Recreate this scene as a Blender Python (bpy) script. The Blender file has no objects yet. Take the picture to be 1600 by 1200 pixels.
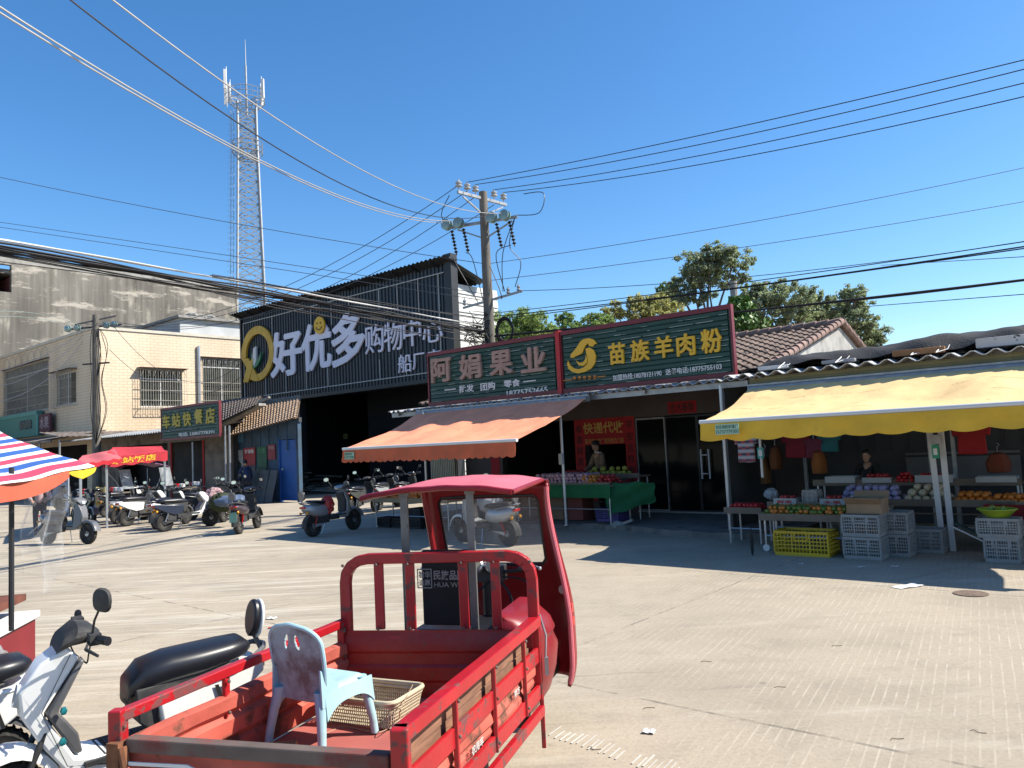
import bpy, math, random
from mathutils import Vector, Matrix, Euler
import numpy as np
from mathutils import noise as mnoise
R_ = math.radians
rnd = random.Random(7)
C = bpy.context.scene.collection
sc = bpy.context.scene

# ---------------------------------------------------------------- camera, sky, sun
H = 1.75; FPX = 1202.; PITCH = R_(4.4); ROLL = R_(2.8); TH = R_(40.3)
cam = bpy.data.cameras.new('camera'); camo = bpy.data.objects.new('camera', cam); C.objects.link(camo)
cam.sensor_width = 36; cam.lens = FPX / 1600 * 36; cam.clip_end = 2000; cam.clip_start = .05
camo.matrix_world = Matrix.Translation((0, 0, H)) @ Matrix.Rotation(math.pi / 2 + PITCH, 4, 'X') @ Matrix.Rotation(-ROLL, 4, 'Z')
sc.camera = camo
SUN_EL = R_(45)
w = bpy.data.worlds.new("World"); sc.world = w; w.use_nodes = True
nt = w.node_tree; bg = nt.nodes['Background']
sky = nt.nodes.new('ShaderNodeTexSky'); sky.sky_type = 'NISHITA'; sky.sun_disc = False
sky.sun_elevation = SUN_EL; sky.sun_rotation = R_(90); sky.air_density = 1.0; sky.dust_density = .45; sky.ozone_density = 4.0
hs = nt.nodes.new('ShaderNodeHueSaturation'); hs.inputs['Saturation'].default_value = 1.24; nt.links.new(sky.outputs[0], hs.inputs['Color']); nt.links.new(hs.outputs[0], bg.inputs[0]); bg.inputs[1].default_value = .105
sl = bpy.data.lights.new('sun', 'SUN'); sl.energy = 4.9; sl.angle = R_(.5); sl.color = (1, .94, .83)
so = bpy.data.objects.new('sun', sl); C.objects.link(so)
sd = Vector((math.cos(SUN_EL), 0, math.sin(SUN_EL)))
so.rotation_euler = sd.to_track_quat('Z', 'Y').to_euler()
sc.view_settings.view_transform = 'Standard'; sc.view_settings.look = 'None'
sc.view_settings.exposure = 0.95; sc.view_settings.gamma = 1
sc.cycles.max_bounces = 6; sc.cycles.transparent_max_bounces = 10

# ---------------------------------------------------------------- survey helpers (street grid: t along the shop fronts, s depth behind them)
U = (math.cos(TH), -math.sin(TH)); D = (math.sin(TH), math.cos(TH))
def ray(px, py):
    a = (px - 800) / FPX; b = -(py - 600) / FPX
    a2 = a * math.cos(ROLL) + b * math.sin(ROLL); b2 = -a * math.sin(ROLL) + b * math.cos(ROLL)
    return (a2, math.cos(PITCH) - b2 * math.sin(PITCH), math.sin(PITCH) + b2 * math.cos(PITCH))
def G(px, py, z=0.):
    r = ray(px, py); k = (z - H) / r[2]; return (r[0] * k, r[1] * k, z)
def S(px, py, s):
    r = ray(px, py); k = s / (r[0] * D[0] + r[1] * D[1]); return (k * (r[0] * U[0] + r[1] * U[1]), H + r[2] * k)
def T(px, py, t):
    r = ray(px, py); k = t / (r[0] * U[0] + r[1] * U[1]); return (k * (r[0] * D[0] + r[1] * D[1]), H + r[2] * k)
def Y(px, py, y):
    r = ray(px, py); k = y / r[1]; return (r[0] * k, y, H + r[2] * k)
def W(t, s, z=0.): return (t * U[0] + s * D[0], t * U[1] + s * D[1], z)
def TS(p): return (p[0] * U[0] + p[1] * U[1], p[0] * D[0] + p[1] * D[1])

# ---------------------------------------------------------------- materials
MATS = {}; KA = .80
def mat(name, col, rough=.6, metal=0., var=.12, scale=3., bump=0., bscale=40., col2=None, mask=(.5, .62), mscale=4., detail=6., stretch=(1, 1, 1), alpha=1., trans=0., coat=0., emit=None, dirt=0., spec=.5):
    if name in MATS: return MATS[name]
    col = tuple(c * KA for c in col); col2 = tuple(c * KA for c in col2) if col2 is not None else None
    m = bpy.data.materials.new(name); m.use_nodes = True; n = m.node_tree.nodes; L = m.node_tree.links
    b = n['Principled BSDF']; b.inputs['Roughness'].default_value = rough; b.inputs['Metallic'].default_value = metal
    b.inputs['Coat Weight'].default_value = coat; b.inputs['Specular IOR Level'].default_value = spec
    tc = n.new('ShaderNodeTexCoord'); mp = n.new('ShaderNodeMapping'); mp.inputs['Scale'].default_value = stretch
    L.new(tc.outputs['Object'], mp.inputs[0])
    no = n.new('ShaderNodeTexNoise'); no.inputs['Scale'].default_value = scale; no.inputs['Detail'].default_value = detail
    L.new(mp.outputs[0], no.inputs['Vector'])
    r = n.new('ShaderNodeValToRGB'); e = r.color_ramp.elements
    e[0].position = .3; e[1].position = .72
    e[0].color = [c * (1 - var) for c in col] + [1]; e[1].color = [min(1, c * (1 + var)) for c in col] + [1]
    L.new(no.outputs['Fac'], r.inputs[0]); out = r.outputs[0]
    if col2 is not None:
        n2 = n.new('ShaderNodeTexNoise'); n2.inputs['Scale'].default_value = mscale; n2.inputs['Detail'].default_value = 9; n2.inputs['Roughness'].default_value = .65
        L.new(mp.outputs[0], n2.inputs['Vector'])
        r2 = n.new('ShaderNodeValToRGB'); r2.color_ramp.elements[0].position = mask[0]; r2.color_ramp.elements[1].position = mask[1]
        L.new(n2.outputs['Fac'], r2.inputs[0])
        mx = n.new('ShaderNodeMix'); mx.data_type = 'RGBA'; L.new(r2.outputs[0], mx.inputs[0]); L.new(out, mx.inputs[6]); mx.inputs[7].default_value = list(col2) + [1]; out = mx.outputs[2]
        mr = n.new('ShaderNodeMapRange'); L.new(r2.outputs[0], mr.inputs[0]); mr.inputs[3].default_value = rough; mr.inputs[4].default_value = min(1, rough + .3); L.new(mr.outputs[0], b.inputs['Roughness'])
    L.new(out, b.inputs['Base Color'])
    if bump:
        n3 = n.new('ShaderNodeTexNoise'); n3.inputs['Scale'].default_value = bscale; n3.inputs['Detail'].default_value = 5; L.new(mp.outputs[0], n3.inputs['Vector'])
        bu = n.new('ShaderNodeBump'); bu.inputs['Strength'].default_value = bump; bu.inputs['Distance'].default_value = .02; L.new(n3.outputs['Fac'], bu.inputs['Height']); L.new(bu.outputs[0], b.inputs['Normal'])
    if trans: b.inputs['Transmission Weight'].default_value = trans; b.inputs['IOR'].default_value = 1.1
    if alpha < 1: b.inputs['Alpha'].default_value = alpha
    if emit: b.inputs['Emission Color'].default_value = list(emit) + [1]; b.inputs['Emission Strength'].default_value = 1.
    MATS[name] = m; return m
def nodes_of(m): return m.node_tree.nodes, m.node_tree.links, m.node_tree.nodes['Principled BSDF']

# ---------------------------------------------------------------- mesh builder
class MB:
    def __init__(s): s.v = []; s.f = []; s.m = []
    def add(s, vs, fs, mi=0, M=None):
        o = len(s.v)
        if M is not None: vs = [tuple(M @ Vector(p)) for p in vs]
        s.v += [tuple(p) for p in vs]; s.f += [[i + o for i in f] for f in fs]; s.m += [mi] * len(fs)
        return s
    def box(s, c, d, mi=0, rz=0, rx=0, ry=0, M=None, taper=1.):
        x, y, z = d[0] / 2, d[1] / 2, d[2] / 2; t = taper
        vs = [(-x, -y, -z), (x, -y, -z), (x, y, -z), (-x, y, -z), (-x * t, -y * t, z), (x * t, -y * t, z), (x * t, y * t, z), (-x * t, y * t, z)]
        Q = Matrix.Translation(c) @ Euler((rx, ry, rz)).to_matrix().to_4x4()
        if M is not None: Q = M @ Q
        return s.add(vs, [(0, 3, 2, 1), (4, 5, 6, 7), (0, 1, 5, 4), (1, 2, 6, 5), (2, 3, 7, 6), (3, 0, 4, 7)], mi, Q)
    def bx(s, x0, x1, y0, y1, z0, z1, mi=0): return s.box(((x0 + x1) / 2, (y0 + y1) / 2, (z0 + z1) / 2), (abs(x1 - x0), abs(y1 - y0), abs(z1 - z0)), mi)
    def beam(s, a, b, w, h, mi=0, up=(0, 0, 1)):
        a = Vector(a); b = Vector(b); d = b - a; L = d.length
        if L < 1e-6: return s
        d.normalize(); upv = Vector(up)
        if abs(d.dot(upv)) > .97: upv = Vector((1, 0, 0))
        sx = d.cross(upv).normalized(); uz = sx.cross(d)
        vs = []
        for p in (a, b):
            for i, j in ((-1, -1), (1, -1), (1, 1), (-1, 1)): vs.append(p + sx * (i * w / 2) + uz * (j * h / 2))
        return s.add(vs, [(3, 2, 1, 0), (4, 5, 6, 7), (0, 1, 5, 4), (1, 2, 6, 5), (2, 3, 7, 6), (3, 0, 4, 7)], mi)
    def tube(s, pts, r, n=8, mi=0, cap=True, closed=False):
        pts = [Vector(p) for p in pts]; k = len(pts); rs = r if isinstance(r, (list, tuple)) else [r] * k
        vs = []; fs = []; prev = None
        for i, p in enumerate(pts):
            if closed: d = pts[(i + 1) % k] - pts[i - 1]
            else: d = (pts[min(i + 1, k - 1)] - pts[max(i - 1, 0)])
            d.normalize()
            if prev is None:
                a = Vector((0, 0, 1)) if abs(d.z) < .9 else Vector((1, 0, 0)); x = d.cross(a).normalized()
            else: x = (prev - d * prev.dot(d)).normalized()
            prev = x; y = d.cross(x)
            for j in range(n):
                t = 2 * math.pi * j / n; vs.append(p + (x * math.cos(t) + y * math.sin(t)) * rs[i])
        for i in range(k if closed else k - 1):
            i2 = (i + 1) % k
            for j in range(n): fs.append((i * n + j, i * n + (j + 1) % n, i2 * n + (j + 1) % n, i2 * n + j))
        if cap and not closed: fs += [tuple(range(n))[::-1], tuple(range((k - 1) * n, k * n))]
        return s.add(vs, fs, mi)
    def rings(s, rings, mi=0, cap=True, closed=True):
        n = len(rings[0]); vs = [p for r in rings for p in r]; fs = []
        for i in range(len(rings) - 1):
            for j in range(n if closed else n - 1): fs.append((i * n + j, i * n + (j + 1) % n, (i + 1) * n + (j + 1) % n, (i + 1) * n + j))
        if cap and closed: fs += [tuple(range(n))[::-1], tuple(range((len(rings) - 1) * n, len(rings) * n))]
        return s.add(vs, fs, mi)
    def loft(s, secs, n=16, mi=0, e=.7, M=None):
        # secs: (x, z, halfwidth_y, halfheight, tilt) sections of a superellipse along the local xz path
        rr = []
        for (x, z, w_, h_, ti) in secs:
            ring = []
            for j in range(n):
                a = 2 * math.pi * j / n; ca, sa = math.cos(a), math.sin(a)
                yy = math.copysign(abs(ca) ** e, ca) * w_; hh = math.copysign(abs(sa) ** e, sa) * h_
                p = Vector((x - hh * math.sin(ti), yy, z + hh * math.cos(ti)))
                ring.append(tuple(M @ p) if M is not None else tuple(p))
            rr.append(ring)
        return s.rings(rr, mi)
    def lathe(s, prof, c=(0, 0, 0), n=20, axis='z', mi=0, M=None):
        vs = []; fs = []
        for r, h in prof:
            for j in range(n):
                a = 2 * math.pi * j / n; x, y = r * math.cos(a), r * math.sin(a)
                p = (x, y, h) if axis == 'z' else ((x, h, y) if axis == 'y' else (h, x, y))
                vs.append((p[0] + c[0], p[1] + c[1], p[2] + c[2]))
        for i in range(len(prof) - 1):
            for j in range(n): fs.append((i * n + j, i * n + (j + 1) % n, (i + 1) * n + (j + 1) % n, (i + 1) * n + j))
        if prof[0][0] > 1e-4: fs.append(tuple(range(n))[::-1])
        if prof[-1][0] > 1e-4: fs.append(tuple(range((len(prof) - 1) * n, len(prof) * n)))
        return s.add(vs, fs, mi, M)
    def prism(s, poly, y0, y1, mi=0, M=None, plane='xz'):
        n = len(poly)
        if plane == 'xz': vs = [(x, y0, z) for x, z in poly] + [(x, y1, z) for x, z in poly]
        elif plane == 'yz': vs = [(y0, x, z) for x, z in poly] + [(y1, x, z) for x, z in poly]
        else: vs = [(x, z, y0) for x, z in poly] + [(x, z, y1) for x, z in poly]
        fs = [tuple(range(n)), tuple(range(n, 2 * n))[::-1]] + [(i, i + n, (i + 1) % n + n, (i + 1) % n) for i in range(n)]
        return s.add(vs, fs, mi, M)
    def grid(s, fn, nu, nv, mi=0, thick=0., flip=False):
        vs = []; fs = []
        for i in range(nu + 1):
            for j in range(nv + 1): vs.append(Vector(fn(i / nu, j / nv)))
        idx = lambda i, j: i * (nv + 1) + j
        for i in range(nu):
            for j in range(nv):
                q = (idx(i, j), idx(i + 1, j), idx(i + 1, j + 1), idx(i, j + 1)); fs.append(q[::-1] if flip else q)
        if thick:
            N = len(vs); nrm = []
            for i in range(nu + 1):
                for j in range(nv + 1):
                    a = vs[idx(min(i + 1, nu), j)] - vs[idx(max(i - 1, 0), j)]; b = vs[idx(i, min(j + 1, nv))] - vs[idx(i, max(j - 1, 0))]
                    c = a.cross(b); nrm.append(c.normalized() if c.length > 0 else Vector((0, 0, 1)))
            vs += [v - n_ * thick for v, n_ in zip(vs, nrm)]
            fs += [tuple(i + N for i in q)[::-1] for q in fs[:nu * nv]]
            bd = [idx(i, 0) for i in range(nu + 1)] + [idx(nu, j) for j in range(1, nv + 1)] + [idx(i, nv) for i in range(nu - 1, -1, -1)] + [idx(0, j) for j in range(nv - 1, 0, -1)]
            for a, b in zip(bd, bd[1:] + bd[:1]): fs.append((a, a + N, b + N, b))
        return s.add(vs, fs, mi)
    def sphere(s, c, r, n=10, k=6, mi=0, sz=(1, 1, 1), M=None):
        prof = [(math.sin(math.pi * i / k) * r, -math.cos(math.pi * i / k) * r) for i in range(k + 1)]
        Q = Matrix.Translation(c) @ Matrix.Diagonal((*sz, 1))
        if M is not None: Q = M @ Q
        return s.lathe([(max(a, 1e-5), b) for a, b in prof], n=n, mi=mi, M=Q)
    def mesh(s, name, mats):
        me = bpy.data.meshes.new(name); me.from_pydata(s.v, [], s.f)
        for m in (mats if isinstance(mats, (list, tuple)) else [mats]): me.materials.append(m)
        me.polygons.foreach_set('material_index', s.m); me.update()
        return me
    def build(s, name, mats, parent=None, smooth=35, bevel=0., seg=2, weld=False):
        me = s.mesh(name, mats); o = bpy.data.objects.new(name, me); C.objects.link(o)
        if smooth:
            me.polygons.foreach_set('use_smooth', [True] * len(me.polygons)); me.set_sharp_from_angle(angle=R_(smooth))
        if bevel:
            b = o.modifiers.new('bevel', 'BEVEL'); b.width = bevel; b.segments = seg; b.limit_method = 'ANGLE'; b.angle_limit = R_(40)
        if parent is not None: o.parent = parent
        return o
def tag(o, label=None, cat=None, group=None, kind=None):
    if label: o['label'] = label
    if cat: o['category'] = cat
    if group: o['group'] = group
    if kind: o['kind'] = kind
    return o
def thing(name, label, cat, loc=(0, 0, 0), rz=0, group=None):
    o = bpy.data.objects.new(name, None); o.empty_display_size = .1; C.objects.link(o); o.location = loc; o.rotation_euler = (0, 0, rz)
    return tag(o, label, cat, group)
def grid_thing(name, label, cat, t, s, z=0, rot=0, group=None): return thing(name, label, cat, W(t, s, z), -TH + rot, group)
def copy_tree(o, parent=None):
    c = o.copy(); C.objects.link(c)
    if parent is not None: c.parent = parent
    for ch in CH.get(o.name, []) or [x for x in o.children]: copy_tree(ch, c)
    return c
CH = {}
# text as mesh fitted in a box, facing -y, in the local xz plane
def text(mb, s, x0, x1, z0, z1, y=0., ext=.01, bold=.0, mi=0, sheer=0.):
    cu = bpy.data.curves.new('t', 'FONT'); cu.body = s; cu.size = 1; cu.resolution_u = 3; cu.offset = bold if bold <= .02 else .006; cu.shear = sheer
    ob = bpy.data.objects.new('t', cu); C.objects.link(ob)
    dg = bpy.context.evaluated_depsgraph_get(); me = ob.evaluated_get(dg).to_mesh()
    vs = [tuple(v.co) for v in me.vertices]; fs = [tuple(p.vertices) for p in me.polygons]
    ob.to_mesh_clear(); bpy.data.objects.remove(ob); bpy.data.curves.remove(cu)
    if not vs: return
    xs = [v[0] for v in vs]; ys = [v[1] for v in vs]; ax, bx_, ay, by = min(xs), max(xs), min(ys), max(ys)
    N = len(vs); ed = {}
    for q in fs:
        for a, b in zip(q, q[1:] + q[:1]):
            if (b, a) in ed: del ed[(b, a)]
            else: ed[(a, b)] = 1
    k = 1 if bold <= .02 else (8 if bold > .045 else 6)
    r = bold * 1.0 if k > 1 else 0.
    sx = (x1 - x0 - 2 * r * (x1 - x0)) / (bx_ - ax); sz = (z1 - z0 - 2 * r * (z1 - z0)) / (by - ay)
    for c_ in range(k):
        dx = math.cos(2 * math.pi * c_ / k) * r * (x1 - x0) if k > 1 else 0; dz = math.sin(2 * math.pi * c_ / k) * r * (z1 - z0) if k > 1 else 0
        ox = x0 + r * (x1 - x0) + dx; oz = z0 + r * (z1 - z0) + dz; yy = y - c_ * .0015
        V = [(ox + (v[0] - ax) * sx, yy - ext, oz + (v[1] - ay) * sz) for v in vs] + [(ox + (v[0] - ax) * sx, y, oz + (v[1] - ay) * sz) for v in vs]
        mb.add(V, [q for q in fs] + [(b, a, a + N, b + N) for a, b in ed], mi)
def px_box(pts, s):
    """four pixel corners read on a facade plane -> box t0,t1,z0,z1"""
    q = [S(*p, s) for p in pts]; return q
# ================================================================ GROUND
def ground_mat():
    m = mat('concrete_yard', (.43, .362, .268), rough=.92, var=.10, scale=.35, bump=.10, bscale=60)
    n, L, b = nodes_of(m)
    geo = n.new('ShaderNodeNewGeometry')
    def noise(scale, stretch=(1, 1, 1), rot=0., detail=6, rough=.6):
        mp = n.new('ShaderNodeMapping'); mp.inputs['Scale'].default_value = stretch; mp.inputs['Rotation'].default_value = (0, 0, rot)
        L.new(geo.outputs['Position'], mp.inputs[0]); x = n.new('ShaderNodeTexNoise'); x.inputs['Scale'].default_value = scale; x.inputs['Detail'].default_value = detail; x.inputs['Roughness'].default_value = rough
        L.new(mp.outputs[0], x.inputs['Vector']); return x.outputs['Fac']
    def ramp(x, a, b_, lo=0., hi=1.):
        r = n.new('ShaderNodeMapRange'); r.inputs[1].default_value = a; r.inputs[2].default_value = b_; r.inputs[3].default_value = lo; r.inputs[4].default_value = hi; r.interpolation_type = 'SMOOTHSTEP'; L.new(x, r.inputs[0]); return r.outputs[0]
    def mul(a, b_, op='MULTIPLY'):
        q = n.new('ShaderNodeMath'); q.operation = op
        for i, v in enumerate((a, b_)):
            if isinstance(v, (int, float)): q.inputs[i].default_value = v
            else: L.new(v, q.inputs[i])
        return q.outputs[0]
    def mixc(fac, a, col):
        mx = n.new('ShaderNodeMix'); mx.data_type = 'RGBA'; L.new(fac, mx.inputs[0]); L.new(a, mx.inputs[6]); mx.inputs[7].default_value = [c * .8 for c in col] + [1]; return mx.outputs[2]
    col = b.inputs['Base Color'].links[0].from_socket
    sep = n.new('ShaderNodeSeparateXYZ'); L.new(geo.outputs['Position'], sep.inputs[0])
    left = ramp(sep.outputs['X'], 1.5, -1.8)
    col = mixc(ramp(noise(.5, (1, 1.4, 1), .3, 8), .42, .66, 0, .40), col, (.25, .215, .165))
    col = mixc(ramp(noise(2.6, (1, 1.2, 1), .1, 10, .7), .48, .72, 0, .35), col, (.22, .19, .15))
    col = mixc(ramp(noise(34., detail=4), .38, .72, 0, .30), col, (.20, .17, .14))
    # small dark oil and rubber spots
    col = mixc(ramp(noise(3.4, detail=3), .68, .75, 0, .55), col, (.12, .105, .09))
    # drawn dust and tyre streaks: several widths and directions
    for sc_, st_, rot, lo, hi, k, c_, ll in ((3.2, (.10, 1.3, 1), .12, .50, .62, .60, (.60, .54, .44), 1), (6.5, (.07, 1.5, 1), -.10, .52, .64, .50, (.62, .56, .46), 1), (4.2, (.08, 1.2, 1), .02, .53, .66, .55, (.19, .165, .135), 1), (9., (.05, 1.4, 1), .22, .56, .66, .45, (.62, .58, .50), 1), (1.3, (.25, 1.2, 1), -.28, .54, .70, .45, (.54, .49, .40), 0), (2.4, (.12, 1.2, 1), .05, .58, .70, .35, (.22, .19, .155), 0)):
        f = ramp(noise(sc_, st_, rot, 10, .72), lo, hi, 0, k)
        col = mixc(mul(f, left) if ll else f, col, c_)
    def lines(rot, freq, lo, hi):
        mp = n.new('ShaderNodeMapping'); mp.inputs['Rotation'].default_value = (0, 0, rot); L.new(geo.outputs['Position'], mp.inputs[0])
        s2 = n.new('ShaderNodeSeparateXYZ'); L.new(mp.outputs[0], s2.inputs[0])
        wob = mul(mul(noise(1.1, detail=3), -.5, 'ADD'), .02)
        fx = mul(mul(s2.outputs['X'], wob, 'ADD'), freq); fr = n.new('ShaderNodeMath'); fr.operation = 'PINGPONG'; L.new(fx, fr.inputs[0]); fr.inputs[1].default_value = .5
        return ramp(fr.outputs[0], hi, lo)
    right = ramp(sep.outputs['X'], -.3, 1.8)
    patch = ramp(noise(.42, (1, 1, 1), .4, 4), .36, .54, .25, 1)
    wear = ramp(noise(4., detail=9, rough=.7), .40, .62)
    g1 = mul(mul(lines(R_(31), 15., .04, .13), right), mul(patch, wear))
    col = mixc(mul(g1, .62), col, (.54, .48, .38))
    far = ramp(sep.outputs['Y'], 6.0, 8.5)
    g2 = mul(mul(lines(R_(-49), 11., .04, .12), right), mul(far, wear))
    col = mixc(mul(g2, .34), col, (.54, .48, .38))
    # slab joints and hair cracks
    for rot, fq in ((R_(-49.7), .22), (R_(40.3), .25)):
        j = lines(rot, fq, .0018, .0045); col = mixc(mul(j, mul(wear, .75)), col, (.12, .105, .085))
    vo = n.new('ShaderNodeTexVoronoi'); vo.feature = 'DISTANCE_TO_EDGE'; vo.inputs['Scale'].default_value = .33
    dn = n.new('ShaderNodeMix'); dn.data_type = 'VECTOR'; dn.inputs[0].default_value = .12; L.new(geo.outputs['Position'], dn.inputs[4]); nn = n.new('ShaderNodeTexNoise'); nn.inputs['Scale'].default_value = 1.4; nn.inputs['Detail'].default_value = 8; L.new(geo.outputs['Position'], nn.inputs['Vector']); L.new(nn.outputs['Color'], dn.inputs[5]); L.new(dn.outputs[1], vo.inputs['Vector'])
    ck = ramp(vo.outputs['Distance'], .006, .0015); ckm = mul(ck, ramp(noise(.25, detail=2), .52, .60)); col = mixc(mul(ckm, .2), col, (.10, .085, .07))
    L.new(col, b.inputs['Base Color'])
    bu = b.inputs['Normal'].links[0].from_node
    b2 = n.new('ShaderNodeBump'); b2.inputs['Strength'].default_value = .15; b2.inputs['Distance'].default_value = .006; L.new(g1, b2.inputs['Height']); L.new(bu.outputs[0], b2.inputs['Normal']); L.new(b2.outputs[0], b.inputs['Normal'])
    return m
mb = MB(); mb.add([(-400, -300, 0), (400, -300, 0), (400, 500, 0), (-400, 500, 0)], [(0, 1, 2, 3)])
tag(mb.build('ground', ground_mat(), smooth=0), kind='structure')

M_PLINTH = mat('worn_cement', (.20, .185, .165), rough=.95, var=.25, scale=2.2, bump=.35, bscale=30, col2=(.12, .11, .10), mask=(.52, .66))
# raised pavement before the shops, its edge chipped
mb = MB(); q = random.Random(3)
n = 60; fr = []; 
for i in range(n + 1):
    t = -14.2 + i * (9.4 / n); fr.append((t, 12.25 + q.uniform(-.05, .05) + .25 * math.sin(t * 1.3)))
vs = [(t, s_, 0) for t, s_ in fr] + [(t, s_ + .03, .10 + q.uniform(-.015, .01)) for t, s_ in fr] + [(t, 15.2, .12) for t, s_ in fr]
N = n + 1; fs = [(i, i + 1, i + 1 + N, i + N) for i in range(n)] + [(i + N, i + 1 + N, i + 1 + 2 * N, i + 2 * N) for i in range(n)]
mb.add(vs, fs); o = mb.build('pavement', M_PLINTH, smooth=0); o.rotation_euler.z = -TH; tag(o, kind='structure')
# chipped concrete lumps along the kerb: part of the pavement surface
# ================================================================ materials for the street
M_GREEN = mat('green_siding', (.010, .058, .044), rough=.55, var=.2, scale=1.5, col2=(.05, .11, .095), mask=(.60, .80), mscale=3)
M_MAROON = mat('maroon_trim', (.16, .012, .022), rough=.5, var=.2)
M_TAN = mat('faded_letter_tan', (.40, .27, .22), rough=.8, var=.15, scale=6)
M_YEL = mat('yellow_letter', (.80, .47, .02), rough=.5, var=.05)
M_WHT = mat('white_paint', (.75, .75, .74), rough=.6, var=.05)
M_LILAC = mat('white_letter_box', (.80, .79, .92), rough=.55, var=.05)
M_CHAR = mat('charcoal_sheet', (.022, .030, .042), rough=.45, var=.15, scale=1.2, metal=.0)
M_DARKMETAL = mat('dark_metal', (.03, .032, .036), rough=.5, metal=.3)
M_GREYMETAL = mat('galvanised_steel', (.34, .35, .36), rough=.45, metal=.5, var=.2, scale=8)
M_STEEL = mat('pale_steel', (.55, .57, .6), rough=.35, metal=.6, var=.15)
M_RIB = mat('thin_grey_trim', (.42, .44, .44), rough=.5)
M_RED = mat('red_paper', (.42, .012, .016), rough=.8, var=.15)
M_BLACK = mat('black_ink', (.008, .008, .008), rough=.7)
M_GOLD = mat('gold_ink', (.62, .38, .08), rough=.6)
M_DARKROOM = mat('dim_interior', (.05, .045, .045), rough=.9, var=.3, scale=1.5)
M_GLASSD = mat('dark_glass', (.006, .008, .009), rough=.12, var=.1, spec=.12)
M_CORR = mat('corrugated_roof_sheet', (.36, .37, .38), rough=.6, var=.3, scale=2, col2=(.16, .11, .08), mask=(.55, .75), mscale=3)
M_PLASTER = mat('old_plaster', (.34, .33, .30), rough=.95, var=.15, scale=2, col2=(.14, .14, .13), mask=(.5, .7), mscale=1.6, bump=.2)
M_SHOPWALL = mat('brown_shop_wall', (.11, .085, .075), rough=.9, var=.2, scale=1.5)
M_TILE = mat('clay_tile', (.17, .120, .095), rough=.9, var=.35, scale=5, col2=(.08, .06, .05), mask=(.5, .68), mscale=3, bump=.2)
M_TILE2 = mat('pale_clay_tile', (.40, .28, .19), rough=.9, var=.3, scale=5, col2=(.14, .10, .08), mask=(.54, .7), mscale=4, bump=.2)

def wall_open(mb, w0, w1, z0, z1, holes, thick, axis='x', at=0., mi=0):
    """a wall with real openings: cells of a cut grid; axis x -> runs in local x at y=at..at+thick"""
    xs = sorted({w0, w1, *[h[0] for h in holes], *[h[1] for h in holes]}); zs = sorted({z0, z1, *[h[2] for h in holes], *[h[3] for h in holes]})
    for a, b in zip(xs, xs[1:]):
        for c, d in zip(zs, zs[1:]):
            cx, cz = (a + b) / 2, (c + d) / 2
            if any(h[0] < cx < h[1] and h[2] < cz < h[3] for h in holes): continue
            if axis == 'x': mb.bx(a, b, at, at + thick, c, d, mi)
            else: mb.bx(at, at + thick, a, b, c, d, mi)
def tiled_roof(mb, P00, P10, P01, P11, cols, rows, amp=.035, mi=0):
    """P00->P10 along the eave, P01/P11 the ridge; rows of barrel tiles"""
    P00, P10, P01, P11 = map(Vector, (P00, P10, P01, P11)); nrm = (P10 - P00).cross(P01 - P00).normalized()
    if nrm.z < 0: nrm = -nrm
    q = random.Random(5)
    for r in range(rows):
        v0 = r / rows; v1 = min(1.02, (r + 1.25) / rows); vs = []; n = cols * 6
        for vv, lift in ((v0, amp * 1.1), (v1, 0.)):
            a = P00.lerp(P01, vv); b = P10.lerp(P11, vv)
            for i in range(n + 1):
                u = i / n; ph = math.sin(u * cols * 2 * math.pi)
                jit = q.uniform(-.004, .004)
                vs.append(a.lerp(b, u) + nrm * (lift + jit + amp * (ph if ph > 0 else ph * .5)))
        fs = [(i, i + 1, i + n + 2, i + n + 1) for i in range(n)]
        # lip
        o = len(vs); a = P00.lerp(P01, v0); b = P10.lerp(P11, v0)
        for i in range(n + 1):
            u = i / n; ph = math.sin(u * cols * 2 * math.pi); vs.append(a.lerp(b, u) + nrm * (amp * .1 + amp * (ph if ph > 0 else ph * .5)))
        fs += [(o + i, o + i + 1, i + 1, i) for i in range(n)]
        mb.add(vs, fs, mi)
    mb.add([P00 - nrm * .03, P10 - nrm * .03, P11 - nrm * .03, P01 - nrm * .03], [(0, 1, 2, 3)], mi)
def corr_sheet(mb, x0, x1, ya, za, yb, zb, pitch=.18, amp=.025, mi=0, thick=.012, jag=.0):
    """corrugated sheet: ridges run from front (ya,za) to back (yb,zb)"""
    n = int((x1 - x0) / pitch * 6); q = random.Random(9)
    j = [q.uniform(-jag, jag) for _ in range(n // 6 + 2)]
    f = lambda u, v: (x0 + (x1 - x0) * u, ya + (yb - ya) * v + (j[int(u * n / 6)] if v == 0 else 0), za + (zb - za) * v + amp * math.sin(u * n / 6 * 2 * math.pi))
    mb.grid(f, n, 1, mi, thick)

# ================================================================ FRUIT SHOP HOUSE (brown front, tiled roof)
WS = 14.7
shop = grid_thing('shop_house', 'low brown fronted shop house with clay tiled roof, dark doorways behind the fruit stand', 'building', 0, 0)
mb = MB()
ops = [(-12.9, -10.62, .12, 2.22), (-10.34, -9.24, .95, 1.72), (-8.98, -5.9, .12, 2.18)]
wall_open(mb, -14.2, -5.35, .0, 2.95, ops, .2, 'x', WS)
mb.build('wall', M_SHOPWALL, shop, smooth=0)
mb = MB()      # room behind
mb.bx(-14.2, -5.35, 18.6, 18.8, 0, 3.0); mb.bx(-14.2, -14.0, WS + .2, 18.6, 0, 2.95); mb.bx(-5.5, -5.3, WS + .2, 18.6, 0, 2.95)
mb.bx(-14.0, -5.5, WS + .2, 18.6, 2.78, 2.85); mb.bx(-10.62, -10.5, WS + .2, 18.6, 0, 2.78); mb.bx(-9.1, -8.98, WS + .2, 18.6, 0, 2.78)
mb.build('room', M_DARKROOM, shop, smooth=0)
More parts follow.
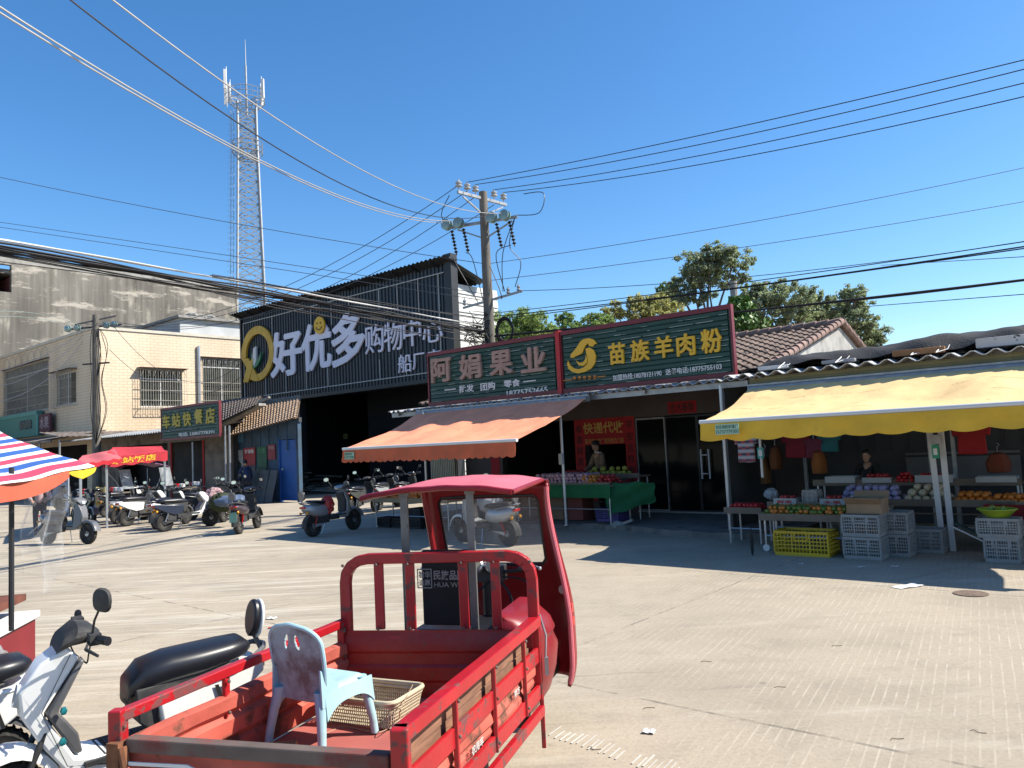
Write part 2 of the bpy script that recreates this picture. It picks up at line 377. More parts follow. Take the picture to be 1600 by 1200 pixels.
# gable end + tiles
mb = MB()
gp = [(13.4, 2.9), (17.38, 3.93), (18.95, 3.45), (18.95, 0), (14.9, 0), (14.9, 2.6), (13.4, 2.6)]
mb.prism([(a, b) for a, b in gp], -5.42, -5.30, plane='yz'); mb.build('gable_wall', mat('whitewashed_gable', (.40, .39, .37), rough=.95, var=.2, scale=3, col2=(.12, .12, .11), mask=(.5, .72), mscale=2.2, bump=.2), shop, smooth=0)
mb = MB(); tiled_roof(mb, (-14.3, 13.2, 2.82), (-5.25, 13.2, 2.82), (-14.3, 17.4, 3.98), (-5.25, 17.4, 3.98), 42, 15)
rf = mb.build('roof', M_TILE, shop, smooth=50)
mb = MB(); tiled_roof(mb, (-14.3, 19.0, 3.42), (-5.25, 19.0, 3.42), (-14.3, 17.4, 3.98), (-5.25, 17.4, 3.98), 30, 6); mb.build('roof', M_TILE, shop, smooth=50)
mb = MB(); a = Vector((-5.25, 13.2, 2.86)); b = Vector((-5.25, 17.4, 4.02)); c_ = Vector((-5.25, 19.0, 3.46))
for p, q_ in ((a, b), (b, c_)):
    k = int((q_ - p).length / .26)
    for i in range(k):
        u = p.lerp(q_, i / k); v = p.lerp(q_, (i + 1.15) / k); mb.tube([u + Vector((0, 0, .045)), v + Vector((0, 0, .02))], [.085, .07], 10)
p = b; k = 34
for i in range(k): mb.tube([(-5.25 - i * .265, 17.4, 4.05), (-5.25 - (i + 1.15) * .265, 17.4, 4.03)], [.09, .075], 8)
mb.build('ridge_tiles', mat('ridge_tile', (.28, .18, .15), rough=.9, var=.3, scale=6, col2=(.10, .07, .06), mask=(.5, .7)), rf, smooth=50)
# corrugated eave in front of the wall, carrying the boards
mb = MB(); corr_sheet(mb, -14.6, -5.1, 12.45, 2.66, 14.7, 2.86, jag=.05)
ev = mb.build('eave', M_CORR, shop, smooth=50)
mb = MB()
for t in (-14.3, -12, -9.7, -7.4, -5.4): mb.beam((t, 12.5, 2.58), (t, 14.7, 2.78), .05, .07)
mb.beam((-14.6, 12.6, 2.575), (-5.1, 12.6, 2.575), .06, .10); mb.beam((-14.6, 13.6, 2.68), (-5.1, 13.6, 2.68), .05, .05)
mb.build('rafter', M_GREYMETAL, ev, smooth=0)
# door frames, glass doors, handles
for i, (a, b) in enumerate(((-8.98, -8.25), (-8.25, -7.5), (-7.5, -6.75), (-6.75, -5.9))):
    mb = MB(); w_ = .03; op_ = i in (1,)
    mb.bx(a, a + w_, WS + .03, WS + .07, .14, 2.16); mb.bx(b - w_, b, WS + .03, WS + .07, .14, 2.16); mb.bx(a + w_, b - w_, WS + .03, WS + .07, 2.12, 2.16); mb.bx(a + w_, b - w_, WS + .03, WS + .07, .14, .18)
    d = mb.build('glass_door', M_GREYMETAL if i < 1 else M_DARKMETAL, shop, smooth=0)
    mb = MB(); mb.bx(a + w_, b - w_, WS + .045, WS + .055, .18, 2.12); mb.build('pane', M_GLASSD, d, smooth=0)
    if i == 2:
        mb = MB()
        for x in (-7.02 - .62 + .5, -7.02 - .62 + .68):
            pass
        for px in (1095, 1107):
            t0, z0 = S(px, 702, WS - .02); t1, z1 = S(px + 2.5, 748, WS - .02); mb.tube([(t0, WS - .03, z0), (t0, WS - .03, z1)], .018, 8); 
        ta, za = S(1095, 711, WS - .02); tb, zb = S(1107, 740, WS - .02)
        mb.tube([(ta, WS - .03, za), (tb, WS - .03, za)], .012, 6); mb.tube([(ta, WS - .03, zb), (tb, WS - .03, zb)], .012, 6)
        mb.build('handle', M_WHT, d)
mb = MB(); mb.bx(-8.98, -5.9, WS - .06, WS - .001, .122, .15); mb.build('door_sill', mat('pale_stone_sill', (.42, .40, .37), rough=.7), shop, smooth=0)
# red papers pasted on the shop (flat, part of the front)
PS_ = WS - .006
mb = MB(); wall_open(mb, -10.62, -8.98, .35, 2.22, [(-10.34, -9.24, .80, 1.62)], .006, 'x', PS_)
rp = mb.build('red_couplet', M_RED, shop, smooth=0)
mb = MB()
for k, ch in enumerate('恭喜财源广进'): text(mb, ch, -10.57, -10.40, 1.90 - k * .25, 2.09 - k * .25, PS_ - .001, .002, .01)
for k, ch in enumerate('平安吉祥富贵'): text(mb, ch, -9.20, -9.03, 1.93 - k * .25, 2.12 - k * .25, PS_ - .001, .002, .01)
mb.build('lettering', mat('dark_brush_ink', (.05, .006, .008), rough=.8), rp, smooth=0)
mb = MB(); text(mb, '快递代收', -10.36, -9.26, 1.87, 2.14, PS_ - .001, .003, .02); text(mb, '菜鸟驿站船厂南阳综合门店', -10.33, -9.28, 1.64, 1.76, PS_ - .001, .003)
mb.build('lettering', M_GOLD, rp, smooth=0)
mb = MB(); (a, b), (c_, d) = S(1043, 627, WS), S(1089, 647, WS); mb.bx(a, c_, PS_, WS - .001, 2.21, 2.46); rp2 = mb.build('red_couplet', M_RED, shop, smooth=0)
mb = MB(); text(mb, '吉大春新', a + .05, c_ - .05, 2.24, 2.43, PS_ - .001, .003, .01); mb.build('lettering', M_BLACK, rp2, smooth=0)
mb = MB(); mb.bx(-13.3, -13.0, PS_, WS - .001, .4, 2.2); rp3 = mb.build('red_couplet', M_RED, shop, smooth=0)

# ================================================================ GREEN BOARDS OVER THE SHOP
BS = 12.72
def board(name, label, t0, t1, z0, z1, s, ribs=12, slat=True):
    r = grid_thing(name, label, 'signboard', (t0 + t1) / 2, s, z0); w_ = t1 - t0; h_ = z1 - z0; mb = MB()
    f = .085
    prof = []; k = ribs; hh = (h_ - 2 * f) / k
    for i in range(k): prof += [(0.0, f + i * hh), (-.018, f + i * hh + hh * .12), (-.018, f + (i + 1) * hh - hh * .18), (0, f + (i + 1) * hh - .001)]
    mb.grid(lambda u, v: (-w_ / 2 + f + (w_ - 2 * f) * v, prof[min(int(round(u * (len(prof) - 1))), len(prof) - 1)][0], prof[min(int(round(u * (len(prof) - 1))), len(prof) - 1)][1]), len(prof) - 1, 1, 0, flip=False)
    mb.bx(-w_ / 2 + .02, w_ / 2 - .02, .012, .06, .02, h_ - .02)
    mb.build('panel', M_GREEN, r, smooth=0)
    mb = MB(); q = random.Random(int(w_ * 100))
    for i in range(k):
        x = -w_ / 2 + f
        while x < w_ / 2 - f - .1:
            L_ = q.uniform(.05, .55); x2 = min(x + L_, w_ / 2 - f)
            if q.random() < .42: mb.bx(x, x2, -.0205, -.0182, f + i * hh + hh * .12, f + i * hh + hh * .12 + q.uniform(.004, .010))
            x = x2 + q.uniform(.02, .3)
    mb.build('slat_glint', mat('pale_slat_glint', (.42, .50, .46), rough=.8, var=.3, scale=8), r, smooth=0)  # light glinting along the slats, put in as pale strips
    mb = MB(); mb.bx(-w_ / 2, w_ / 2, -.035, .075, h_ - f, h_); mb.bx(-w_ / 2, w_ / 2, -.035, .075, 0, f)
    mb.bx(-w_ / 2, -w_ / 2 + .04, -.03, .07, f, h_ - f); mb.bx(w_ / 2 - .04, w_ / 2, -.03, .07, f, h_ - f)
    mb.build('trim', M_MAROON, r, smooth=0)
    return r
def onb(r, t0, t1, z0, z1): return (t0 - r['_t'], t1 - r['_t'], z0 - r['_z'], z1 - r['_z'])
b1 = (-13.40, -9.50); b2 = (-9.42, -5.66); bz = (2.72, 4.0)
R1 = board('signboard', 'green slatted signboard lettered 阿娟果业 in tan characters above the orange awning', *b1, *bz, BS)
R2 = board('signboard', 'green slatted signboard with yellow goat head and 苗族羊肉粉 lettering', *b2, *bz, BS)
mb = MB(); mb.bx(-.05, .05, -.06, .09, 0, 1.31); o = mb.build('post', mat('bright_red_post', (.45, .01, .015), rough=.5), R2, smooth=0); o.location = (-(b2[1] - b2[0]) / 2 - .04, 0, -.01)
z4 = lambda x, y: (640 + x / 3.077, 460 + y / 3.077)
def lab(mb, r, s, t_off, z_off, string, left, right, bold=.02, ext=.02, y=-.02, mi=0):
    """left / right = (x, ytop, ybottom) pixel readings of the two ends of the word"""
    tl, zt = S(left[0], left[1], s); _, zb = S(left[0], left[2], s); tr, zt2 = S(right[0], right[1], s); _, zb2 = S(right[0], right[2], s)
    text(mb, string, tl - t_off, tr - t_off, (zb + zb2) / 2 - z_off, (zt + zt2) / 2 - z_off, y, ext, bold, mi)
c1 = sum(b1) / 2; c2 = sum(b2) / 2
mb = MB()
for ch, L_, R in (('阿', (110, 308, 432), (205, 300, 415)), ('娟', (245, 292, 415), (350, 282, 400)), ('果', (390, 275, 400), (500, 262, 382)), ('业', (540, 262, 380), (660, 245, 370))):
    lab(mb, R1, BS, c1, bz[0], ch, (*z4(L_[0], L_[1]), z4(0, L_[2])[1]), (*z4(R[0], R[1]), z4(0, R[2])[1]), .028, .05)
mb.build('lettering', M_TAN, R1, smooth=0)
mb = MB()
lab(mb, R1, BS, c1, bz[0], '批发', (*z4(240, 438), z4(0, 474)[1]), (*z4(312, 432), z4(0, 468)[1]), .02, .01)
lab(mb, R1, BS, c1, bz[0], '团购', (*z4(344, 426), z4(0, 464)[1]), (*z4(414, 420), z4(0, 458)[1]), .02, .01)
lab(mb, R1, BS, c1, bz[0], '零食', (*z4(455, 412), z4(0, 448)[1]), (*z4(535, 406), z4(0, 443)[1]), .02, .01)
lab(mb, R1, BS, c1, bz[0], '18775752665', (*z4(470, 461), z4(0, 488)[1]), (*z4(667, 446), z4(0, 474)[1]), .015, .01)
for a, b in (((172, 460), (226, 455)), ((550, 419), (610, 415))):
    ta, za = S(*z4(*a), BS); tb, zb = S(*z4(*b), BS); mb.bx(ta - c1, tb - c1, -.03, -.02, (za + zb) / 2 - bz[0] - .012, (za + zb) / 2 - bz[0] + .012)
mb.build('lettering', M_WHT, R1, smooth=0)
mb = MB()
for ch, L_, R in (('苗', (960, 236, 342), (1040, 228, 334)), ('族', (1065, 222, 328), (1155, 214, 318)), ('羊', (1178, 206, 312), (1268, 196, 302)), ('肉', (1285, 192, 304), (1375, 186, 290)), ('粉', (1402, 172, 290), (1503, 158, 276))):
    lab(mb, R2, BS, c2, bz[0], ch, (*z4(L_[0], L_[1]), z4(0, L_[2])[1]), (*z4(R[0], R[1]), z4(0, R[2])[1]), .024, .03)
mb.build('lettering', M_YEL, R2, smooth=0)
mb = MB()
lab(mb, R2, BS, c2, bz[0], '加盟热线:18078121190', (*z4(980, 384), z4(0, 414)[1]), (*z4(1214, 366), z4(0, 396)[1]), .012, .01)
lab(mb, R2, BS, c2, bz[0], '送餐电话:18775755103', (*z4(1232, 358), z4(0, 388)[1]), (*z4(1502, 330), z4(0, 362)[1]), .012, .01)
mb.build('lettering', M_WHT, R2, smooth=0)
# goat head emblem: head with muzzle, curled horn, beard swirl
mb = MB()
def P4(x, y): t_, z_ = S(*z4(x, y), BS); return (t_ - c2, z_ - bz[0])
def poly(mb, pts, y0=-.05, y1=-.02): mb.prism([P4(*p) for p in pts][::-1], y0, y1)
poly(mb, [(908, 240), (892, 218), (868, 211), (842, 216), (826, 228), (816, 246), (800, 268), (782, 288), (779, 304), (792, 306), (808, 296), (824, 290), (836, 282), (842, 266), (852, 246), (866, 234), (884, 230), (898, 238)])
poly(mb, [(898, 238), (886, 252), (868, 248), (866, 234), (884, 230)])
poly(mb, [(852, 262), (872, 256), (892, 268), (902, 296), (898, 330), (880, 356), (852, 372), (818, 380), (790, 374), (770, 358), (764, 336), (768, 318), (778, 340), (796, 356), (820, 360), (846, 350), (862, 332), (864, 308), (856, 286)])
poly(mb, [(806, 318), (824, 330), (842, 326), (854, 306), (852, 290), (862, 308), (858, 330), (842, 344), (820, 342)])
mb.build('emblem', M_YEL, R2, smooth=0)
mb = MB()
for k in range(5):
    x = 797 + k * 24; a = P4(x, 404 - k * 1.3); mb.lathe([(.042, 0), (.042, .01)], c=(a[0], -.03, a[1]), n=16, axis='y')
for a, b in (((742, 414), (784, 411)), ((906, 397), (946, 393))): p, q_ = P4(*a), P4(*b); mb.bx(p[0], q_[0], -.03, -.02, (p[1] + q_[1]) / 2 - .008, (p[1] + q_[1]) / 2 + .008)
mb.build('emblem_line', mat('orange_dots', (.62, .22, .02), rough=.5), R2, smooth=0)
mb = MB(); p, q_ = P4(790, 412), P4(900, 398); text(mb, '苗族羊肉粉', p[0], q_[0], (p[1] + q_[1]) / 2 - .025, (p[1] + q_[1]) / 2 + .025, -.031, .004); p, q_ = P4(790, 434), P4(902, 424); text(mb, '正宗民族风味', p[0], q_[0], (p[1] + q_[1]) / 2 - .015, (p[1] + q_[1]) / 2 + .015, -.02, .004)
mb.build('lettering', M_BLACK, R2, smooth=0)

# ================================================================ SUPERMARKET HALL
sm = grid_thing('supermarket_hall', 'charcoal steel hall with deep dark open front under a tilted sheet roof', 'building', 0, 0)
F0 = 21.6; XL = -36.75; XR = -21.45; ZB = 4.50; ZT = 9.10
mb = MB(); k = int((XR - XL) / .22); pts = []
for i in range(k):
    x = XL + (XR - XL) * i / k; d = (XR - XL) / k; pts += [(x, F0), (x + d * .55, F0), (x + d * .62, F0 - .05), (x + d * .93, F0 - .05)]
pts.append((XR, F0))
mb.grid(lambda u, v: (pts[min(int(round(u * (len(pts) - 1))), len(pts) - 1)][0], pts[min(int(round(u * (len(pts) - 1))), len(pts) - 1)][1], ZB + (ZT - ZB) * v), len(pts) - 1, 1)
mb.bx(XL, XR, F0 + .02, F0 + .15, ZB, ZT)
fas = mb.build('fascia', M_CHAR, sm, smooth=0)
mb = MB()
mb.bx(XL + .15, XR - .1, F0 - .09, F0 - .055, ZB + .25, ZB + .29); mb.bx(XL + .15, XR - .1, F0 - .09, F0 - .055, ZT - .42, ZT - .38); mb.bx(XL + .15, XL + .19, F0 - .09, F0 - .055, ZB + .29, ZT - .42); mb.bx(XR - .45, XR - .41, F0 - .09, F0 - .055, ZB + .29, ZT - .42)
q = random.Random(4)
for x in (-33.9, -30.6, -29, -27.7, -25.6, -24.4, -23.1): mb.bx(x, x + .035, F0 - .09, F0 - .055, ZT - .42 - q.uniform(.9, 1.4), ZT - .42)
for x in (-34.6, -32.8, -31.1, -29.4, -25.7, -24): mb.bx(x, x + .035, F0 - .09, F0 - .055, ZB + .29, ZB + .29 + q.uniform(.7, 1.2))
mb.build('trim', M_RIB, sm, smooth=0)
mb = MB(); mb.bx(XL - .1, XR + .1, F0 - .3, F0 + .3, ZB - .16, ZB); mb.bx(XL - .12, XL, F0 - .12, F0 + .2, ZB, ZT + .1); mb.bx(XR, XR + .35, F0 - .12, F0 + .25, ZB - .2, ZT + .3)
mb.build('beam', M_DARKMETAL, sm, smooth=0)
mb = MB(); corr_sheet(mb, XL - .4, XR + .45, F0 - .55, ZT + .12, F0 + 1.9, ZT - .65, .25, .03)
mb.bx(XL, XR - .1, F0 + .3, 24.6, 8.2, 8.28); mb.bx(XL, -30.2, 24.6, 34, 8.2, 8.28)
mb.bx(XL - .3, XR + .4, F0 - .25, F0 + .2, ZT + .02, ZT + .12)
for i in range(14): x = XL + i * 1.14; mb.beam((x, F0 - .5, ZT + .03), (x, F0, ZT - .1), .06, .08)
mb.build('roof', M_DARKMETAL, sm, smooth=50)
# white sidings on the right flank (horizontal laps)
mb = MB(); k = 22; zt = 8.30
for i in range(k):
    z0 = zt * i / k; z1 = zt * (i + 1) / k; mb.add([(XR + .03, F0 + .25, z0), (XR + .03, 24.6, z0), (XR - .015, 24.6, z1), (XR - .015, F0 + .25, z1)], [(0, 1, 2, 3)]); mb.add([(XR + .03, F0 + .25, z0), (XR + .03, 24.6, z0), (XR - .015, 24.6, z0), (XR - .015, F0 + .25, z0)], [(3, 2, 1, 0)])
mb.bx(XR - .15, XR - .03, F0 + .25, 24.6, 0, zt)
mb.build('side_wall', mat('white_lap_siding', (.62, .62, .60), rough=.6, var=.08, scale=2, col2=(.34, .32, .29), mask=(.55, .8), mscale=1.4), sm, smooth=0)
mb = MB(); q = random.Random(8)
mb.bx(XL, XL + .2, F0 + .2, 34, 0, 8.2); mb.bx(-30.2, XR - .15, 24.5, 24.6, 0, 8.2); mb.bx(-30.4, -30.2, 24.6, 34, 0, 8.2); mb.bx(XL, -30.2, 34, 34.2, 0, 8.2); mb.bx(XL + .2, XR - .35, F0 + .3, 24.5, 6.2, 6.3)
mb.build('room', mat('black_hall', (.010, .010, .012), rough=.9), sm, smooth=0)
mb = MB(); mb.bx(-32.15, -31.8, F0 + .0, F0 + .35, 0, ZB - .16); mb.build('column', M_DARKMETAL, sm, smooth=0); mb = MB(); mb.bx(XR - .1, XR + .25, F0 - .1, F0 + .3, 0, ZB - .2); mb.build('column', M_DARKMETAL, sm, smooth=0)
# letters
mb = MB()
def lab21(mb, s_, l, r, bold, ext=.07): 
    tl, zt_ = S(l[0], l[1], F0 - .1); _, zb_ = S(l[0], l[2], F0 - .1); tr, zt2 = S(r[0], r[1], F0 - .1); _, zb2 = S(r[0], r[2], F0 - .1)
    text(mb, s_, tl, tr, (zb_ + zb2) / 2, (zt_ + zt2) / 2, F0 - .07, ext, bold)
lab21(mb, '好', (422, 522, 596), (472, 510, 580), .024); lab21(mb, '优', (471, 510, 586), (517, 498, 572), .024); lab21(mb, '多', (517, 494, 576), (570, 482, 568), .024)
lab21(mb, '购', (570, 509, 555), (599, 505, 549), .0); lab21(mb, '物', (600, 505, 552), (628, 499, 545), .0); lab21(mb, '中', (630, 498, 543), (657, 493, 539), .0); lab21(mb, '心', (660, 501, 537), (691, 496, 533), .0)
lab21(mb, '船', (622, 555, 584), (643, 552, 580), .0); lab21(mb, '厂', (645, 554, 579), (663, 550, 575), .0); lab21(mb, '店', (667, 548, 574), (688, 544, 570), .0)
mb.build('lettering', M_LILAC, fas, smooth=0)
def arc_strip(mb, c, rx, rz, a0, a1, w0, w1, y0, y1, n=28):
    poly_o = []; poly_i = []
    for i in range(n + 1):
        a = R_(a0 + (a1 - a0) * i / n); w_ = w0 + (w1 - w0) * i / n
        poly_o.append((c[0] + rx * math.cos(a), c[1] + rz * math.sin(a))); poly_i.append((c[0] + (rx - w_) * math.cos(a), c[1] + (rz - w_) * math.sin(a)))
    for i in range(n): mb.prism([poly_o[i], poly_o[i + 1], poly_i[i + 1], poly_i[i]], y0, y1)
zc = lambda x, y: S(300 + x / 4, 360 + y / 4, F0 - .1)
cx_, cz_ = zc(414, 770); mb = MB()
arc_strip(mb, (cx_, cz_), 1.50, 1.42, -125, 185, .36, .44, F0 - .18, F0 - .07)
A = [zc(*p) for p in ((318, 800), (362, 800), (430, 940), (395, 940))]; mb.prism(A, F0 - .2, F0 - .09)
A = [zc(*p) for p in ((395, 800), (360, 830), (332, 950), (362, 950), (385, 880))]; mb.prism(A, F0 - .22, F0 - .11)
mb.build('emblem', mat('amber_logo', (.62, .37, .03), rough=.5, var=.15), fas, smooth=0)
mb = MB(); A = [zc(*p) for p in ((392, 740), (408, 725), (410, 820), (402, 860), (388, 820))]; mb.prism(A, F0 - .2, F0 - .09); mb.build('emblem_leaf', M_WHT, fas, smooth=0)
mb = MB(); A = [zc(*p) for p in ((442, 762), (436, 810), (415, 850), (398, 862), (404, 826), (418, 810))]; mb.prism(A, F0 - .2, F0 - .09); A = [zc(*p) for p in ((384, 765), (396, 840), (398, 866), (384, 840), (378, 800))]; mb.prism(A, F0 - .2, F0 - .09); mb.build('emblem_leaf', mat('green_leaf_logo', (.02, .20, .10), rough=.5), fas, smooth=0)
cx_, cz_ = zc(811, 594); mb = MB(); mb.lathe([(.40, 0), (.40, .08)], c=(cx_, F0 - .26, cz_), n=24, axis='y'); dsk = mb.build('smiley_disc', M_YEL, fas, smooth=0)
mb = MB(); 
for sx in (-.13, .13): mb.lathe([(.05, 0), (.05, .02)], c=(cx_ + sx, F0 - .275, cz_ + .1), n=10, axis='y')
arc_strip(mb, (cx_, cz_), .26, .24, 200, 340, .05, .05, F0 - .28, F0 - .262, 10); mb.build('smile', mat('brown_ink', (.20, .10, .01)), dsk, smooth=0)
# notices seen deep in the dark hall
for (x, y, w_, h_, lab_, m_) in ((487, 710, 7, 12, 'small yellow notice pinned low on the dark hall wall', 'y'), (540, 682, 10, 8, 'yellow notice board pinned high in the dark hall', 'y'), (647, 629, 20, 12, 'red character banner inside the dark hall beside the green signboard', 'r')):
    s_ = 26; t_, z_ = S(x, y, s_); k = .034 * 26 / 26
    o = grid_thing('notice' if m_ == 'y' else 'banner', lab_, 'notice', t_, s_, z_); mb = MB(); mb.bx(-w_ * .017, w_ * .017, -.02, .02, -h_ * .017, h_ * .017); mb.build('sheet', mat('dim_yellow', (.30, .24, .04)) if m_ == 'y' else mat('dim_red', (.5, .01, .01)), o, smooth=0)
    mb = MB(); text(mb, '通知' if m_ == 'y' else '福迎春', -w_ * .014, w_ * .014, -h_ * .01, h_ * .01, -.021, .004); mb.build('lettering', M_BLACK, o, smooth=0)
# ================================================================ BLUE-WALLED HOUSE WITH TILED ROOF (left of the hall)
bh = grid_thing('tiled_house', 'low blue panelled house with pale tiled roof and blue door beside the dark hall', 'building', 0, 0)
BF = 16.3
def at_s(px, py, s): t_, z_ = S(px, py, s); return (t_, s, z_)
mb = MB(); tl = S(356, 700, BF)[0]; tr = S(466, 700, BF)[0]; td0 = S(436, 700, BF)[0]; DT = S(450, 686, BF)[1]; td1 = S(463, 700, BF)[0]
M_BLUEP = mat('faded_blue_panel', (.035, .085, .15), rough=.7, var=.3, scale=2, col2=(.07, .08, .09), mask=(.5, .68), mscale=1.5)
M_BLUED = mat('blue_door_paint', (.012, .09, .34), rough=.6, var=.15)
wall_open(mb, tl, tr, 0, 3.0, [(td0, td1 - .02, 0, DT)], .15, 'x', BF)
for i in range(9): mb.bx(tl + i * .6, tl + i * .6 + .04, BF - .03, BF - .002, 1.9, 3.0)
mb.build('wall', M_BLUEP, bh, smooth=0)
mb = MB(); mb.prism([S(358, 680, BF), S(466, 652, BF), (S(466, 652, BF)[0], 2.9), (S(358, 680, BF)[0], 2.9)][::-1], BF + .02, BF + .14); mb.build('wall', mat('grey_board', (.07, .075, .08), rough=.9, var=.3), bh, smooth=0)
mb = MB(); mb.bx(td0 + .05, td1 - .06, BF + .03, BF + .07, .05, DT - .03); mb.bx(td0, td0 + .05, BF - .03, BF + .1, 0, DT + .03); 
dd = mb.build('door', M_BLUED, bh, smooth=0); mb = MB(); mb.lathe([(.04, 0), (.04, .05)], c=(td0 + .2, BF - .02, 1.2), axis='y', n=10); mb.build('handle', M_STEEL, dd)
mb = MB(); mb.bx(S(360, 690, BF)[0], S(382, 690, BF)[0], BF - .05, BF - .01, 2.3, 2.95); mb.build('shutter_board', mat('sky_blue_board', (.06, .16, .26), rough=.7), bh, smooth=0)
mb = MB(); e0 = at_s(352, 683, BF - .7); e1 = at_s(464, 652, BF - .7); u0 = at_s(352, 634, BF + 1.9); u1 = at_s(470, 618, BF + 1.9)
tiled_roof(mb, e0, e1, u0, u1, 26, 14, .03); rf = mb.build('roof', M_TILE2, bh, smooth=50)
mb = MB(); a0 = at_s(340, 668, BF - .8); a1 = at_s(410, 632, BF - .3); mb.beam(a0, a1, .35, .10); mb.beam((a0[0], a0[1] + .3, a0[2] + .28), (a1[0], a1[1] + .3, a1[2] + .28), .1, .08); mb.build('parapet', M_PLASTER, bh, smooth=0)
mb = MB(); tiled_roof(mb, at_s(336, 664, BF - 1.1), at_s(402, 632, BF - .7), at_s(336, 628, BF + 2), at_s(412, 617, BF + 2), 16, 9, .03); mb.build('roof', mat('dark_old_tile', (.13, .10, .085), rough=.9, var=.4, scale=6, col2=(.26, .23, .19), mask=(.5, .7), mscale=4), bh, smooth=50)
# advertising posters on the blue wall
def poster(x0, x1, y0, y1, colr, label, word, wcol, s=BF - .05, extra=None):
    (a, z1), (b, z0) = S(x0, y0, s), S(x1, y1, s); o = grid_thing('poster', label, 'poster', (a + b) / 2, s, (z0 + z1) / 2, group='posters pasted on the blue wall'); w_, h_ = (b - a) / 2, (z1 - z0) / 2
    mb = MB(); mb.bx(-w_, w_, 0, .012, -h_, h_); mb.build('sheet', mat('poster_' + str(colr), colr, rough=.6, var=.25, scale=4), o, smooth=0)
    if extra: extra(o, w_, h_)
    if word: mb = MB(); text(mb, word, -w_ * .8, w_ * .8, h_ * .35, h_ * .8, -.001, .004, .02); mb.build('lettering', wcol, o, smooth=0)
def face(o, w_, h_):
    mb = MB(); mb.lathe([(h_ * .26, 0), (h_ * .26, .006)], c=(-.0, -.007, h_ * .38), axis='y', n=16); mb.build('portrait', mat('poster_skin', (.42, .25, .18)), o)
    mb = MB(); mb.prism([(h_ * .3 * math.cos(R_(a)), h_ * .42 + h_ * .27 * math.sin(R_(a))) for a in range(-10, 191, 20)], -.012, -.006); mb.prism([(-w_ * .6, -h_ * .2), (-w_ * .2, h_ * .1), (w_ * .3, h_ * .1), (w_ * .7, -h_ * .25), (w_ * .7, -h_ * .9), (-w_ * .6, -h_ * .9)], -.012, -.006); mb.build('portrait_hair', mat('poster_dark', (.02, .03, .025)), o)
poster(361, 380, 704, 738, (.40, .38, .36), 'pale poster with a portrait of a dark haired figure on the blue wall', None, None, extra=face)
poster(380.5, 399, 700, 727, (.38, .015, .025), 'red poster with white heading on the blue wall', '好消息', M_WHT)
poster(401, 417, 698, 730, (.012, .10, .05), 'dark green poster in the middle of the blue wall', '优惠', mat('faint_green_ink', (.05, .25, .12)))
poster(418, 430, 695, 718, (.25, .03, .045), 'small dark red poster near the blue door', '招租', mat('faint_pink_ink', (.4, .25, .25)))
poster(361, 376, 741, 757, (.02, .22, .08), 'bright green strip poster below the portrait poster', '绿色', M_WHT)
poster(380.5, 399, 729, 748, (.10, .07, .075), 'dark reddish poster under the red one', None, None)
poster(400, 417, 732, 758, (.012, .08, .05), 'lower dark green poster beside the leaning planks', None, None)
# ================================================================ RESTAURANT ROW
rr = grid_thing('restaurant_shed', 'dim restaurant shed with rusty sheet roof under the 车站快餐店 board', 'building', 0, 0)
RS = 15.9; t0 = S(150, 700, RS)[0]; t1 = S(359, 700, RS)[0]; zb_ = 2.95
mb = MB(); h1 = (S(268, 700, RS)[0], S(318, 700, RS)[0], 0, 2.5); h0 = (S(185, 700, RS)[0], S(262, 700, RS)[0], 0, 2.5)
wall_open(mb, t0, t1, 0, zb_, [h1, h0], .15, 'x', RS); mb.build('wall', mat('dingy_wall', (.22, .17, .13), rough=.9, var=.3, scale=1.4, col2=(.08, .06, .05), mask=(.5, .7), mscale=1.2), rr, smooth=0)
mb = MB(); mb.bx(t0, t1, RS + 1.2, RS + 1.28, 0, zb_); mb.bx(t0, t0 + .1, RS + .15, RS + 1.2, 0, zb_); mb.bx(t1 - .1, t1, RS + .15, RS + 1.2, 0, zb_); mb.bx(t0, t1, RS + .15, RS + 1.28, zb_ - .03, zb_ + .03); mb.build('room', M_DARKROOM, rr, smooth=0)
mb = MB(); corr_sheet(mb, t0 - .6, t1 + .3, RS - 1.5, zb_ - .05, RS + 1.3, zb_ + .3, .22, .03); mb.build('roof', M_CORR, rr, smooth=50)
for x in (268, 318.5): mb = MB(); tt = S(x, 700, RS)[0]; mb.bx(tt - .06, tt + .06, RS - .04, RS - .002, 0, 2.5); mb.build('red_couplet', M_RED, rr, smooth=0)
for x, h_ in ((301, 2.4), (352, 2.9), (359, 2.9)): mb = MB(); tt = S(x, 700, RS - 1.2)[0]; mb.tube([(tt, RS - 1.2, 0), (tt, RS - 1.2, h_)], .035, 8); mb.build('post', M_GREYMETAL, rr)
# restaurant board
s_ = RS - 1.45; (a, z1), (b, z1b) = S(252, 638, s_), S(343, 626, s_); (_, z0), (_, z0b) = S(252, 690, s_), S(345, 681, s_)
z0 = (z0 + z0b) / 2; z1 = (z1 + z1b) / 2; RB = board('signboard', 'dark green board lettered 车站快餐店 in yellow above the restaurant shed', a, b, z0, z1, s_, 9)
z5 = lambda x, y: (240 + x / 6.667, 620 + y / 6.667); cc = (a + b) / 2; mb = MB()
for ch, L_, R in (('车', (100, 195, 335), (182, 180, 325)), ('站', (203, 180, 322), (288, 165, 312)), ('快', (315, 165, 310), (400, 150, 298)), ('餐', (436, 130, 288), (520, 118, 275)), ('店', (552, 118, 285), (645, 105, 275))): lab(mb, RB, s_, cc, z0, ch, (*z5(L_[0], L_[1]), z5(0, L_[2])[1]), (*z5(R[0], R[1]), z5(0, R[2])[1]), .03, .03)
mb.build('lettering', mat('dull_yellow_letter', (.50, .40, .07), rough=.7), RB, smooth=0)
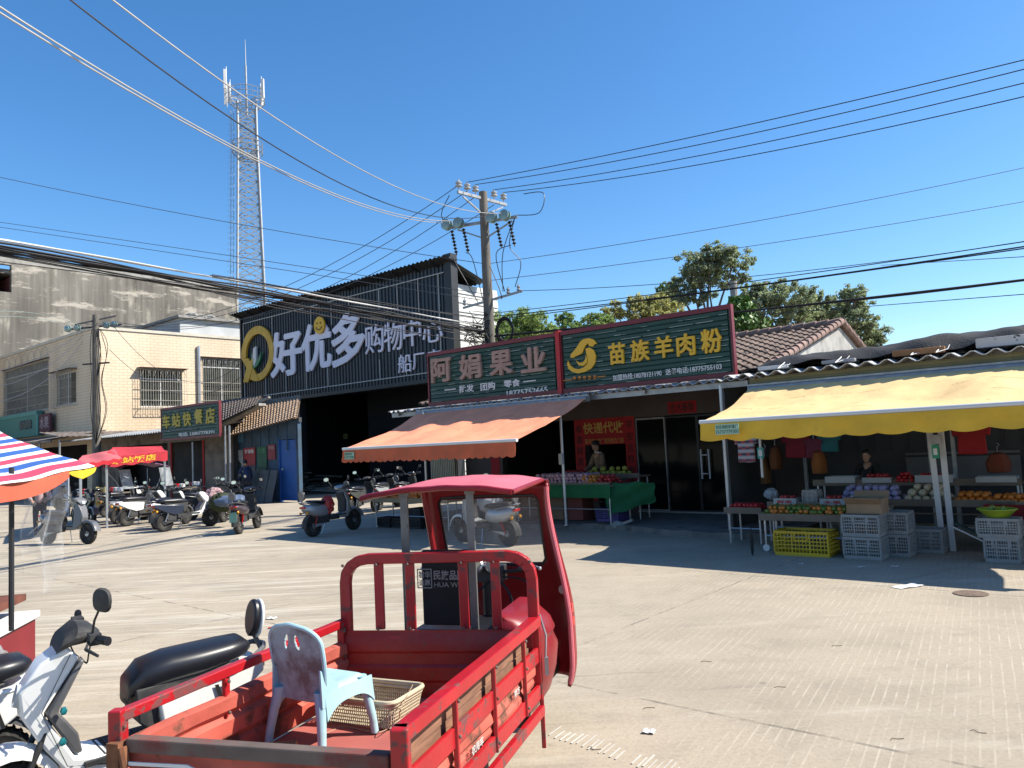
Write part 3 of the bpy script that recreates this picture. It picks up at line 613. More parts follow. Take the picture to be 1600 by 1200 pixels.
mb = MB(); lab(mb, RB, s_, cc, z0, '电话: 15007778391', (*z5(270, 376), z5(0, 416)[1]), (*z5(640, 340), z5(0, 380)[1]), .015, .012); mb.build('lettering', M_WHT, RB, smooth=0)

# ================================================================ CREAM TILED BUILDING
def brick_mat(name, c1, c2, mort, sx, sz):
    m = mat(name, c1, rough=.55, var=.05); n, L, b = nodes_of(m); tc = n.new('ShaderNodeTexCoord'); sp = n.new('ShaderNodeSeparateXYZ'); L.new(tc.outputs['Object'], sp.inputs[0])
    ad = n.new('ShaderNodeMath'); L.new(sp.outputs[0], ad.inputs[0]); L.new(sp.outputs[1], ad.inputs[1]); cb = n.new('ShaderNodeCombineXYZ'); L.new(ad.outputs[0], cb.inputs[0]); L.new(sp.outputs[2], cb.inputs[1])
    br = n.new('ShaderNodeTexBrick'); br.inputs['Scale'].default_value = 1; br.inputs['Brick Width'].default_value = sx; br.inputs['Row Height'].default_value = sz; br.inputs['Mortar Size'].default_value = .011; br.inputs['Color1'].default_value = (*c1, 1); br.inputs['Color2'].default_value = (*c2, 1); br.inputs['Mortar'].default_value = (*mort, 1)
    L.new(cb.outputs[0], br.inputs['Vector'])
    no = n.new('ShaderNodeTexNoise'); no.inputs['Scale'].default_value = .5; no.inputs['Detail'].default_value = 8; mp = n.new('ShaderNodeMapping'); mp.inputs['Scale'].default_value = (1, 1, .3); L.new(tc.outputs['Object'], mp.inputs[0]); L.new(mp.outputs[0], no.inputs['Vector'])
    r = n.new('ShaderNodeMapRange'); r.inputs[1].default_value = .42; r.inputs[2].default_value = .75; r.inputs[4].default_value = .45; L.new(no.outputs[0], r.inputs[0])
    mx = n.new('ShaderNodeMix'); mx.data_type = 'RGBA'; mx.blend_type = 'MULTIPLY'; L.new(r.outputs[0], mx.inputs[0]); L.new(br.outputs['Color'], mx.inputs[6]); mx.inputs[7].default_value = (.55, .47, .38, 1); L.new(mx.outputs[2], b.inputs['Base Color']); return m
M_CREAM = brick_mat('cream_wall_tiles', (.66, .53, .38), (.63, .50, .355), (.40, .32, .22), .42, .16)
CT = -42.49; CS = 16.41; CZ = 8.93
cb_ = grid_thing('tiled_building', 'two storey cream tiled building with barred windows on the left', 'building', CT, CS)
mb = MB()
def ts_r(p0, p1): (a, za), (b, zb) = T(*p0, CT), T(*p1, CT); return (a - CS, b - CS, zb, za)
w1 = (2.33, 4.70, 4.70, 6.75); w2 = (5.95, 8.4, 4.75, 7.55)
wall_open(mb, 0, 16, 0, CZ, [w1, w2, (.6, 3.2, 0, 2.8), (3.8, 7, 0, 2.8)], .25, 'y', -.25)
fl = [(S(7, 600, CS)[0] - CT, S(76, 600, CS)[0] - CT, S(40, 645, CS)[1], S(40, 572, CS)[1]), (S(89, 600, CS)[0] - CT, S(119, 600, CS)[0] - CT, S(104, 632, CS)[1], S(104, 582, CS)[1])]
wall_open(mb, -22, -.25, 0, CZ, fl + [(-8, -1, 0, 2.8), (-17, -9.5, 0, 2.8)], .25, 'x', 0)
mb.bx(-22, 0.0 - .25, 15.75, 16, 0, CZ); mb.bx(-22, -21.75, .25, 15.75, 0, CZ); mb.build('wall', M_CREAM, cb_, smooth=0)
mb = MB(); mb.bx(-21.7, -.26, .26, 15.7, CZ - .9, CZ - .75); mb.bx(-21.7, -.26, .26, 15.7, 3.2, 3.4); mb.bx(-2.4, -2.3, .26, 15.7, 3.4, CZ - .9); mb.bx(-21.7, -.26, 2.6, 2.7, 3.4, CZ - .9); mb.bx(-21.7, -.26, 3, 3.1, 0, 3.2); mb.bx(-3.3, -3.2, 3.1, 15.7, 0, 3.2); mb.build('room', M_DARKROOM, cb_, smooth=0)
mb = MB(); mb.bx(-22.05, .06, -.06, -.001, CZ - .12, CZ + .03); mb.bx(.001, .06, 0, 16, CZ - .12, CZ + .03); mb.bx(-.25, .07, -.07, .25, 0, 0.0) if 0 else None; mb.bx(-.12, .012, -.012, .12, 3.2, CZ - .12); mb.build('cornice', mat('cream_cornice', (.60, .55, .45), rough=.8), cb_, smooth=0)
def barred(o, axis, h, depth=.35, arch=True, frame=True):
    """window with frame, panes and a projecting steel cage"""
    a, b, z0, z1 = h; mk = lambda u, out, z: ((out, u, z) if axis == 'y' else (u, -out, z))
    def bx(mb, u0, u1, o0, o1, za, zb): p, q_ = mk(u0, o0, za), mk(u1, o1, zb); mb.bx(min(p[0], q_[0]), max(p[0], q_[0]), min(p[1], q_[1]), max(p[1], q_[1]), za, zb)
    mb = MB(); m_ = (a + b) / 2; zt = z1 - .45 if arch else z1
    for u in (a, m_ - .03, b - .06): bx(mb, u, u + .06, -.16, -.10, z0, zt)
    bx(mb, a, b, -.17, -.09, z0 + .001, z0 + .06); bx(mb, a, b, -.17, -.09, zt - .06, zt)
    wn = mb.build('window', M_WHT, o, smooth=0)
    mb = MB(); bx(mb, a, m_ - .03, -.14, -.12, z0, z1); bx(mb, m_ + .03, b, -.14, -.12, z0, z1); mb.build('pane', mat('dusty_glass', (.05, .055, .05), rough=.15, var=.3), wn, smooth=0)
    mb = MB(); n_ = int((b - a + .2) / .13)
    for i in range(n_ + 1):
        u = a - .1 + (b - a + .2) * i / n_; mb.beam(mk(u, depth, z0 - .12), mk(u, depth, z1 + .05), .015, .015)
    for z_ in (z0 - .12, z0 + .35, z0 + .9, z0 + 1.4, z1 + .05): mb.beam(mk(a - .1, depth, z_), mk(b + .1, depth, z_), .025, .025)
    for u in (a - .1, b + .1):
        for z_ in (z0 - .12, z1 + .05): mb.beam(mk(u, 0, z_), mk(u, depth, z_), .025, .025)
    for i in range(7):
        c_ = a + (b - a) * (i + .5) / 7; r = (b - a) / 14
        mb.tube([mk(c_ + r * 1.3 * math.cos(R_(x)), depth + .01, z1 - .38 + r * 2.2 * math.sin(R_(x))) for x in range(0, 181, 30)], .01, 4)
        mb.tube([mk(c_ + r * math.cos(R_(x)), depth + .01, z0 - .08 + r * math.sin(R_(x))) for x in range(0, 181, 45)], .008, 4)
    mb.build('grille', mat('pale_grille', (.40, .38, .33), rough=.6, var=.2), wn, smooth=0)
    mb = MB(); bx(mb, a - .15, b + .15, .0, depth + .12, z1 + .08, z1 + .11); mb.build('hood', mat('rusty_hood', (.12, .06, .04), rough=.9, var=.3), wn, smooth=0)
barred(cb_, 'y', w1); barred(cb_, 'y', w2, .05)
barred(cb_, 'x', fl[0], .05); barred(cb_, 'x', fl[1], .3, arch=False)
mb = MB(); sp_, zt_ = T(309, 541, CT); mb.tube([(.1, sp_ - CS, 3.0), (.1, sp_ - CS, zt_)], .085, 10); mb.build('downpipe', M_STEEL, cb_)
mb = MB(); mb.bx(-6.2, -.35, 4.8, 10.2, CZ - .72, CZ + .95); mb.build('stair_head', mat('grey_render', (.50, .52, .53), rough=.9, var=.12, scale=1, col2=(.30, .30, .30), mask=(.6, .8), mscale=1.2), cb_, smooth=0)
mb = MB(); mb.bx(-6.4, -.1, 4.6, 10.4, CZ + .95, CZ + 1.10); mb.build('roof_slab', mat('slab_cement', (.30, .29, .27), rough=.95, var=.3, scale=3), cb_, smooth=0)
mb = MB(); q = random.Random(2)
for i in range(16): mb.sphere((-2.6 + q.uniform(-2, 2.2), 5.6 + q.uniform(-.3, 1.6), CZ + 1.14 + q.uniform(0, .10)), q.uniform(.15, .38), 7, 5, sz=(1.6, 1, .5))
mb.build('roof_rubble', M_PLASTER, cb_, smooth=0)
# canopy over the pavement of the cream building
cn = grid_thing('canopy', 'long rusty sheet canopy along the foot of the cream tiled building', 'canopy', CT, CS)
mb = MB(); corr_sheet(mb, -22, 1.6, -2.6, 3.0, -.05, 3.42, .25, .02); mb.bx(-22, 1.6, -2.63, -2.55, 2.88, 2.99); mb.build('sheet', mat('rusty_canopy_sheet', (.20, .17, .15), rough=.8, var=.3, scale=1.5, col2=(.10, .06, .045), mask=(.5, .65), mscale=2), cn, smooth=50)
mb = MB(); mb.grid(lambda u, v: (.05 + 2.6 * u, -2.6 + 13 * v, 3.42 - .3 * u + .02 * math.sin(v * 300)), 1, 200, 0, .02); mb.build('sheet', mat('rusty_canopy_sheet', (.20, .17, .15), rough=.8, var=.3, scale=1.5, col2=(.10, .06, .045), mask=(.5, .65), mscale=2), cn, smooth=50)
for x in (-10, -4.5, -.2, 2.4): mb = MB(); mb.tube([(x, -2.5, 0), (x, -2.5, 2.95)], .045, 8); mb.build('post', M_GREYMETAL, cn)
# signs on the cream building
s_ = CS - .35; (a, z1), (b, z0) = S(-70, 645, s_), S(52, 640, s_); z1 = S(58, 642, s_)[1]; z0 = S(55, 681, s_)[1]; b = S(60, 660, s_)[0]
o = grid_thing('signboard', 'pale teal shop board hanging above the canopy of the cream building', 'signboard', b, s_, z0); mb = MB(); mb.bx(a - b, 0, 0, .2, 0, z1 - z0); mb.build('panel', mat('pale_teal', (.07, .26, .22), rough=.6, var=.1), o, smooth=0)
mb = MB(); mb.bx(-.3, 0, -.04, -.002, 0, z1 - z0); mb.bx(a - b, 0, -.04, -.002, z1 - z0 - .2, z1 - z0 + .02); mb.build('trim', mat('teal_edge', (.10, .33, .29)), o, smooth=0)
mb = MB(); text(mb, '综合商店', -3.0, -1.0, .45, 1.0, -.005, .05, .03); mb.build('lettering', mat('grey_green_letter', (.10, .13, .12)), o, smooth=0)
(a, z1), (b, z0) = S(61, 648, s_), S(78, 674, s_); o = grid_thing('signboard', 'small maroon panel sign right of the pale teal board', 'signboard', (a + b) / 2, s_, z0); mb = MB(); w_ = (b - a) / 2; mb.bx(-w_, w_, 0, .12, 0, z1 - z0); mb.build('panel', mat('dull_maroon', (.11, .03, .045), rough=.7), o, smooth=0)
mb = MB(); text(mb, '水果', -w_ * .8, w_ * .8, .2, z1 - z0 - .15, -.002, .02, .02); mb.build('lettering', mat('dull_pink', (.4, .3, .32)), o, smooth=0)

# ================================================================ GREY WEATHERED BUILDING BEHIND
def weather_mat():
    m = mat('weathered_render', (.215, .20, .175), rough=.95, var=.4, scale=.35, stretch=(1, 1, .5), bump=.3, bscale=3, col2=(.50, .46, .38), mask=(.56, .66), mscale=.5, detail=10)
    n, L, b = nodes_of(m); tc = n.new('ShaderNodeTexCoord'); mp = n.new('ShaderNodeMapping'); mp.inputs['Scale'].default_value = (1.6, 1.6, .08); L.new(tc.outputs['Object'], mp.inputs[0]); x = n.new('ShaderNodeTexNoise'); x.inputs['Scale'].default_value = 1.8; x.inputs['Detail'].default_value = 8; L.new(mp.outputs[0], x.inputs['Vector'])
    r = n.new('ShaderNodeMapRange'); r.inputs[1].default_value = .35; r.inputs[2].default_value = .7; r.inputs[4].default_value = .75; L.new(x.outputs[0], r.inputs[0]); col = b.inputs['Base Color'].links[0].from_socket
    mx = n.new('ShaderNodeMix'); mx.data_type = 'RGBA'; mx.blend_type = 'MULTIPLY'; L.new(r.outputs[0], mx.inputs[0]); L.new(col, mx.inputs[6]); mx.inputs[7].default_value = (.42, .40, .37, 1)
    mp2 = n.new('ShaderNodeMapping'); mp2.inputs['Scale'].default_value = (.25, .25, 1.1); L.new(tc.outputs['Object'], mp2.inputs[0]); y = n.new('ShaderNodeTexNoise'); y.inputs['Scale'].default_value = 1.0; y.inputs['Detail'].default_value = 12; y.inputs['Roughness'].default_value = .72; L.new(mp2.outputs[0], y.inputs['Vector'])
    r2 = n.new('ShaderNodeMapRange'); r2.inputs[1].default_value = .54; r2.inputs[2].default_value = .60; r2.inputs[4].default_value = .7; L.new(y.outputs[0], r2.inputs[0])
    m2 = n.new('ShaderNodeMix'); m2.data_type = 'RGBA'; L.new(r2.outputs[0], m2.inputs[0]); L.new(mx.outputs[2], m2.inputs[6]); m2.inputs[7].default_value = (.44, .40, .34, 1); L.new(m2.outputs[2], b.inputs['Base Color']); return m
gb = grid_thing('weathered_building', 'tall grey building with peeling blackened render behind the cream one', 'building', -60, 0)
mb = MB(); (sa, za), (sb, zb2) = T(-4, 412, -60), T(18, 457, -60)
wall_open(mb, 4, 34.7, 0, 16.3, [(sa - .2, sb, zb2, T(18, 414, -60)[1])], .4, 'y', -.4)
mb.bx(-12, -.4, 4, 4.4, 0, 16.3); mb.bx(-12, -.4, 34.3, 34.7, 0, 16.3); mb.bx(-12, -11.6, 4.4, 34.3, 0, 16.3); mb.bx(-11.6, -.4, 4.4, 34.3, 15.2, 15.5); mb.build('wall', weather_mat(), gb, smooth=0)
mb = MB(); mb.bx(-3, -.45, sb + .02, sb + .12, zb2 - .3, 15); mb.bx(-3.2, -3, sa - 3, sb, zb2 - .3, 15); mb.bx(-.46, -.4, sb - .04, sb + .001, zb2, 15) if 0 else None; mb.build('balcony_reveal', mat('dusty_red_render', (.20, .05, .05), rough=.9), gb, smooth=0)
mb = MB(); mb.bx(.002, .05, 4, 34.6, 15.9, 16.35); mb.bx(-.5, .05, 34.7, 34.85, 11, 16.35); mb.build('coping', M_PLASTER, gb, smooth=0)

# ================================================================ LATTICE TOWER
tx, ty, _ = Y(393, 500, 75); tw = thing('lattice_tower', 'pale steel lattice telecom tower with two ring platforms and a mast', 'tower', (tx, ty, 0), R_(20))
M_TOWER = mat('tower_galvanised', (.36, .385, .41), rough=.5, metal=.2, var=.15)
def zy(py, px=390): return Y(px, py, 75)[2]
zt_ = zy(165, 380); top_hw = .88; base_hw = 1.7; z500 = zy(500)
hw = lambda z: (base_hw + (top_hw - base_hw) * min(1, z / (zt_ * .92)) ** .95)
for sx, sy in ((1, 1), (1, -1), (-1, -1), (-1, 1)):
    mb = MB(); mb.tube([(sx * hw(z), sy * hw(z), z) for z in np.linspace(0, zt_, 24)], .13, 6); mb.build('leg', M_TOWER, tw)
mb = MB(); zz = [0]
while zz[-1] < zt_ - .5: zz.append(zz[-1] + hw(zz[-1]) * 1.0 + .15)
zz[-1] = zt_
cs = [(1, 1), (1, -1), (-1, -1), (-1, 1)]
for a, b in zip(zz, zz[1:]):
    for i in range(4):
        p, q_ = cs[i], cs[(i + 1) % 4]; A = (p[0] * hw(a), p[1] * hw(a), a); B = (q_[0] * hw(a), q_[1] * hw(a), a); A2 = (p[0] * hw(b), p[1] * hw(b), b); B2 = (q_[0] * hw(b), q_[1] * hw(b), b)
        mb.beam(A, B2, .08, .08); mb.beam(B, A2, .08, .08); mb.beam(A, B, .08, .08)
mb.build('bracing', M_TOWER, tw, smooth=0)
mb = MB(); X = -hw(0) * .75
for sx in (-.9, -.45): mb.tube([(-hw(z) + sx * .6 - .1, -hw(z) * .5, z) for z in np.linspace(0, zt_ * .98, 20)], .03, 4)
for z in np.arange(.5, zt_ * .97, .55): mb.beam((-hw(z) - .64, -hw(z) * .5, z), (-hw(z) - .37, -hw(z) * .5, z), .03, .03); mb.tube([(-hw(z) - .5 - .45 * math.cos(R_(a)), -hw(z) * .5 + .45 * math.sin(R_(a)), z) for a in range(-90, 91, 45)], .012, 3)
mb.build('caged_ladder', M_TOWER, tw, smooth=0)
for zp, r in ((zy(240, 381), 1.45), (zy(160, 380), 1.75)):
    mb = MB(); n_ = 20
    for dz, rr_ in ((0, r), (.55, r), (1.05, r), (-.5, r * .7)): mb.tube([(rr_ * math.cos(2 * math.pi * i / n_), rr_ * math.sin(2 * math.pi * i / n_), zp + dz) for i in range(n_)], .04, 4, closed=True)
    for i in range(n_): a = 2 * math.pi * i / n_; mb.beam((r * math.cos(a), r * math.sin(a), zp), (r * math.cos(a), r * math.sin(a), zp + 1.05), .035, .035)
    for i in range(12): a = 2 * math.pi * i / 12; mb.beam((r * .3 * math.cos(a), r * .3 * math.sin(a), zp), (r * math.cos(a), r * math.sin(a), zp), .06, .04); mb.beam((r * .4 * math.cos(a), r * .4 * math.sin(a), zp - 1), (r * math.cos(a), r * math.sin(a), zp), .04, .04)
    mb.build('platform', M_TOWER, tw, smooth=0)
for a, h0 in ((200, 1.2), (165, .4), (190, -.3), (-20, 0), (60, .4)):
    r = 2.0; x, y = r * math.cos(R_(a) - R_(20)), r * math.sin(R_(a) - R_(20)); mb = MB(); z_ = zy(160, 380) + h0; mb.box((x, y, z_ + 1), (.3, .16, 2.0), rz=R_(a - 20)); mb.tube([(x * .93, y * .93, z_ - .3), (x * .93, y * .93, z_ + 2.3)], .04, 6); mb.beam((x * .6, y * .6, z_ + .3), (x, y, z_ + .5), .06, .06); mb.build('antenna', M_WHT, tw, bevel=.03)
mb = MB(); zm = zy(62, 376); mb.tube([(0, 0, zt_ - 1), (0, 0, zt_ + (zm - zt_) * .6)], .1, 8); mb.tube([(0, 0, zt_ + (zm - zt_) * .6), (0, 0, zm)], [.06, .02], 6); mb.build('mast', M_TOWER, tw)

# ================================================================ POLES
M_POLE = mat('concrete_pole', (.16, .145, .125), rough=.9, var=.25, scale=6, col2=(.07, .065, .06), mask=(.5, .7), mscale=5, stretch=(1, 1, .3), bump=.2)
M_CER = mat('brown_glass_insulator', (.22, .32, .31), rough=.15, coat=.5); M_CERW = mat('pale_ceramic', (.50, .50, .49), rough=.25)
px_, py_, _ = W(-14.75, 16.5); P1 = Vector((px_, py_, 0)); 
up = thing('utility_pole', 'concrete utility pole with two crossarms and coiled cable behind the green signboard', 'utility pole', tuple(P1))
mb = MB(); mb.tube([(0, 0, 0), (0, 0, 5), (0, 0, 9.15)], [.18, .15, .12], 16); pl = mb.build('pole', M_POLE, up)
A1 = Vector((-.70, -.72, 0)); zA = 8.95; zB = 8.25; A2 = Vector((-1.02, .40, 0))
for (v, z_, r) in ((A1, zA, 1.0), (A2, zB, 1.0)):
    mb = MB(); mb.beam((v.x, v.y, z_), (-v.x * .95, -v.y * .95, z_), .07, .08); mb.beam((v.x * .8, v.y * .8, z_ - .1), (0, 0, z_ - .5), .04, .04); mb.beam((-v.x * .8, -v.y * .8, z_ - .1), (0, 0, z_ - .5), .04, .04); mb.build('crossarm', M_GREYMETAL, up, smooth=0)
ins = lambda r: [(r * .25, 0), (r, .03), (r, .06), (r * .45, .09), (r * .9, .12), (r * .9, .15), (r * .3, .18), (r * .25, .22)]
PIN = []
for k in (-.95, -.62, -.3, .45, .85):
    p = A1 * -k; mb = MB(); mb.lathe([(.015, 0), (.015, .1)] + [(a, b + .1) for a, b in ins(.10)], c=(p.x, p.y, zA + .04), n=12); mb.build('insulator', M_CERW, up); PIN.append(P1 + Vector((p.x, p.y, zA + .36)))
DE = []
for k in (-.97, -.62, .35, .72):
    p = A2 * -k; mb = MB(); d = Vector((-.5, -.8, .08)).normalized()
    for j in range(2):
        c_ = Vector((p.x, p.y, zB)) + d * (.18 + .13 * j); M = Matrix.Translation(c_) @ d.to_track_quat('Z', 'Y').to_matrix().to_4x4(); mb.lathe([(.03, -.05), (.16, -.02), (.16, .01), (.04, .04)], n=14, M=M)
    mb.build('disc_insulator', M_CER, up); DE.append(P1 + Vector((p.x, p.y, zB)) + d * .45)
    mb = MB(); q0 = Vector((p.x, p.y, zB - .12)); d = Vector((.12, -.1, -.75))
    for j in range(7): c_ = q0 + d * (j / 7); mb.lathe([(.02, -.05), (.065, -.01), (.02, .03)], c=tuple(c_), n=10)
    mb.tube([q0, q0 + d], .02, 6); mb.build('surge_arrester', M_DARKMETAL, up)
mb = MB(); z_ = 5.9; mb.beam((-.75, .25, z_ - .12), (1.0, -.35, z_ + .18), .06, .06)
for k in (-.7, .6, .9): mb.lathe([(a, b) for a, b in ins(.06)], c=(k, -.33 * k, z_ + .05 + .15 * k), n=8)
mb.build('crossarm', M_GREYMETAL, up)
mb = MB(); q = random.Random(1)
for j in range(9):
    rr_ = .30 + q.uniform(-.03, .03); ox, oz = q.uniform(-.02, .02), q.uniform(-.03, .03)
    mb.tube([(.45 + ox + rr_ * .75 * math.cos(a), -.28 - .25 * math.cos(a) * .3, 4.98 + oz + rr_ * 1.15 * math.sin(a)) for a in np.linspace(0, 2 * math.pi, 22)[:-1]], .018, 5, closed=True)
mb.build('cable_coil', M_BLACK, up)
mb = MB()
for j in range(14):
    a = q.uniform(0, 6.28); z0 = 4.7 + q.uniform(-.2, .6); pts = [(q.uniform(-.75, .1), q.uniform(-.35, -.1), z0 + q.uniform(-.35, .35)) for _ in range(5)]
    mb.tube([Vector(p) for p in pts], .014, 4)
for j in range(6): mb.tube([(q.uniform(-.2, .2), -.2, 4.9), (q.uniform(-.8, .6), -.25, 4.0 + q.uniform(-.3, .3)), (q.uniform(-.6, .5), -.2, 3.0)], .009, 4)
mb.build('cable_tangle', M_BLACK, up)
def jump(pts, r=.012): 
    # smooth hanging jumper
    P = [Vector(p) for p in pts]; out = []
    for i in range(len(P) - 1):
        p0, p1, p2, p3 = P[max(i - 1, 0)], P[i], P[i + 1], P[min(i + 2, len(P) - 1)]
        for k in range(6):
            t = k / 6; out.append(.5 * ((2 * p1) + (-p0 + p2) * t + (2 * p0 - 5 * p1 + 4 * p2 - p3) * t * t + (-p0 + 3 * p1 - 3 * p2 + p3) * t ** 3))
    out.append(P[-1]); return out
mb = MB()
for pts in ([(-1.0, .4, zB - .9), (-.85, .2, 7.0), (-.3, .1, 5.9)], [(-.6, .3, zB - .8), (-.4, .2, 7.2), (-.15, .1, 5.95)], [(.75, -.3, zB - .8), (.3, -.3, 7.2), (.5, -.3, 6.1)], [(.9, -.35, zB), (.7, -.4, 7.4), (1.0, -.4, 6.9), (.8, -.4, 6.2)], [(.9, -.35, zB), (.5, -.4, 7.2), (.45, -.3, 6.1)], [(-.95, -.6, 8.9), (-1.25, 0, 8.5), (-.95, .4, 8.2)], [(.95, -.35, zB + .05), (1.6, -.5, 8.3), (1.75, -.4, 8.9), (1.2, .2, 9.1)], [(.1, -.2, 6.9), (.35, -.2, 6.2), (.4, -.2, 5.9)]):
    mb.tube(jump(pts), .013, 5)
mb.build('jumper_wires', M_DARKMETAL, up)
# second pole by the cream building
p2 = Y(151, 690, 34.5); P2 = Vector((p2[0], p2[1], 0)); z2 = Y(149, 492, 34.5)[2]
up2 = thing('utility_pole', 'slim weathered utility pole before the corner of the cream tiled building', 'utility pole', tuple(P2))
mb = MB(); mb.tube([(0, 0, 0), (0, 0, z2)], [.20, .14], 14); mb.build('pole', M_POLE, up2)
for z_, v in ((z2 - .55, Vector((1.0, .35, .12))), (z2 - .25, Vector((.65, .5, .25))), (Y(151, 568, 34.5)[2], Vector((.65, -.1, 0)))):
    mb = MB(); mb.beam(tuple(-v + Vector((0, 0, z_))), tuple(v + Vector((0, 0, z_))), .07, .07); mb.build('crossarm', M_DARKMETAL, up2, smooth=0)
for k in (-.95, -.6, .5, .8):
    mb = MB(); c_ = Vector((1.0 * k, .35 * k - .1, z2 - .55 + .12 * k)); M = Matrix.Translation(c_) @ Vector((-.3, -.9, -.1)).to_track_quat('Z', 'Y').to_matrix().to_4x4(); mb.lathe([(.03, 0), (.16, .03), (.16, .06), (.05, .1), (.14, .13), (.14, .16), (.03, .2)], n=12, M=M); mb.build('disc_insulator', M_CER, up2)
mb = MB(); q = random.Random(6)
for j in range(7):
    x = q.uniform(-.1, .9); mb.tube(jump([(x * .5, -.25, z2 - .7), (x, -.3, z2 - 1.8 + q.uniform(-.4, .4)), (x * .6, -.28, z2 - 3), (x * .9, -.3, z2 - 4.4), (.1, -.25, 2.6)]), .016, 4)
mb.build('jumper_wires', M_BLACK, up2)

# ================================================================ CABLES
M_CABLE = mat('black_cable', (.012, .012, .013), rough=.6); M_CABLEW = mat('grey_aluminium_cable', (.45, .43, .39), rough=.5, metal=.3); M_CABLET = mat('thin_dark_wire', (.05, .06, .08), rough=.6)
def proj(p):
    x, y, z = p; z -= H; fy = y * math.cos(PITCH) + z * math.sin(PITCH); upv = -y * math.sin(PITCH) + z * math.cos(PITCH); a = x / fy; b = upv / fy
    return (800 + FPX * (a * math.cos(ROLL) - b * math.sin(ROLL)), 600 - FPX * (a * math.sin(ROLL) + b * math.cos(ROLL)))
def cable(label, A, B, mid=None, r=.012, m=None, group='overhead wires', n=28, strands=1, spread=.05):
    """hanging line between two points; mid = pixel the line passes, fixes its sag"""
    A = Vector(A); B = Vector(B); sag = 0.
    def pt(u, sg): return A.lerp(B, u) - Vector((0, 0, sg * 4 * u * (1 - u)))
    if mid:
        lo, hi = -1., 6.
        for _ in range(30):
            s_ = (lo + hi) / 2; best = min((pt(u, s_) for u in np.linspace(.02, .98, 120)), key=lambda p: abs(proj(p)[0] - mid[0]) if p.y > .5 else 1e9)
            if proj(best)[1] > mid[1]: hi = s_
            else: lo = s_
        sag = (lo + hi) / 2
    mb = MB(); q = random.Random(len(label))
    for k in range(strands):
        ph = q.uniform(0, 6.28); off = Vector((q.uniform(-1, 1), q.uniform(-.3, .3), q.uniform(-1, 1))) * spread if strands > 1 else Vector()
        mb.tube([pt(i / n, sag * (1 + (k * .03 if strands > 1 else 0))) + off * (.6 + .4 * math.sin(i * .8 + ph)) for i in range(n + 1)], r, 5)
    o = mb.build('cable', m or M_CABLE, None); tag(o, label, 'cable', group)
    # origin at the first end
    return o
# three/four thick lines from the dead-end insulators over the camera's left
cable('pale aluminium wire, lowest of those running from the pole to the upper left', DE[0], Y(-60, -18, 7.0), (360, 232), .011, M_CABLEW)
cable('pale aluminium wire running close above the lowest one to the upper left', DE[1], Y(-60, -28, 7.2), (360, 226), .011, M_CABLEW)
cable('black wire running from the pole to the top left edge, between pale wires', DE[2], Y(60, -40, 7.5), (360, 182), .010, M_CABLE)
cable('pale wire reaching the top left edge highest of those from the pole', DE[3], Y(125, -40, 7.8), (360, 138), .010, M_CABLEW)
for i, (py, k) in enumerate(((92, 1), (106, 2), (128, 3), (150, 4))):
    nm = ('topmost', 'second', 'third', 'lowest')[i]; mids = ((1200, 188), (1200, 203), (1200, 222), (1200, 237))
    cable(nm + ' of the four dark wires running from the pole to the upper right', PIN[k], Y(1680, py - 18, 13), mids[i], .011, M_CABLE)
for i, k in enumerate((0, 1, 2, 3)):
    nm = ('topmost', 'second', 'third', 'lowest')[i]
    mids = ((560, 391), (560, 404), (575, 415), (590, 425)); e = P2 + Vector((-.8 + .5 * k, .2, z2 - .3))
    cable(nm + ' of four wires dropping from the tall pole to the slim pole', PIN[k] - Vector((0, 0, .15 + .1 * k)), e, mids[i], .011, M_CABLET)
# heavy bundle
BA = Vector(Y(-120, 372 - 8, 8.6)); BB = P1 + Vector((-.15, -.25, 5.0))
cable('heavy black bundle of phone cables crossing before the weathered building', BA, BB, (440, 462), .016, M_CABLE, 'thick cable bundle', 30, 9, .075)
cable('pale sheathed cable riding on top of the heavy bundle', BA + Vector((0, 0, .07)), BB + Vector((0, 0, .12)), (440, 453), .015, mat('white_sheath', (.5, .5, .48)), 'thick cable bundle', 30, 2, .03)
cable('sagging black cable hanging just below the heavy bundle', BA - Vector((0, 0, .1)), BB + Vector((0, 0, -.2)), (440, 474), .010, M_CABLE, 'thick cable bundle', 30, 4, .09)
cable('upper strand group of the bundle fanning out near the tall pole', Vector(Y(330, 430, 12.2)), BB + Vector((0, 0, .35)), (560, 468), .008, M_CABLE, 'thick cable bundle', 20, 3, .06)
cable('lower loose strands drooping over the white lettering of the charcoal hall', Vector(Y(330, 455, 12.2)), BB + Vector((0, 0, -.35)), (600, 510), .008, M_CABLE, 'thick cable bundle', 20, 3, .07)
BR = P1 + Vector((.15, -.25, 5.0))
cable('black bundle running right from the pole, low behind the green signboards', BR - Vector((0, 0, .15)), W(12, 27, 5.6), (1000, 502), .016, M_CABLE, 'cables to the right', 24, 4, .04)
for i, (py, r, mid) in enumerate(((372, .010, (1150, 443)), (380, .014, (1150, 450)), (384, .012, (1180, 447)))):
    cable(('upper', 'middle', 'lower')[i] + ' black cable rising from the pole tangle to the right', BR + Vector((0, 0, .5 - .1 * i)), Y(1700, py - 10, 12.5), mid, r, M_CABLE, 'cables to the right')
cable('thin wire from the left edge passing behind the lattice tower', Y(-100, 255, 24), P1 + Vector((0, 0, 7.0)), (380, 352), .010, M_CABLET)
cable('upper of two faint wires crossing behind the lattice tower base', Y(-100, 333, 30), P1 + Vector((0, 0, 6.1)), (250, 383), .010, M_CABLET)
cable('lower of two faint wires crossing behind the lattice tower base', Y(-100, 340, 30), P1 + Vector((0, 0, 5.9)), (250, 392), .010, M_CABLET)
cable('thin wire rising right from the pole toward the right edge, upper one', P1 + Vector((0, 0, 7.0)), Y(1700, 240, 20), (1190, 344), .009, M_CABLET)
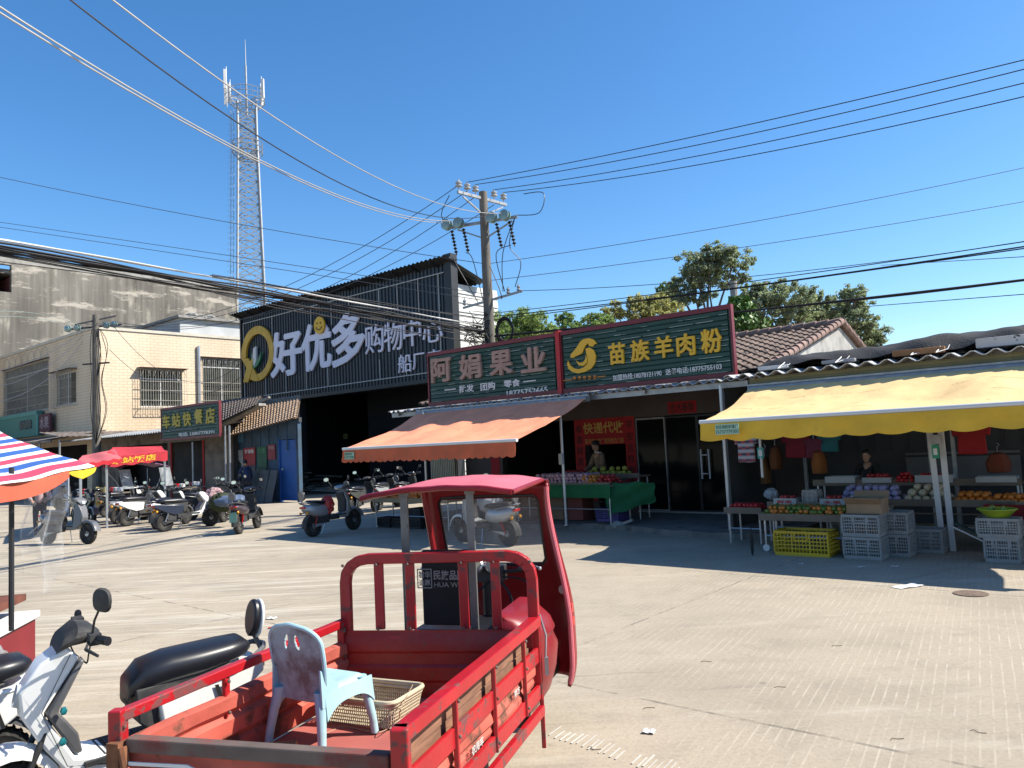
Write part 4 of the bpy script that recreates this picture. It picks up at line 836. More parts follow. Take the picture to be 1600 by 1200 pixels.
cable('thin wire rising right from the pole toward the right edge, lower one', P1 + Vector((0, 0, 6.5)), Y(1700, 297, 20), (1190, 382), .009, M_CABLET)
cable('thin wire grazing the tops of the eucalyptus trees', P1 + Vector((.9, -.3, 6.1)), Y(1700, 362, 16), (1150, 434), .009, M_CABLE)
cable('thin wire coming out of the right hand trees to the upper right', W(-10, 40, 9.5), Y(1700, 395, 18), None, .012, M_CABLET)
cable('lowest thin wire at right, leaving the trees almost level', W(-16, 34, 7.2), Y(1700, 452, 18), None, .012, M_CABLE)
cable('wire from the slim pole to the charcoal hall, upper one', P2 + Vector((.8, .1, z2 - .6)), W(-36.7, 21.4, 6.6), (260, 585), .012, M_CABLET)
cable('wire from the slim pole to the charcoal hall, lower one', P2 + Vector((.6, 0, z2 - 1.6)), W(-36.7, 21.4, 5.9), (240, 600), .012, M_CABLET)
for i, (y0, y1, z_) in enumerate(((490, 492, 0), (497, 499, -.1), (568, 520, -.2), (590, 540, -.4), (612, 560, -.7))):
    cable(('highest', 'second', 'third', 'fourth', 'lowest')[i] + ' of the wires reaching the slim pole from the left edge', P2 + Vector((-.6, 0, z2 - .5 + z_)), Y(-60, y0 + 20 * (i > 1), 22), (70, y1 + 35 * (i > 1)), .010, M_CABLET if i > 1 else mat('greenish_wire', (.25, .32, .28)), 'wires at the slim pole')
# ================================================================ AWNINGS
def fabric_mat(name, col, col2=None):
    m = mat(name, col, rough=.85, var=.14, scale=2.5, bump=.35, bscale=9, detail=8, stretch=(1, 1, 1), col2=col2, mask=(.55, .8), mscale=1.4); m['c'] = col
    return m
def awning(name, label, t0, t1, s_top, z_top, s_f, z_f, m_top, m_val, drop, scal, seed=0, wave=.02):
    cx = (t0 + t1) / 2; r = grid_thing(name, label, 'awning', cx, s_top, 0); w_ = t1 - t0; d = s_top - s_f; q = random.Random(seed); ph = [q.uniform(0, 6) for _ in range(6)]
    mb = MB()
    def f(u, v):
        x = -w_ / 2 + w_ * u; z = z_top + (z_f - z_top) * v - .07 * math.sin(math.pi * v) * (1 + .3 * math.sin(u * 9 + ph[0]))
        z += wave * math.sin(u * 31 + ph[1] + 2.2 * v) * math.sin(math.pi * v) * .5 + wave * .6 * math.sin(u * 13 + ph[2] - 3 * v) * math.sin(math.pi * v)
        z += .05 * mnoise.noise(Vector((x * 1.4 + 3, v * 2.2, seed + .5))) * math.sin(math.pi * v) + .022 * abs(mnoise.noise(Vector((x * 4 + v * 2, v * 5, seed + 2.5)))) * math.sin(math.pi * min(1, v * 1.02))
        return (x, -d * v, z)
    mb.grid(f, 90, 18, 0, .006); cv = mb.build('canopy', m_top, r, smooth=60)
    mb = MB()
    for vv in (.30, .56, .80): mb.grid(lambda u, v: (lambda p: (p[0], p[1], p[2] + .004))(f(u, vv + .012 * v + .004 * math.sin(u * 14))), 90, 1, 0, .002)
    for uu in (.07, .31, .58, .83): mb.grid(lambda u, v: (lambda p: (p[0], p[1], p[2] + .0035))(f(uu + .004 * v + .003 * math.sin(u * 9), u)), 18, 1, 0, .002)
    mb.build('seam', mat('seam_' + m_top.name, tuple(c * .62 for c in (m_top.get('c') or (.6, .4, .2))), rough=.9), cv, smooth=60)
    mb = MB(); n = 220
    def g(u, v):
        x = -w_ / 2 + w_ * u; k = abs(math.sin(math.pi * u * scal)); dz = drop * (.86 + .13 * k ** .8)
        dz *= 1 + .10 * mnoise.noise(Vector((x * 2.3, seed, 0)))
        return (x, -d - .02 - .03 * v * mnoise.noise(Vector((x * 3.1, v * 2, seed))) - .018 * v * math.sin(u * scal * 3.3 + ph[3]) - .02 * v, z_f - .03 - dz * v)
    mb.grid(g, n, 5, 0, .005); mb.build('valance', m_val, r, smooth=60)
    mb = MB(); mb.tube([(-w_ / 2 - .02, -d, z_f), (w_ / 2 + .02, -d, z_f)], .032, 10); mb.build('front_bar', M_WHT, r)
    mb = MB(); mb.tube([(-w_ / 2 - .03, .02, z_top), (w_ / 2 + .03, .02, z_top)], .05, 10); mb.bx(-w_ / 2 - .05, w_ / 2 + .05, .03, .09, z_top - .06, z_top + .08); mb.build('roller', M_GREYMETAL, r)
    for x in (-w_ / 2 + .25, w_ / 2 - .25):
        e = (x + (.5 if x < 0 else -.5), -d * .5, (z_top + z_f) / 2 - .18); mb = MB(); mb.beam((x, 0, z_top - .1), e, .05, .04); mb.beam(e, (x, -d + .04, z_f - .02), .04, .035); mb.build('arm', M_GREYMETAL, r, smooth=0)
    return r
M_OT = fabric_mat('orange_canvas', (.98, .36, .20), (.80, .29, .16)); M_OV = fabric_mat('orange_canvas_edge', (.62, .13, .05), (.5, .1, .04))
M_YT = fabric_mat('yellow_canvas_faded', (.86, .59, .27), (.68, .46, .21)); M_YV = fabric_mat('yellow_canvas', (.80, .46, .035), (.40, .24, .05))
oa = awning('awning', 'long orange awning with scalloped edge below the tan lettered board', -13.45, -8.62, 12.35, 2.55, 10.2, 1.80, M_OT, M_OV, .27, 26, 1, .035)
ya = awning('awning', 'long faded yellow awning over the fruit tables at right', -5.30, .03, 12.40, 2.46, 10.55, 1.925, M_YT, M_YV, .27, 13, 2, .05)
def awn_tag(r, x, z, y, w_, lines, m_):
    mb = MB(); mb.bx(x, x + w_, y - .008, y - .002, z - .15, z); p = mb.build('maker_plate', mat('pale_mint_plate', (.40, .58, .42), rough=.7), r, smooth=0)
    mb = MB()
    for i, l in enumerate(lines): text(mb, l, x + .012, x + w_ - .012, z - .065 - .07 * i, z - .012 - .07 * i, y - .0085, .003, .0)
    mb.build('lettering', mat('dark_green_ink', (.01, .10, .06)), p, smooth=0)
awn_tag(ya, -2.66 + .27, 1.875, -1.955, .36, ('安庆雨阳彩篷厂', '15737779301'), None)
awn_tag(oa, -2.51 + .2, 1.73, -2.205, .32, ('雨阳彩篷厂', '15737779301'), None)
# awning posts
for (px, py0, py1, s_, lab_) in ((1141, 640, 828, 12.45, 'thin steel post under the left end of the yellow awning'), (885, 650, 821, 12.35, 'thin steel post with a small white box, left of the red doorway papers'), (668, 700, 800, 12.3, 'thin post behind the cab roof under the orange awning')):
    t_ = S(px, py1, s_)[0]; o = grid_thing('awning_post', lab_, 'post', t_, s_, .08, group='posts under the awnings'); mb = MB(); mb.tube([(0, 0, 0), (0, 0, 2.5)], .028, 10); mb.lathe([(.06, 0), (.06, .012)], n=10); mb.build('tube', M_STEEL, o)
    if px == 885: mb = MB(); mb.bx(-.045, .045, -.09, -.03, 1.2, 1.42); mb.build('switch_box', mat('white_plastic', (.5, .5, .48)), o, bevel=.01)

# ================================================================ RIGHT SHED
sh = grid_thing('market_shed', 'low corrugated market shed with black netting on its roof at the right', 'building', 0, 0)
mb = MB(); corr_sheet(mb, -5.75, 2.6, 12.38, 2.70, 16.5, 2.95, .28, .035); rf = mb.build('roof', mat('white_roof_sheet', (.55, .56, .56), rough=.5, var=.15, scale=2, col2=(.25, .24, .22), mask=(.55, .75)), sh, smooth=50)
mb = MB(); mb.bx(-5.35, 2.5, 12.55, 12.62, 2.42, 2.66); 
for k in range(4): mb.bx(-5.35, 2.5, 12.535, 12.552, 2.44 + k * .055, 2.475 + k * .055)
mb.build('fascia', mat('olive_fascia', (.20, .18, .08), rough=.6, var=.15), sh, smooth=0)
mb = MB(); z0 = 1.35
M_PANELG = mat('grey_wall_panel', (.045, .048, .055), rough=.6, var=.15)
mb.bx(-6.0, 2.6, 15.0, 15.1, 0, 2.8)
for i in range(30): mb.bx(-5.9 + i * .29, -5.9 + i * .29 + .025, 14.97, 14.999, 1.3, 2.75)
mb.build('wall', M_PANELG, sh, smooth=0)
mb = MB(); mb.bx(-6.0, -5.9, 12.7, 15.0, .12, 2.72); mb.build('wall', mat('dark_side_panel', (.06, .065, .07)), sh, smooth=0)
mb = MB(); mb.bx(-3.6, -1.9, 14.9, 14.96, 1.2, 1.24); mb.bx(-3.6, -1.9, 14.9, 14.96, .7, 1.16); mb.build('counter_panel', mat('light_grey_panel', (.16, .16, .17)), sh, smooth=0)
for t_ in (-5.2, -3.1, -2.75, -1.2, 1.0): mb = MB(); mb.bx(t_ - .03, t_ + .03, 14.4, 14.46, 0, 2.8); mb.build('stud', M_GREYMETAL, sh, smooth=0)
# shade net bundled over junk on the roof
q = random.Random(12)
def netf(u, v):
    x = -5.55 + 8.3 * u
    op = max(0., math.sin(u * 19 - 1.2)) ** 2 * (1 if u > .3 else .35)
    F = .01 + .11 * op; Hh = (.17 + .07 * min(1, u * 2.2)) * (1 + .10 * math.sin(u * 17 + 1) + .06 * math.sin(u * 41)) * min(1, u * 12 + .1)
    if v < .16: zz = 2.80 + F + (max(Hh, F + .02) - F) * (v / .16) ** .7
    else: w_ = (v - .16) / .84; zz = 2.80 + max(Hh, F + .02) * (1 + .12 * math.sin(math.pi * w_ * .8) - .5 * w_ ** 3)
    return (x, 12.62 + 1.7 * v + .05 * math.sin(u * 33), zz + .010 * math.sin(u * 90 + v * 30) + .012 * math.sin(u * 47 - v * 18))
mb = MB(); mb.grid(netf, 160, 22, 0, .01)
o = mb.build('shade_net', mat('black_shade_net', (.028, .030, .034), rough=.85, var=.3, scale=6, bump=.4, bscale=30), None, smooth=60); o.rotation_euler.z = -TH; tag(o, 'black shade netting bundled and tied along the white shed roof', 'netting')
mb = MB()
for u in (.09, .2, .33, .37, .52, .68, .84):
    a = netf(u, .0); b = netf(u, .25); mb.tube([(a[0], 12.42, 2.76), (a[0] + .02, 12.6, a[2] + .02), b], .009, 4); mb.tube([(a[0], 12.42, 2.76), (a[0] + .12, 12.6, a[2]), netf(u + .02, .2)], .006, 4)
mb.build('tie_cord', M_WHT, o)
for i, (t_, w_, h_, m_, lb) in enumerate(((-4.95, .5, .07, mat('white_foam', (.62, .62, .60), rough=.8, var=.08), 'white foam slab under the left end of the roof netting'), (-2.75, .7, .10, mat('brown_board', (.28, .14, .06), rough=.9, var=.3), 'brown board lying under the black roof netting'), (-1.55, .9, .15, mat('cracked_white_panel', (.55, .54, .52), rough=.8, var=.1, col2=(.08, .08, .08), mask=(.60, .62), mscale=7), 'cracked white panel propped under the roof netting at right'), (-3.9, .5, .06, mat('grey_slab', (.3, .3, .31)), 'grey slab under the middle of the roof netting'))):
    o = grid_thing('panel', lb, 'panel', t_, 12.72, 2.76); mb = MB(); mb.box((0, 0, h_ / 2), (w_, .35, h_ * .9), rz=.05); mb.build('slab', m_, o, bevel=.01)

o = grid_thing('filler_boards', 'long dark filler boards added under the roof netting to close the gap', 'boards', -1.4, 13.6, 2.82); mb = MB()  # added dark filler, keeps sky from showing through under the net
for k in range(6): mb.box((.05 * k - .1, .04 * (k % 2), .02 + .028 * k), (8.0 - .1 * k, .9, .024))
mb.build('boards', M_DARKMETAL, o, smooth=0)
# ================================================================ CRATES, BOXES, TABLES
def crate_mb(w_, d, h, bars=15, rows=5, t=.011):
    mb = MB(); mb.bx(-w_ / 2, w_ / 2, -d / 2, d / 2, 0, t)
    for (ax, L, off) in (('x', w_, -d / 2), ('x', w_, d / 2), ('y', d, -w_ / 2), ('y', d, w_ / 2)):
        def bar(u0, u1, z0, z1, th=t):
            if ax == 'x': mb.bx(u0, u1, off - th / 2, off + th / 2, z0, z1)
            else: mb.bx(off - th / 2, off + th / 2, u0, u1, z0, z1)
        bar(-L / 2, L / 2, h - .035, h, t * 1.8); bar(-L / 2, L / 2, t, .05)
        for r in range(1, rows): zc_ = .05 + (h - .085) * r / rows; bar(-L / 2, L / 2, zc_ - .007, zc_ + .007)
        n = int(bars * L / w_); 
        for i in range(n + 1):
            u = -L / 2 + L * i / n; wd = .030 if i in (0, n) else (.020 if i % 5 == 0 else .009); bar(u - wd / 2, u + wd / 2, .05, h - .035, t * 1.3)
        bar(-.09, .09, h * .60, h * .66, t * 1.5); bar(-.10, -.085, h * .6, h - .03, t * 1.5); bar(.085, .10, h * .6, h - .03, t * 1.5)
    return mb
M_CRW = mat('white_crate_plastic', (.30, .30, .29), rough=.6, var=.15, scale=6, col2=(.26, .24, .21), mask=(.5, .75)); M_CRY = mat('yellow_crate_plastic', (.62, .40, .01), rough=.5, var=.1)
crm = {}
def crate(label, t, s, z, w_=.46, d=.34, h=.26, m=None, rot=0, group='plastic fruit crates'):
    k = (w_, d, h, (m or M_CRW).name)
    if k not in crm: crm[k] = crate_mb(w_, d, h).mesh('crate', m or M_CRW)
    o = bpy.data.objects.new('crate', crm[k]); C.objects.link(o); o.location = W(t, s, z); o.rotation_euler.z = -TH + rot; return tag(o, label, 'crate', group)
def table(label, t, s, w_, d, h, m, wheels=False, cloth=None, group='market tables', rail=True):
    o = grid_thing('market_table', label, 'table', t, s, 0); o['group'] = group; mb = MB(); mb.bx(-w_ / 2, w_ / 2, -d / 2, d / 2, h - .035, h); mb.bx(-w_ / 2, w_ / 2, -d / 2 - .015, -d / 2, h - .05, h + .05); mb.build('table_top', m, o, smooth=0, bevel=.004)
    for sx in (-1, 1):
        for sy in (-1, 1): mb = MB(); x, y = sx * (w_ / 2 - .06), sy * (d / 2 - .05); mb.tube([(x, y, .03 if wheels else 0), (x, y, h - .03)], .016, 8); l = mb.build('leg', M_STEEL, o)
        if wheels: mb = MB(); mb.lathe([(.05, -.014), (.05, .014)], c=(sx * (w_ / 2 - .06), -d / 2 + .05, .05), axis='y', n=14); mb.build('wheel', M_WHT, o)
    if rail: mb = MB(); mb.tube([(-w_ / 2 + .06, -d / 2 + .05, h * .45), (w_ / 2 - .06, -d / 2 + .05, h * .45)], .012, 6); mb.build('rail', M_STEEL, o)
    if cloth:
        mb = MB(); mb.grid(lambda u, v: (-w_ / 2 - .02 + (w_ + .04) * u, -d / 2 - .03 - .02 * math.sin(u * 40) * v, h + .012 - (.0 if v == 0 else .26 * v)), 60, 4, 0, .006); mb.build('cloth_skirt', cloth, o)
    return o
M_PLY = mat('dull_plywood', (.20, .16, .12), rough=.85, var=.25); M_CARD = mat('cardboard', (.30, .20, .12), rough=.9, var=.15); M_CLG = mat('green_cloth', (.010, .13, .045), rough=.9, var=.2); M_CLR = mat('red_cloth', (.22, .008, .012), rough=.9, var=.2)
FR = {}
def fruit_mesh(kind):
    if kind in FR: return FR[kind]
    col = dict(orange=(.62, .19, .02), tangerine=(.55, .20, .03), apple=(.40, .03, .03), green_apple=(.20, .27, .05), pear=(.55, .48, .33), wrapped_apple=(.55, .34, .40), lilac_wrapped_fruit=(.34, .32, .52), strawberry=(.45, .015, .02), banana=(.58, .38, .06), lime=(.10, .18, .03), pomelo=(.35, .38, .06))[kind]
    m = mat(kind + '_skin', col, rough=.45, var=.22, scale=8, bump=.1, bscale=60); mb = MB()
    if kind == 'banana': mb.tube([(.09 * math.cos(a), 0, .09 * math.sin(a)) for a in np.linspace(.3, 2.6, 8)], [.006, .014, .018, .019, .019, .017, .013, .005], 7)
    else:
        mb.lathe([(max(1e-4, math.sin(math.pi * i / 7)) * (1 + .04 * math.cos(math.pi * i / 7)), -math.cos(math.pi * i / 7) * .92 + (.12 if i == 7 and 'apple' not in kind else 0) * -1) for i in range(8)], n=11)
    me = mb.mesh(kind, m); me.polygons.foreach_set('use_smooth', [True] * len(me.polygons)); FR[kind] = me; return me
def heap(kind, label, t0, t1, s0, s1, z, r, layers=2, seed=0, group=None, mixk=None):
    """pyramid-like heap of single fruits on a surface"""
    q = random.Random(seed); group = group or (kind.replace('_', ' ') + 's: ' + label)[:70]
    for L in range(layers):
        ins_ = L * r * .95; a0, a1, b0, b1 = t0 + ins_ + r, t1 - ins_ - r, s0 + ins_ * .7 + r, s1 - ins_ * .7 - r
        nx = max(1, int((a1 - a0) / (2 * r)) + 1); ny = max(1, int((b1 - b0) / (2 * r)) + 1)
        for i in range(nx):
            for j in range(ny):
                if L == 0 and 0 < j < ny - 1 and layers > 2: continue
                t_ = a0 + (a1 - a0) * (i / max(1, nx - 1)) if nx > 1 else (a0 + a1) / 2; s_ = b0 + (b1 - b0) * (j / max(1, ny - 1)) if ny > 1 else (b0 + b1) / 2
                k = kind if not mixk or q.random() < .6 else mixk; rr = r * q.uniform(.80, 1.14)
                o = bpy.data.objects.new(k, fruit_mesh(k)); C.objects.link(o); o.location = W(t_ + q.uniform(-.4, .4) * r, s_ + q.uniform(-.4, .4) * r, z + r * .9 + L * r * 1.4 + q.uniform(-.1, .14) * r)
                o.scale = (rr,) * 3 if kind != 'banana' else (1, 1, 1); o.rotation_euler = (q.uniform(-.6, .6), q.uniform(-.6, .6), q.uniform(0, 6.28))
                tag(o, k.replace('_', ' ') + ' ' + label, 'fruit', k.replace('_', ' ') + 's ' + label.replace('in the ', '').replace('on the ', ''))
# --- tables under the yellow awning
table('short low table of red fruit at the left post of the yellow awning', -5.22, 11.85, .62, .50, .52, M_PLY, group='low tables under the yellow awning')
heap('strawberry', 'in the heap on the short low table by the awning post', -5.48, -4.96, 11.62, 11.95, .52, .032, 2, 1)
table('long low table of tangerines behind the yellow crate', -4.02, 11.25, 1.35, .52, .50, M_PLY, wheels=True, group='low tables under the yellow awning')
heap('tangerine', 'spread along the long low table behind the yellow crate', -4.66, -3.4, 11.0, 11.45, .50, .034, 3, 2, mixk='lime')
crate('wide yellow crate on the ground below the long low table', -4.02, 10.95, 0, .74, .42, .34, M_CRY)
crate('lower front white crate of the stack under the cardboard box', -3.22, 10.93, 0, .46, .36, .29); crate('upper front white crate of the stack under the cardboard box', -3.22, 10.93, .295, .46, .36, .29)
crate('lower rear white crate right behind the double stack', -2.98, 11.33, 0, .46, .36, .29); crate('upper rear white crate right behind the double stack', -2.98, 11.33, .295, .46, .36, .29)
heap('tangerine', 'packed in the upper front white crate', -3.42, -3.02, 10.8, 11.08, .33, .034, 2, 5)
def carton(label, t, s, z, w_, d, h, m, rot=0, flap=True, word=None, wm=None):
    o = grid_thing('carton', label, 'box', t, s, z, rot, 'cartons on the fruit tables'); mb = MB(); th = .012
    mb.bx(-w_ / 2, w_ / 2, -d / 2, d / 2, 0, th); mb.bx(-w_ / 2, w_ / 2, -d / 2, -d / 2 + th, th, h); mb.bx(-w_ / 2, w_ / 2, d / 2 - th, d / 2, th, h); mb.bx(-w_ / 2, -w_ / 2 + th, -d / 2 + th, d / 2 - th, th, h); mb.bx(w_ / 2 - th, w_ / 2, -d / 2 + th, d / 2 - th, th, h); mb.build('tray', m, o, smooth=0)
    if flap: mb = MB(); mb.box((0, -d / 2 - .05, h - .03), (w_, .008, .13), rx=.9); mb.box((0, d / 2 + .05, h + .02), (w_, .008, .13), rx=-.5); mb.build('flap', m, o, smooth=0)
    if word: mb = MB(); text(mb, word, -w_ * .35, w_ * .35, h * .25, h * .75, -d / 2 - .001, .003, .02); mb.build('lettering', wm, o, smooth=0)
    return o
M_FOAM = mat('foam_white', (.45, .45, .44), rough=.8, var=.06); M_REDINK = mat('red_ink', (.45, .02, .02))
carton('open cardboard box on top of the white crate stack', -3.18, 11.0, .59, .44, .34, .20, M_CARD)
# second tier of white trays behind the tangerines
table('middle bench carrying printed white trays behind the tangerines', -3.95, 11.78, 1.7, .42, .62, M_PLY, group='tiered benches in the shed')
carton('printed white tray at the left of the middle bench', -4.52, 11.68, .62, .34, .26, .10, M_FOAM, 0, False, '鲜果', M_REDINK)
crate('small upright white crate between two printed trays', -4.16, 11.72, .62, .20, .22, .22, None)
carton('printed white tray beside the small upright crate', -3.82, 11.68, .62, .36, .26, .10, M_FOAM, 0, False, '水果', M_REDINK)
carton('pale carton with black print at the right of the middle bench', -3.36, 11.66, .62, .38, .30, .15, M_FOAM, .06, False, '优质', M_BLACK)
heap('apple', 'in the printed white tray at left of the middle bench', -4.66, -4.38, 11.58, 11.78, .65, .035, 2, 6); heap('apple', 'in the printed white tray by the upright crate', -3.96, -3.68, 11.58, 11.78, .65, .035, 2, 7)
table('rear bench of wrapped fruit below the grey panel wall', -2.9, 12.45, 2.5, .55, .62, M_PLY, group='tiered benches in the shed')
heap('lilac_wrapped_fruit', 'piled on the rear bench left of the pears', -3.95, -3.05, 12.2, 12.6, .62, .052, 3, 8)
heap('pear', 'piled on the rear bench beside the oranges', -3.02, -2.42, 12.2, 12.6, .62, .056, 3, 9)
heap('orange', 'on the rear bench just right of the pears', -2.38, -1.92, 12.2, 12.55, .62, .046, 2, 10)
table('back shelf with foam boxes below the grey panels', -3.1, 13.1, 2.9, .4, .86, M_PLY, group='tiered benches in the shed')
for i, (t_, w_, h_, lb, fk) in enumerate(((-4.1, .46, .10, 'shallow foam box at the left of the back shelf', None), (-3.55, .42, .08, 'foam box of dark grapes in the middle of the back shelf', 'apple'), (-2.75, .5, .11, 'long foam box of dark fruit right of the middle of the back shelf', 'apple'), (-1.95, .5, .08, 'low foam box at the right of the back shelf', None))):
    carton(lb, t_, 12.98, .86, w_, .3, h_, M_FOAM, 0, False)
    if fk: heap(fk, 'in the ' + ('middle' if i == 1 else 'long') + ' foam box on the back shelf', t_ - w_ / 2 + .03, t_ + w_ / 2 - .03, 12.86, 13.08, .9, .03, 2, 20 + i)
heap('strawberry', 'in the bright red punnets between foam boxes', -3.3, -3.02, 12.85, 13.1, .86, .034, 3, 25)
# right-hand side of the stall
tb = table('red skirted bench of oranges and green apples behind the leaning rails', -1.0, 12.45, 2.0, .55, .60, M_PLY, cloth=M_CLR, group='tiered benches in the shed')
heap('orange', 'on the red skirted bench left of the leaning rails', -1.95, -1.45, 12.2, 12.6, .61, .040, 2, 11)
heap('green_apple', 'on the red skirted bench right of the leaning rails', -1.1, -.1, 12.2, 12.6, .61, .036, 2, 12)
table('small back shelf with a red tray behind the green apples', -.75, 13.1, 1.6, .4, .86, M_PLY, group='tiered benches in the shed')
carton('red tray on the small back shelf', -1.05, 12.98, .86, .62, .3, .10, mat('red_tray', (.30, .01, .015)), 0, False); carton('white tray with slots on the small back shelf', -.35, 12.98, .86, .5, .3, .11, M_FOAM, 0, False)
heap('green_apple', 'in the red tray on the small back shelf', -1.3, -.8, 12.86, 13.1, .88, .034, 2, 13)
# leaning pair of white rails
o = grid_thing('rail_frame', 'pair of tall white rails leaning upright before the red skirted bench', 'rails', -2.55, 12.35, 0)
(tA, zA_), (tB, zB_) = S(1456, 680, 11.9), S(1481, 842, 11.9)
for k, (xa, xb) in enumerate(((1450, 1473), (1468, 1488))):
    (ta, za), (tb_, zb2_) = S(xa, 678, 11.9), S(xb, 843, 11.9); mb = MB(); mb.beam((tb_ + 2.55, -.45, 0), (ta + 2.55, -.38, max(za, 1.6) + .35), .075, .03, up=(0, 1, 0)); mb.build('rail', mat('white_rail', (.60, .59, .57), rough=.5, var=.08), o, smooth=0, bevel=.004)
mb = MB(); (ta, za), (tb_, zb2_) = S(1452, 680, 11.85), S(1470, 694, 11.85); mb.bx(ta + 2.55, tb_ + 2.55, -.50, -.46, zb2_, za); mb.build('bracket', M_GREYMETAL, o, smooth=0)
(ta, za), (tb_, zb2_) = S(1455, 695, 11.8), S(1468, 716, 11.8); o = grid_thing('payment_sign', 'small green payment plate fixed to the leaning white rails', 'sign', (ta + tb_) / 2, 11.80, (za + zb2_) / 2); w_, h_ = abs(tb_ - ta) / 2, abs(za - zb2_) / 2
mb = MB(); mb.bx(-w_, w_, 0, .012, -h_, h_); mb.build('plate', mat('bright_green_plate', (.02, .30, .16)), o, smooth=0); mb = MB(); mb.bx(-w_ * .55, w_ * .55, -.004, -.001, -h_ * .5, h_ * .45); mb.build('white_field', M_WHT, o, smooth=0)
(ta, za), (tb_, zb2_) = S(1184, 700, 12.3), S(1192, 716, 12.3); o = grid_thing('payment_sign', 'small teal payment plate hanging beside the plaid shirt', 'sign', (ta + tb_) / 2, 12.3, (za + zb2_) / 2); mb = MB(); mb.bx(-.05, .05, 0, .01, -.09, .09); mb.build('plate', mat('teal_plate', (.04, .35, .30)), o, smooth=0); mb = MB(); mb.bx(-.03, .03, -.004, -.001, -.05, .05); mb.build('white_field', M_WHT, o, smooth=0)
mb = MB(); mb.tube([(0, .02, .35), (0, .02, -.4)], .022, 8); mb.build('stand', M_WHT, o)
# lower crates at the far right with green basin
ct, cs = TS(G(1567, 880)); crate('lower white crate under the green basin at the far right', ct, cs + .15, 0, .36, .28, .30); crate('upper wide white crate directly under the green basin', ct - .02, cs + .15, .30, .44, .3, .24)
o = grid_thing('basin', 'shallow lime green basin on top of two white crates', 'basin', ct - .03, cs + .15, .545); mb = MB(); mb.lathe([(.12, 0), (.21, .09), (.225, .095), (.22, .105), (.195, .09), (.11, .012), (1e-4, .012)], n=24); mb.build('bowl', mat('lime_plastic', (.30, .42, .03), rough=.4), o)
heap('green_apple', 'in the lime green basin', ct - .16, ct + .1, cs + .03, cs + .28, .57, .035, 2, 14)
table('end table with a white tray of bananas at the right edge', -.55, 11.35, .9, .5, .58, M_PLY, group='low tables under the yellow awning'); carton('white tray of bananas at the right edge', -.72, 11.25, .58, .5, .3, .09, M_FOAM, 0, False)
heap('banana', 'in the white tray at the right edge', -.92, -.45, 11.15, 11.4, .60, .05, 1, 15)
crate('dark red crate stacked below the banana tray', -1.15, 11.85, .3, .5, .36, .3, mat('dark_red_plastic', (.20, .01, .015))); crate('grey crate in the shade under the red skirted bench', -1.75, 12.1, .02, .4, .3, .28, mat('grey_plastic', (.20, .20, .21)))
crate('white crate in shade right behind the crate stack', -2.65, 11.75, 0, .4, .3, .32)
o = grid_thing('handcart', 'folded dark green handcart leaning under the orange bench', 'cart', -2.1, 11.95, 0, .3); mb = MB(); mb.beam((-.25, 0, .38), (.3, 0, .08), .05, .03); mb.beam((-.25, .2, .38), (.3, .2, .08), .05, .03); mb.beam((-.1, 0, .30), (-.1, .2, .30), .03, .03); mb.build('frame', mat('dark_green_metal', (.01, .05, .04)), o, smooth=0); mb = MB(); mb.beam((-.27, -.03, .33), (.25, -.03, .04), .03, .02); mb.build('handle', M_WHT, o)
# clothes hanging along the front beam
def garment(label, px, py, w_, h_, s, m, kind='garment'):
    t_, z_ = S(px, py, s); o = grid_thing('shirt' if kind == 'garment' else 'bag', label, 'shirt' if kind == 'garment' else 'bag', t_, s, z_, group='things hung in the shed'); mb = MB(); q = random.Random(px)
    if kind == 'garment':
        out = [(-.5, .42), (-.30, .5), (-.12, .5), (0, .44), (.12, .5), (.30, .5), (.5, .42), (.46, .12), (.34, .16), (.36, -.5), (.12, -.52), (-.12, -.5), (-.36, -.5), (-.34, .16), (-.46, .12)]
        mb.prism([(x * w_, z * h_) for x, z in out][::-1], -.03, .03); mb.build('cloth', m, o, bevel=.02)
    else: mb.loft([(0, -.5 * h_, w_ * .34, w_ * .22, math.pi / 2), (0, -.46 * h_, w_ * .46, w_ * .3, math.pi / 2), (0, 0, w_ * .5, w_ * .32, math.pi / 2), (0, .4 * h_, w_ * .36, w_ * .2, math.pi / 2), (0, .5 * h_, w_ * .1, w_ * .06, math.pi / 2)], 12); mb.build('body', m, o)
    mb = MB(); mb.tube([(0, 0, h_ * .45), (0, 0, h_ * .75), (.03, 0, h_ * .85), (.0, 0, h_ * .95)], .004, 5); mb.build('hook', M_STEEL, o)
def plaid():
    m = mat('plaid_cloth', (.30, .03, .04), rough=.9); n, L, b = nodes_of(m); tc = n.new('ShaderNodeTexCoord'); mx = None
    ck = n.new('ShaderNodeTexChecker'); ck.inputs['Scale'].default_value = 14; ck.inputs['Color1'].default_value = (.35, .04, .05, 1); ck.inputs['Color2'].default_value = (.03, .03, .07, 1); L.new(tc.outputs['Object'], ck.inputs['Vector']); w_ = n.new('ShaderNodeTexWave'); w_.inputs['Scale'].default_value = 3; w_.bands_direction = 'Z'; L.new(tc.outputs['Object'], w_.inputs['Vector'])
    x = n.new('ShaderNodeMix'); x.data_type = 'RGBA'; L.new(w_.outputs['Fac'], x.inputs[0]); L.new(ck.outputs['Color'], x.inputs[6]); x.inputs[7].default_value = (.4, .4, .42, 1); L.new(x.outputs[2], b.inputs['Base Color']); return m
M_PLAID = plaid()
garment('plaid shirt hanging behind the left post of the yellow awning', 1166, 700, .42, .48, 12.5, M_PLAID)
garment('red shirt hanging to the right of the leaning white rails', 1518, 687, .52, .42, 12.9, mat('bright_red_cloth', (.33, .012, .018), rough=.9, var=.2))
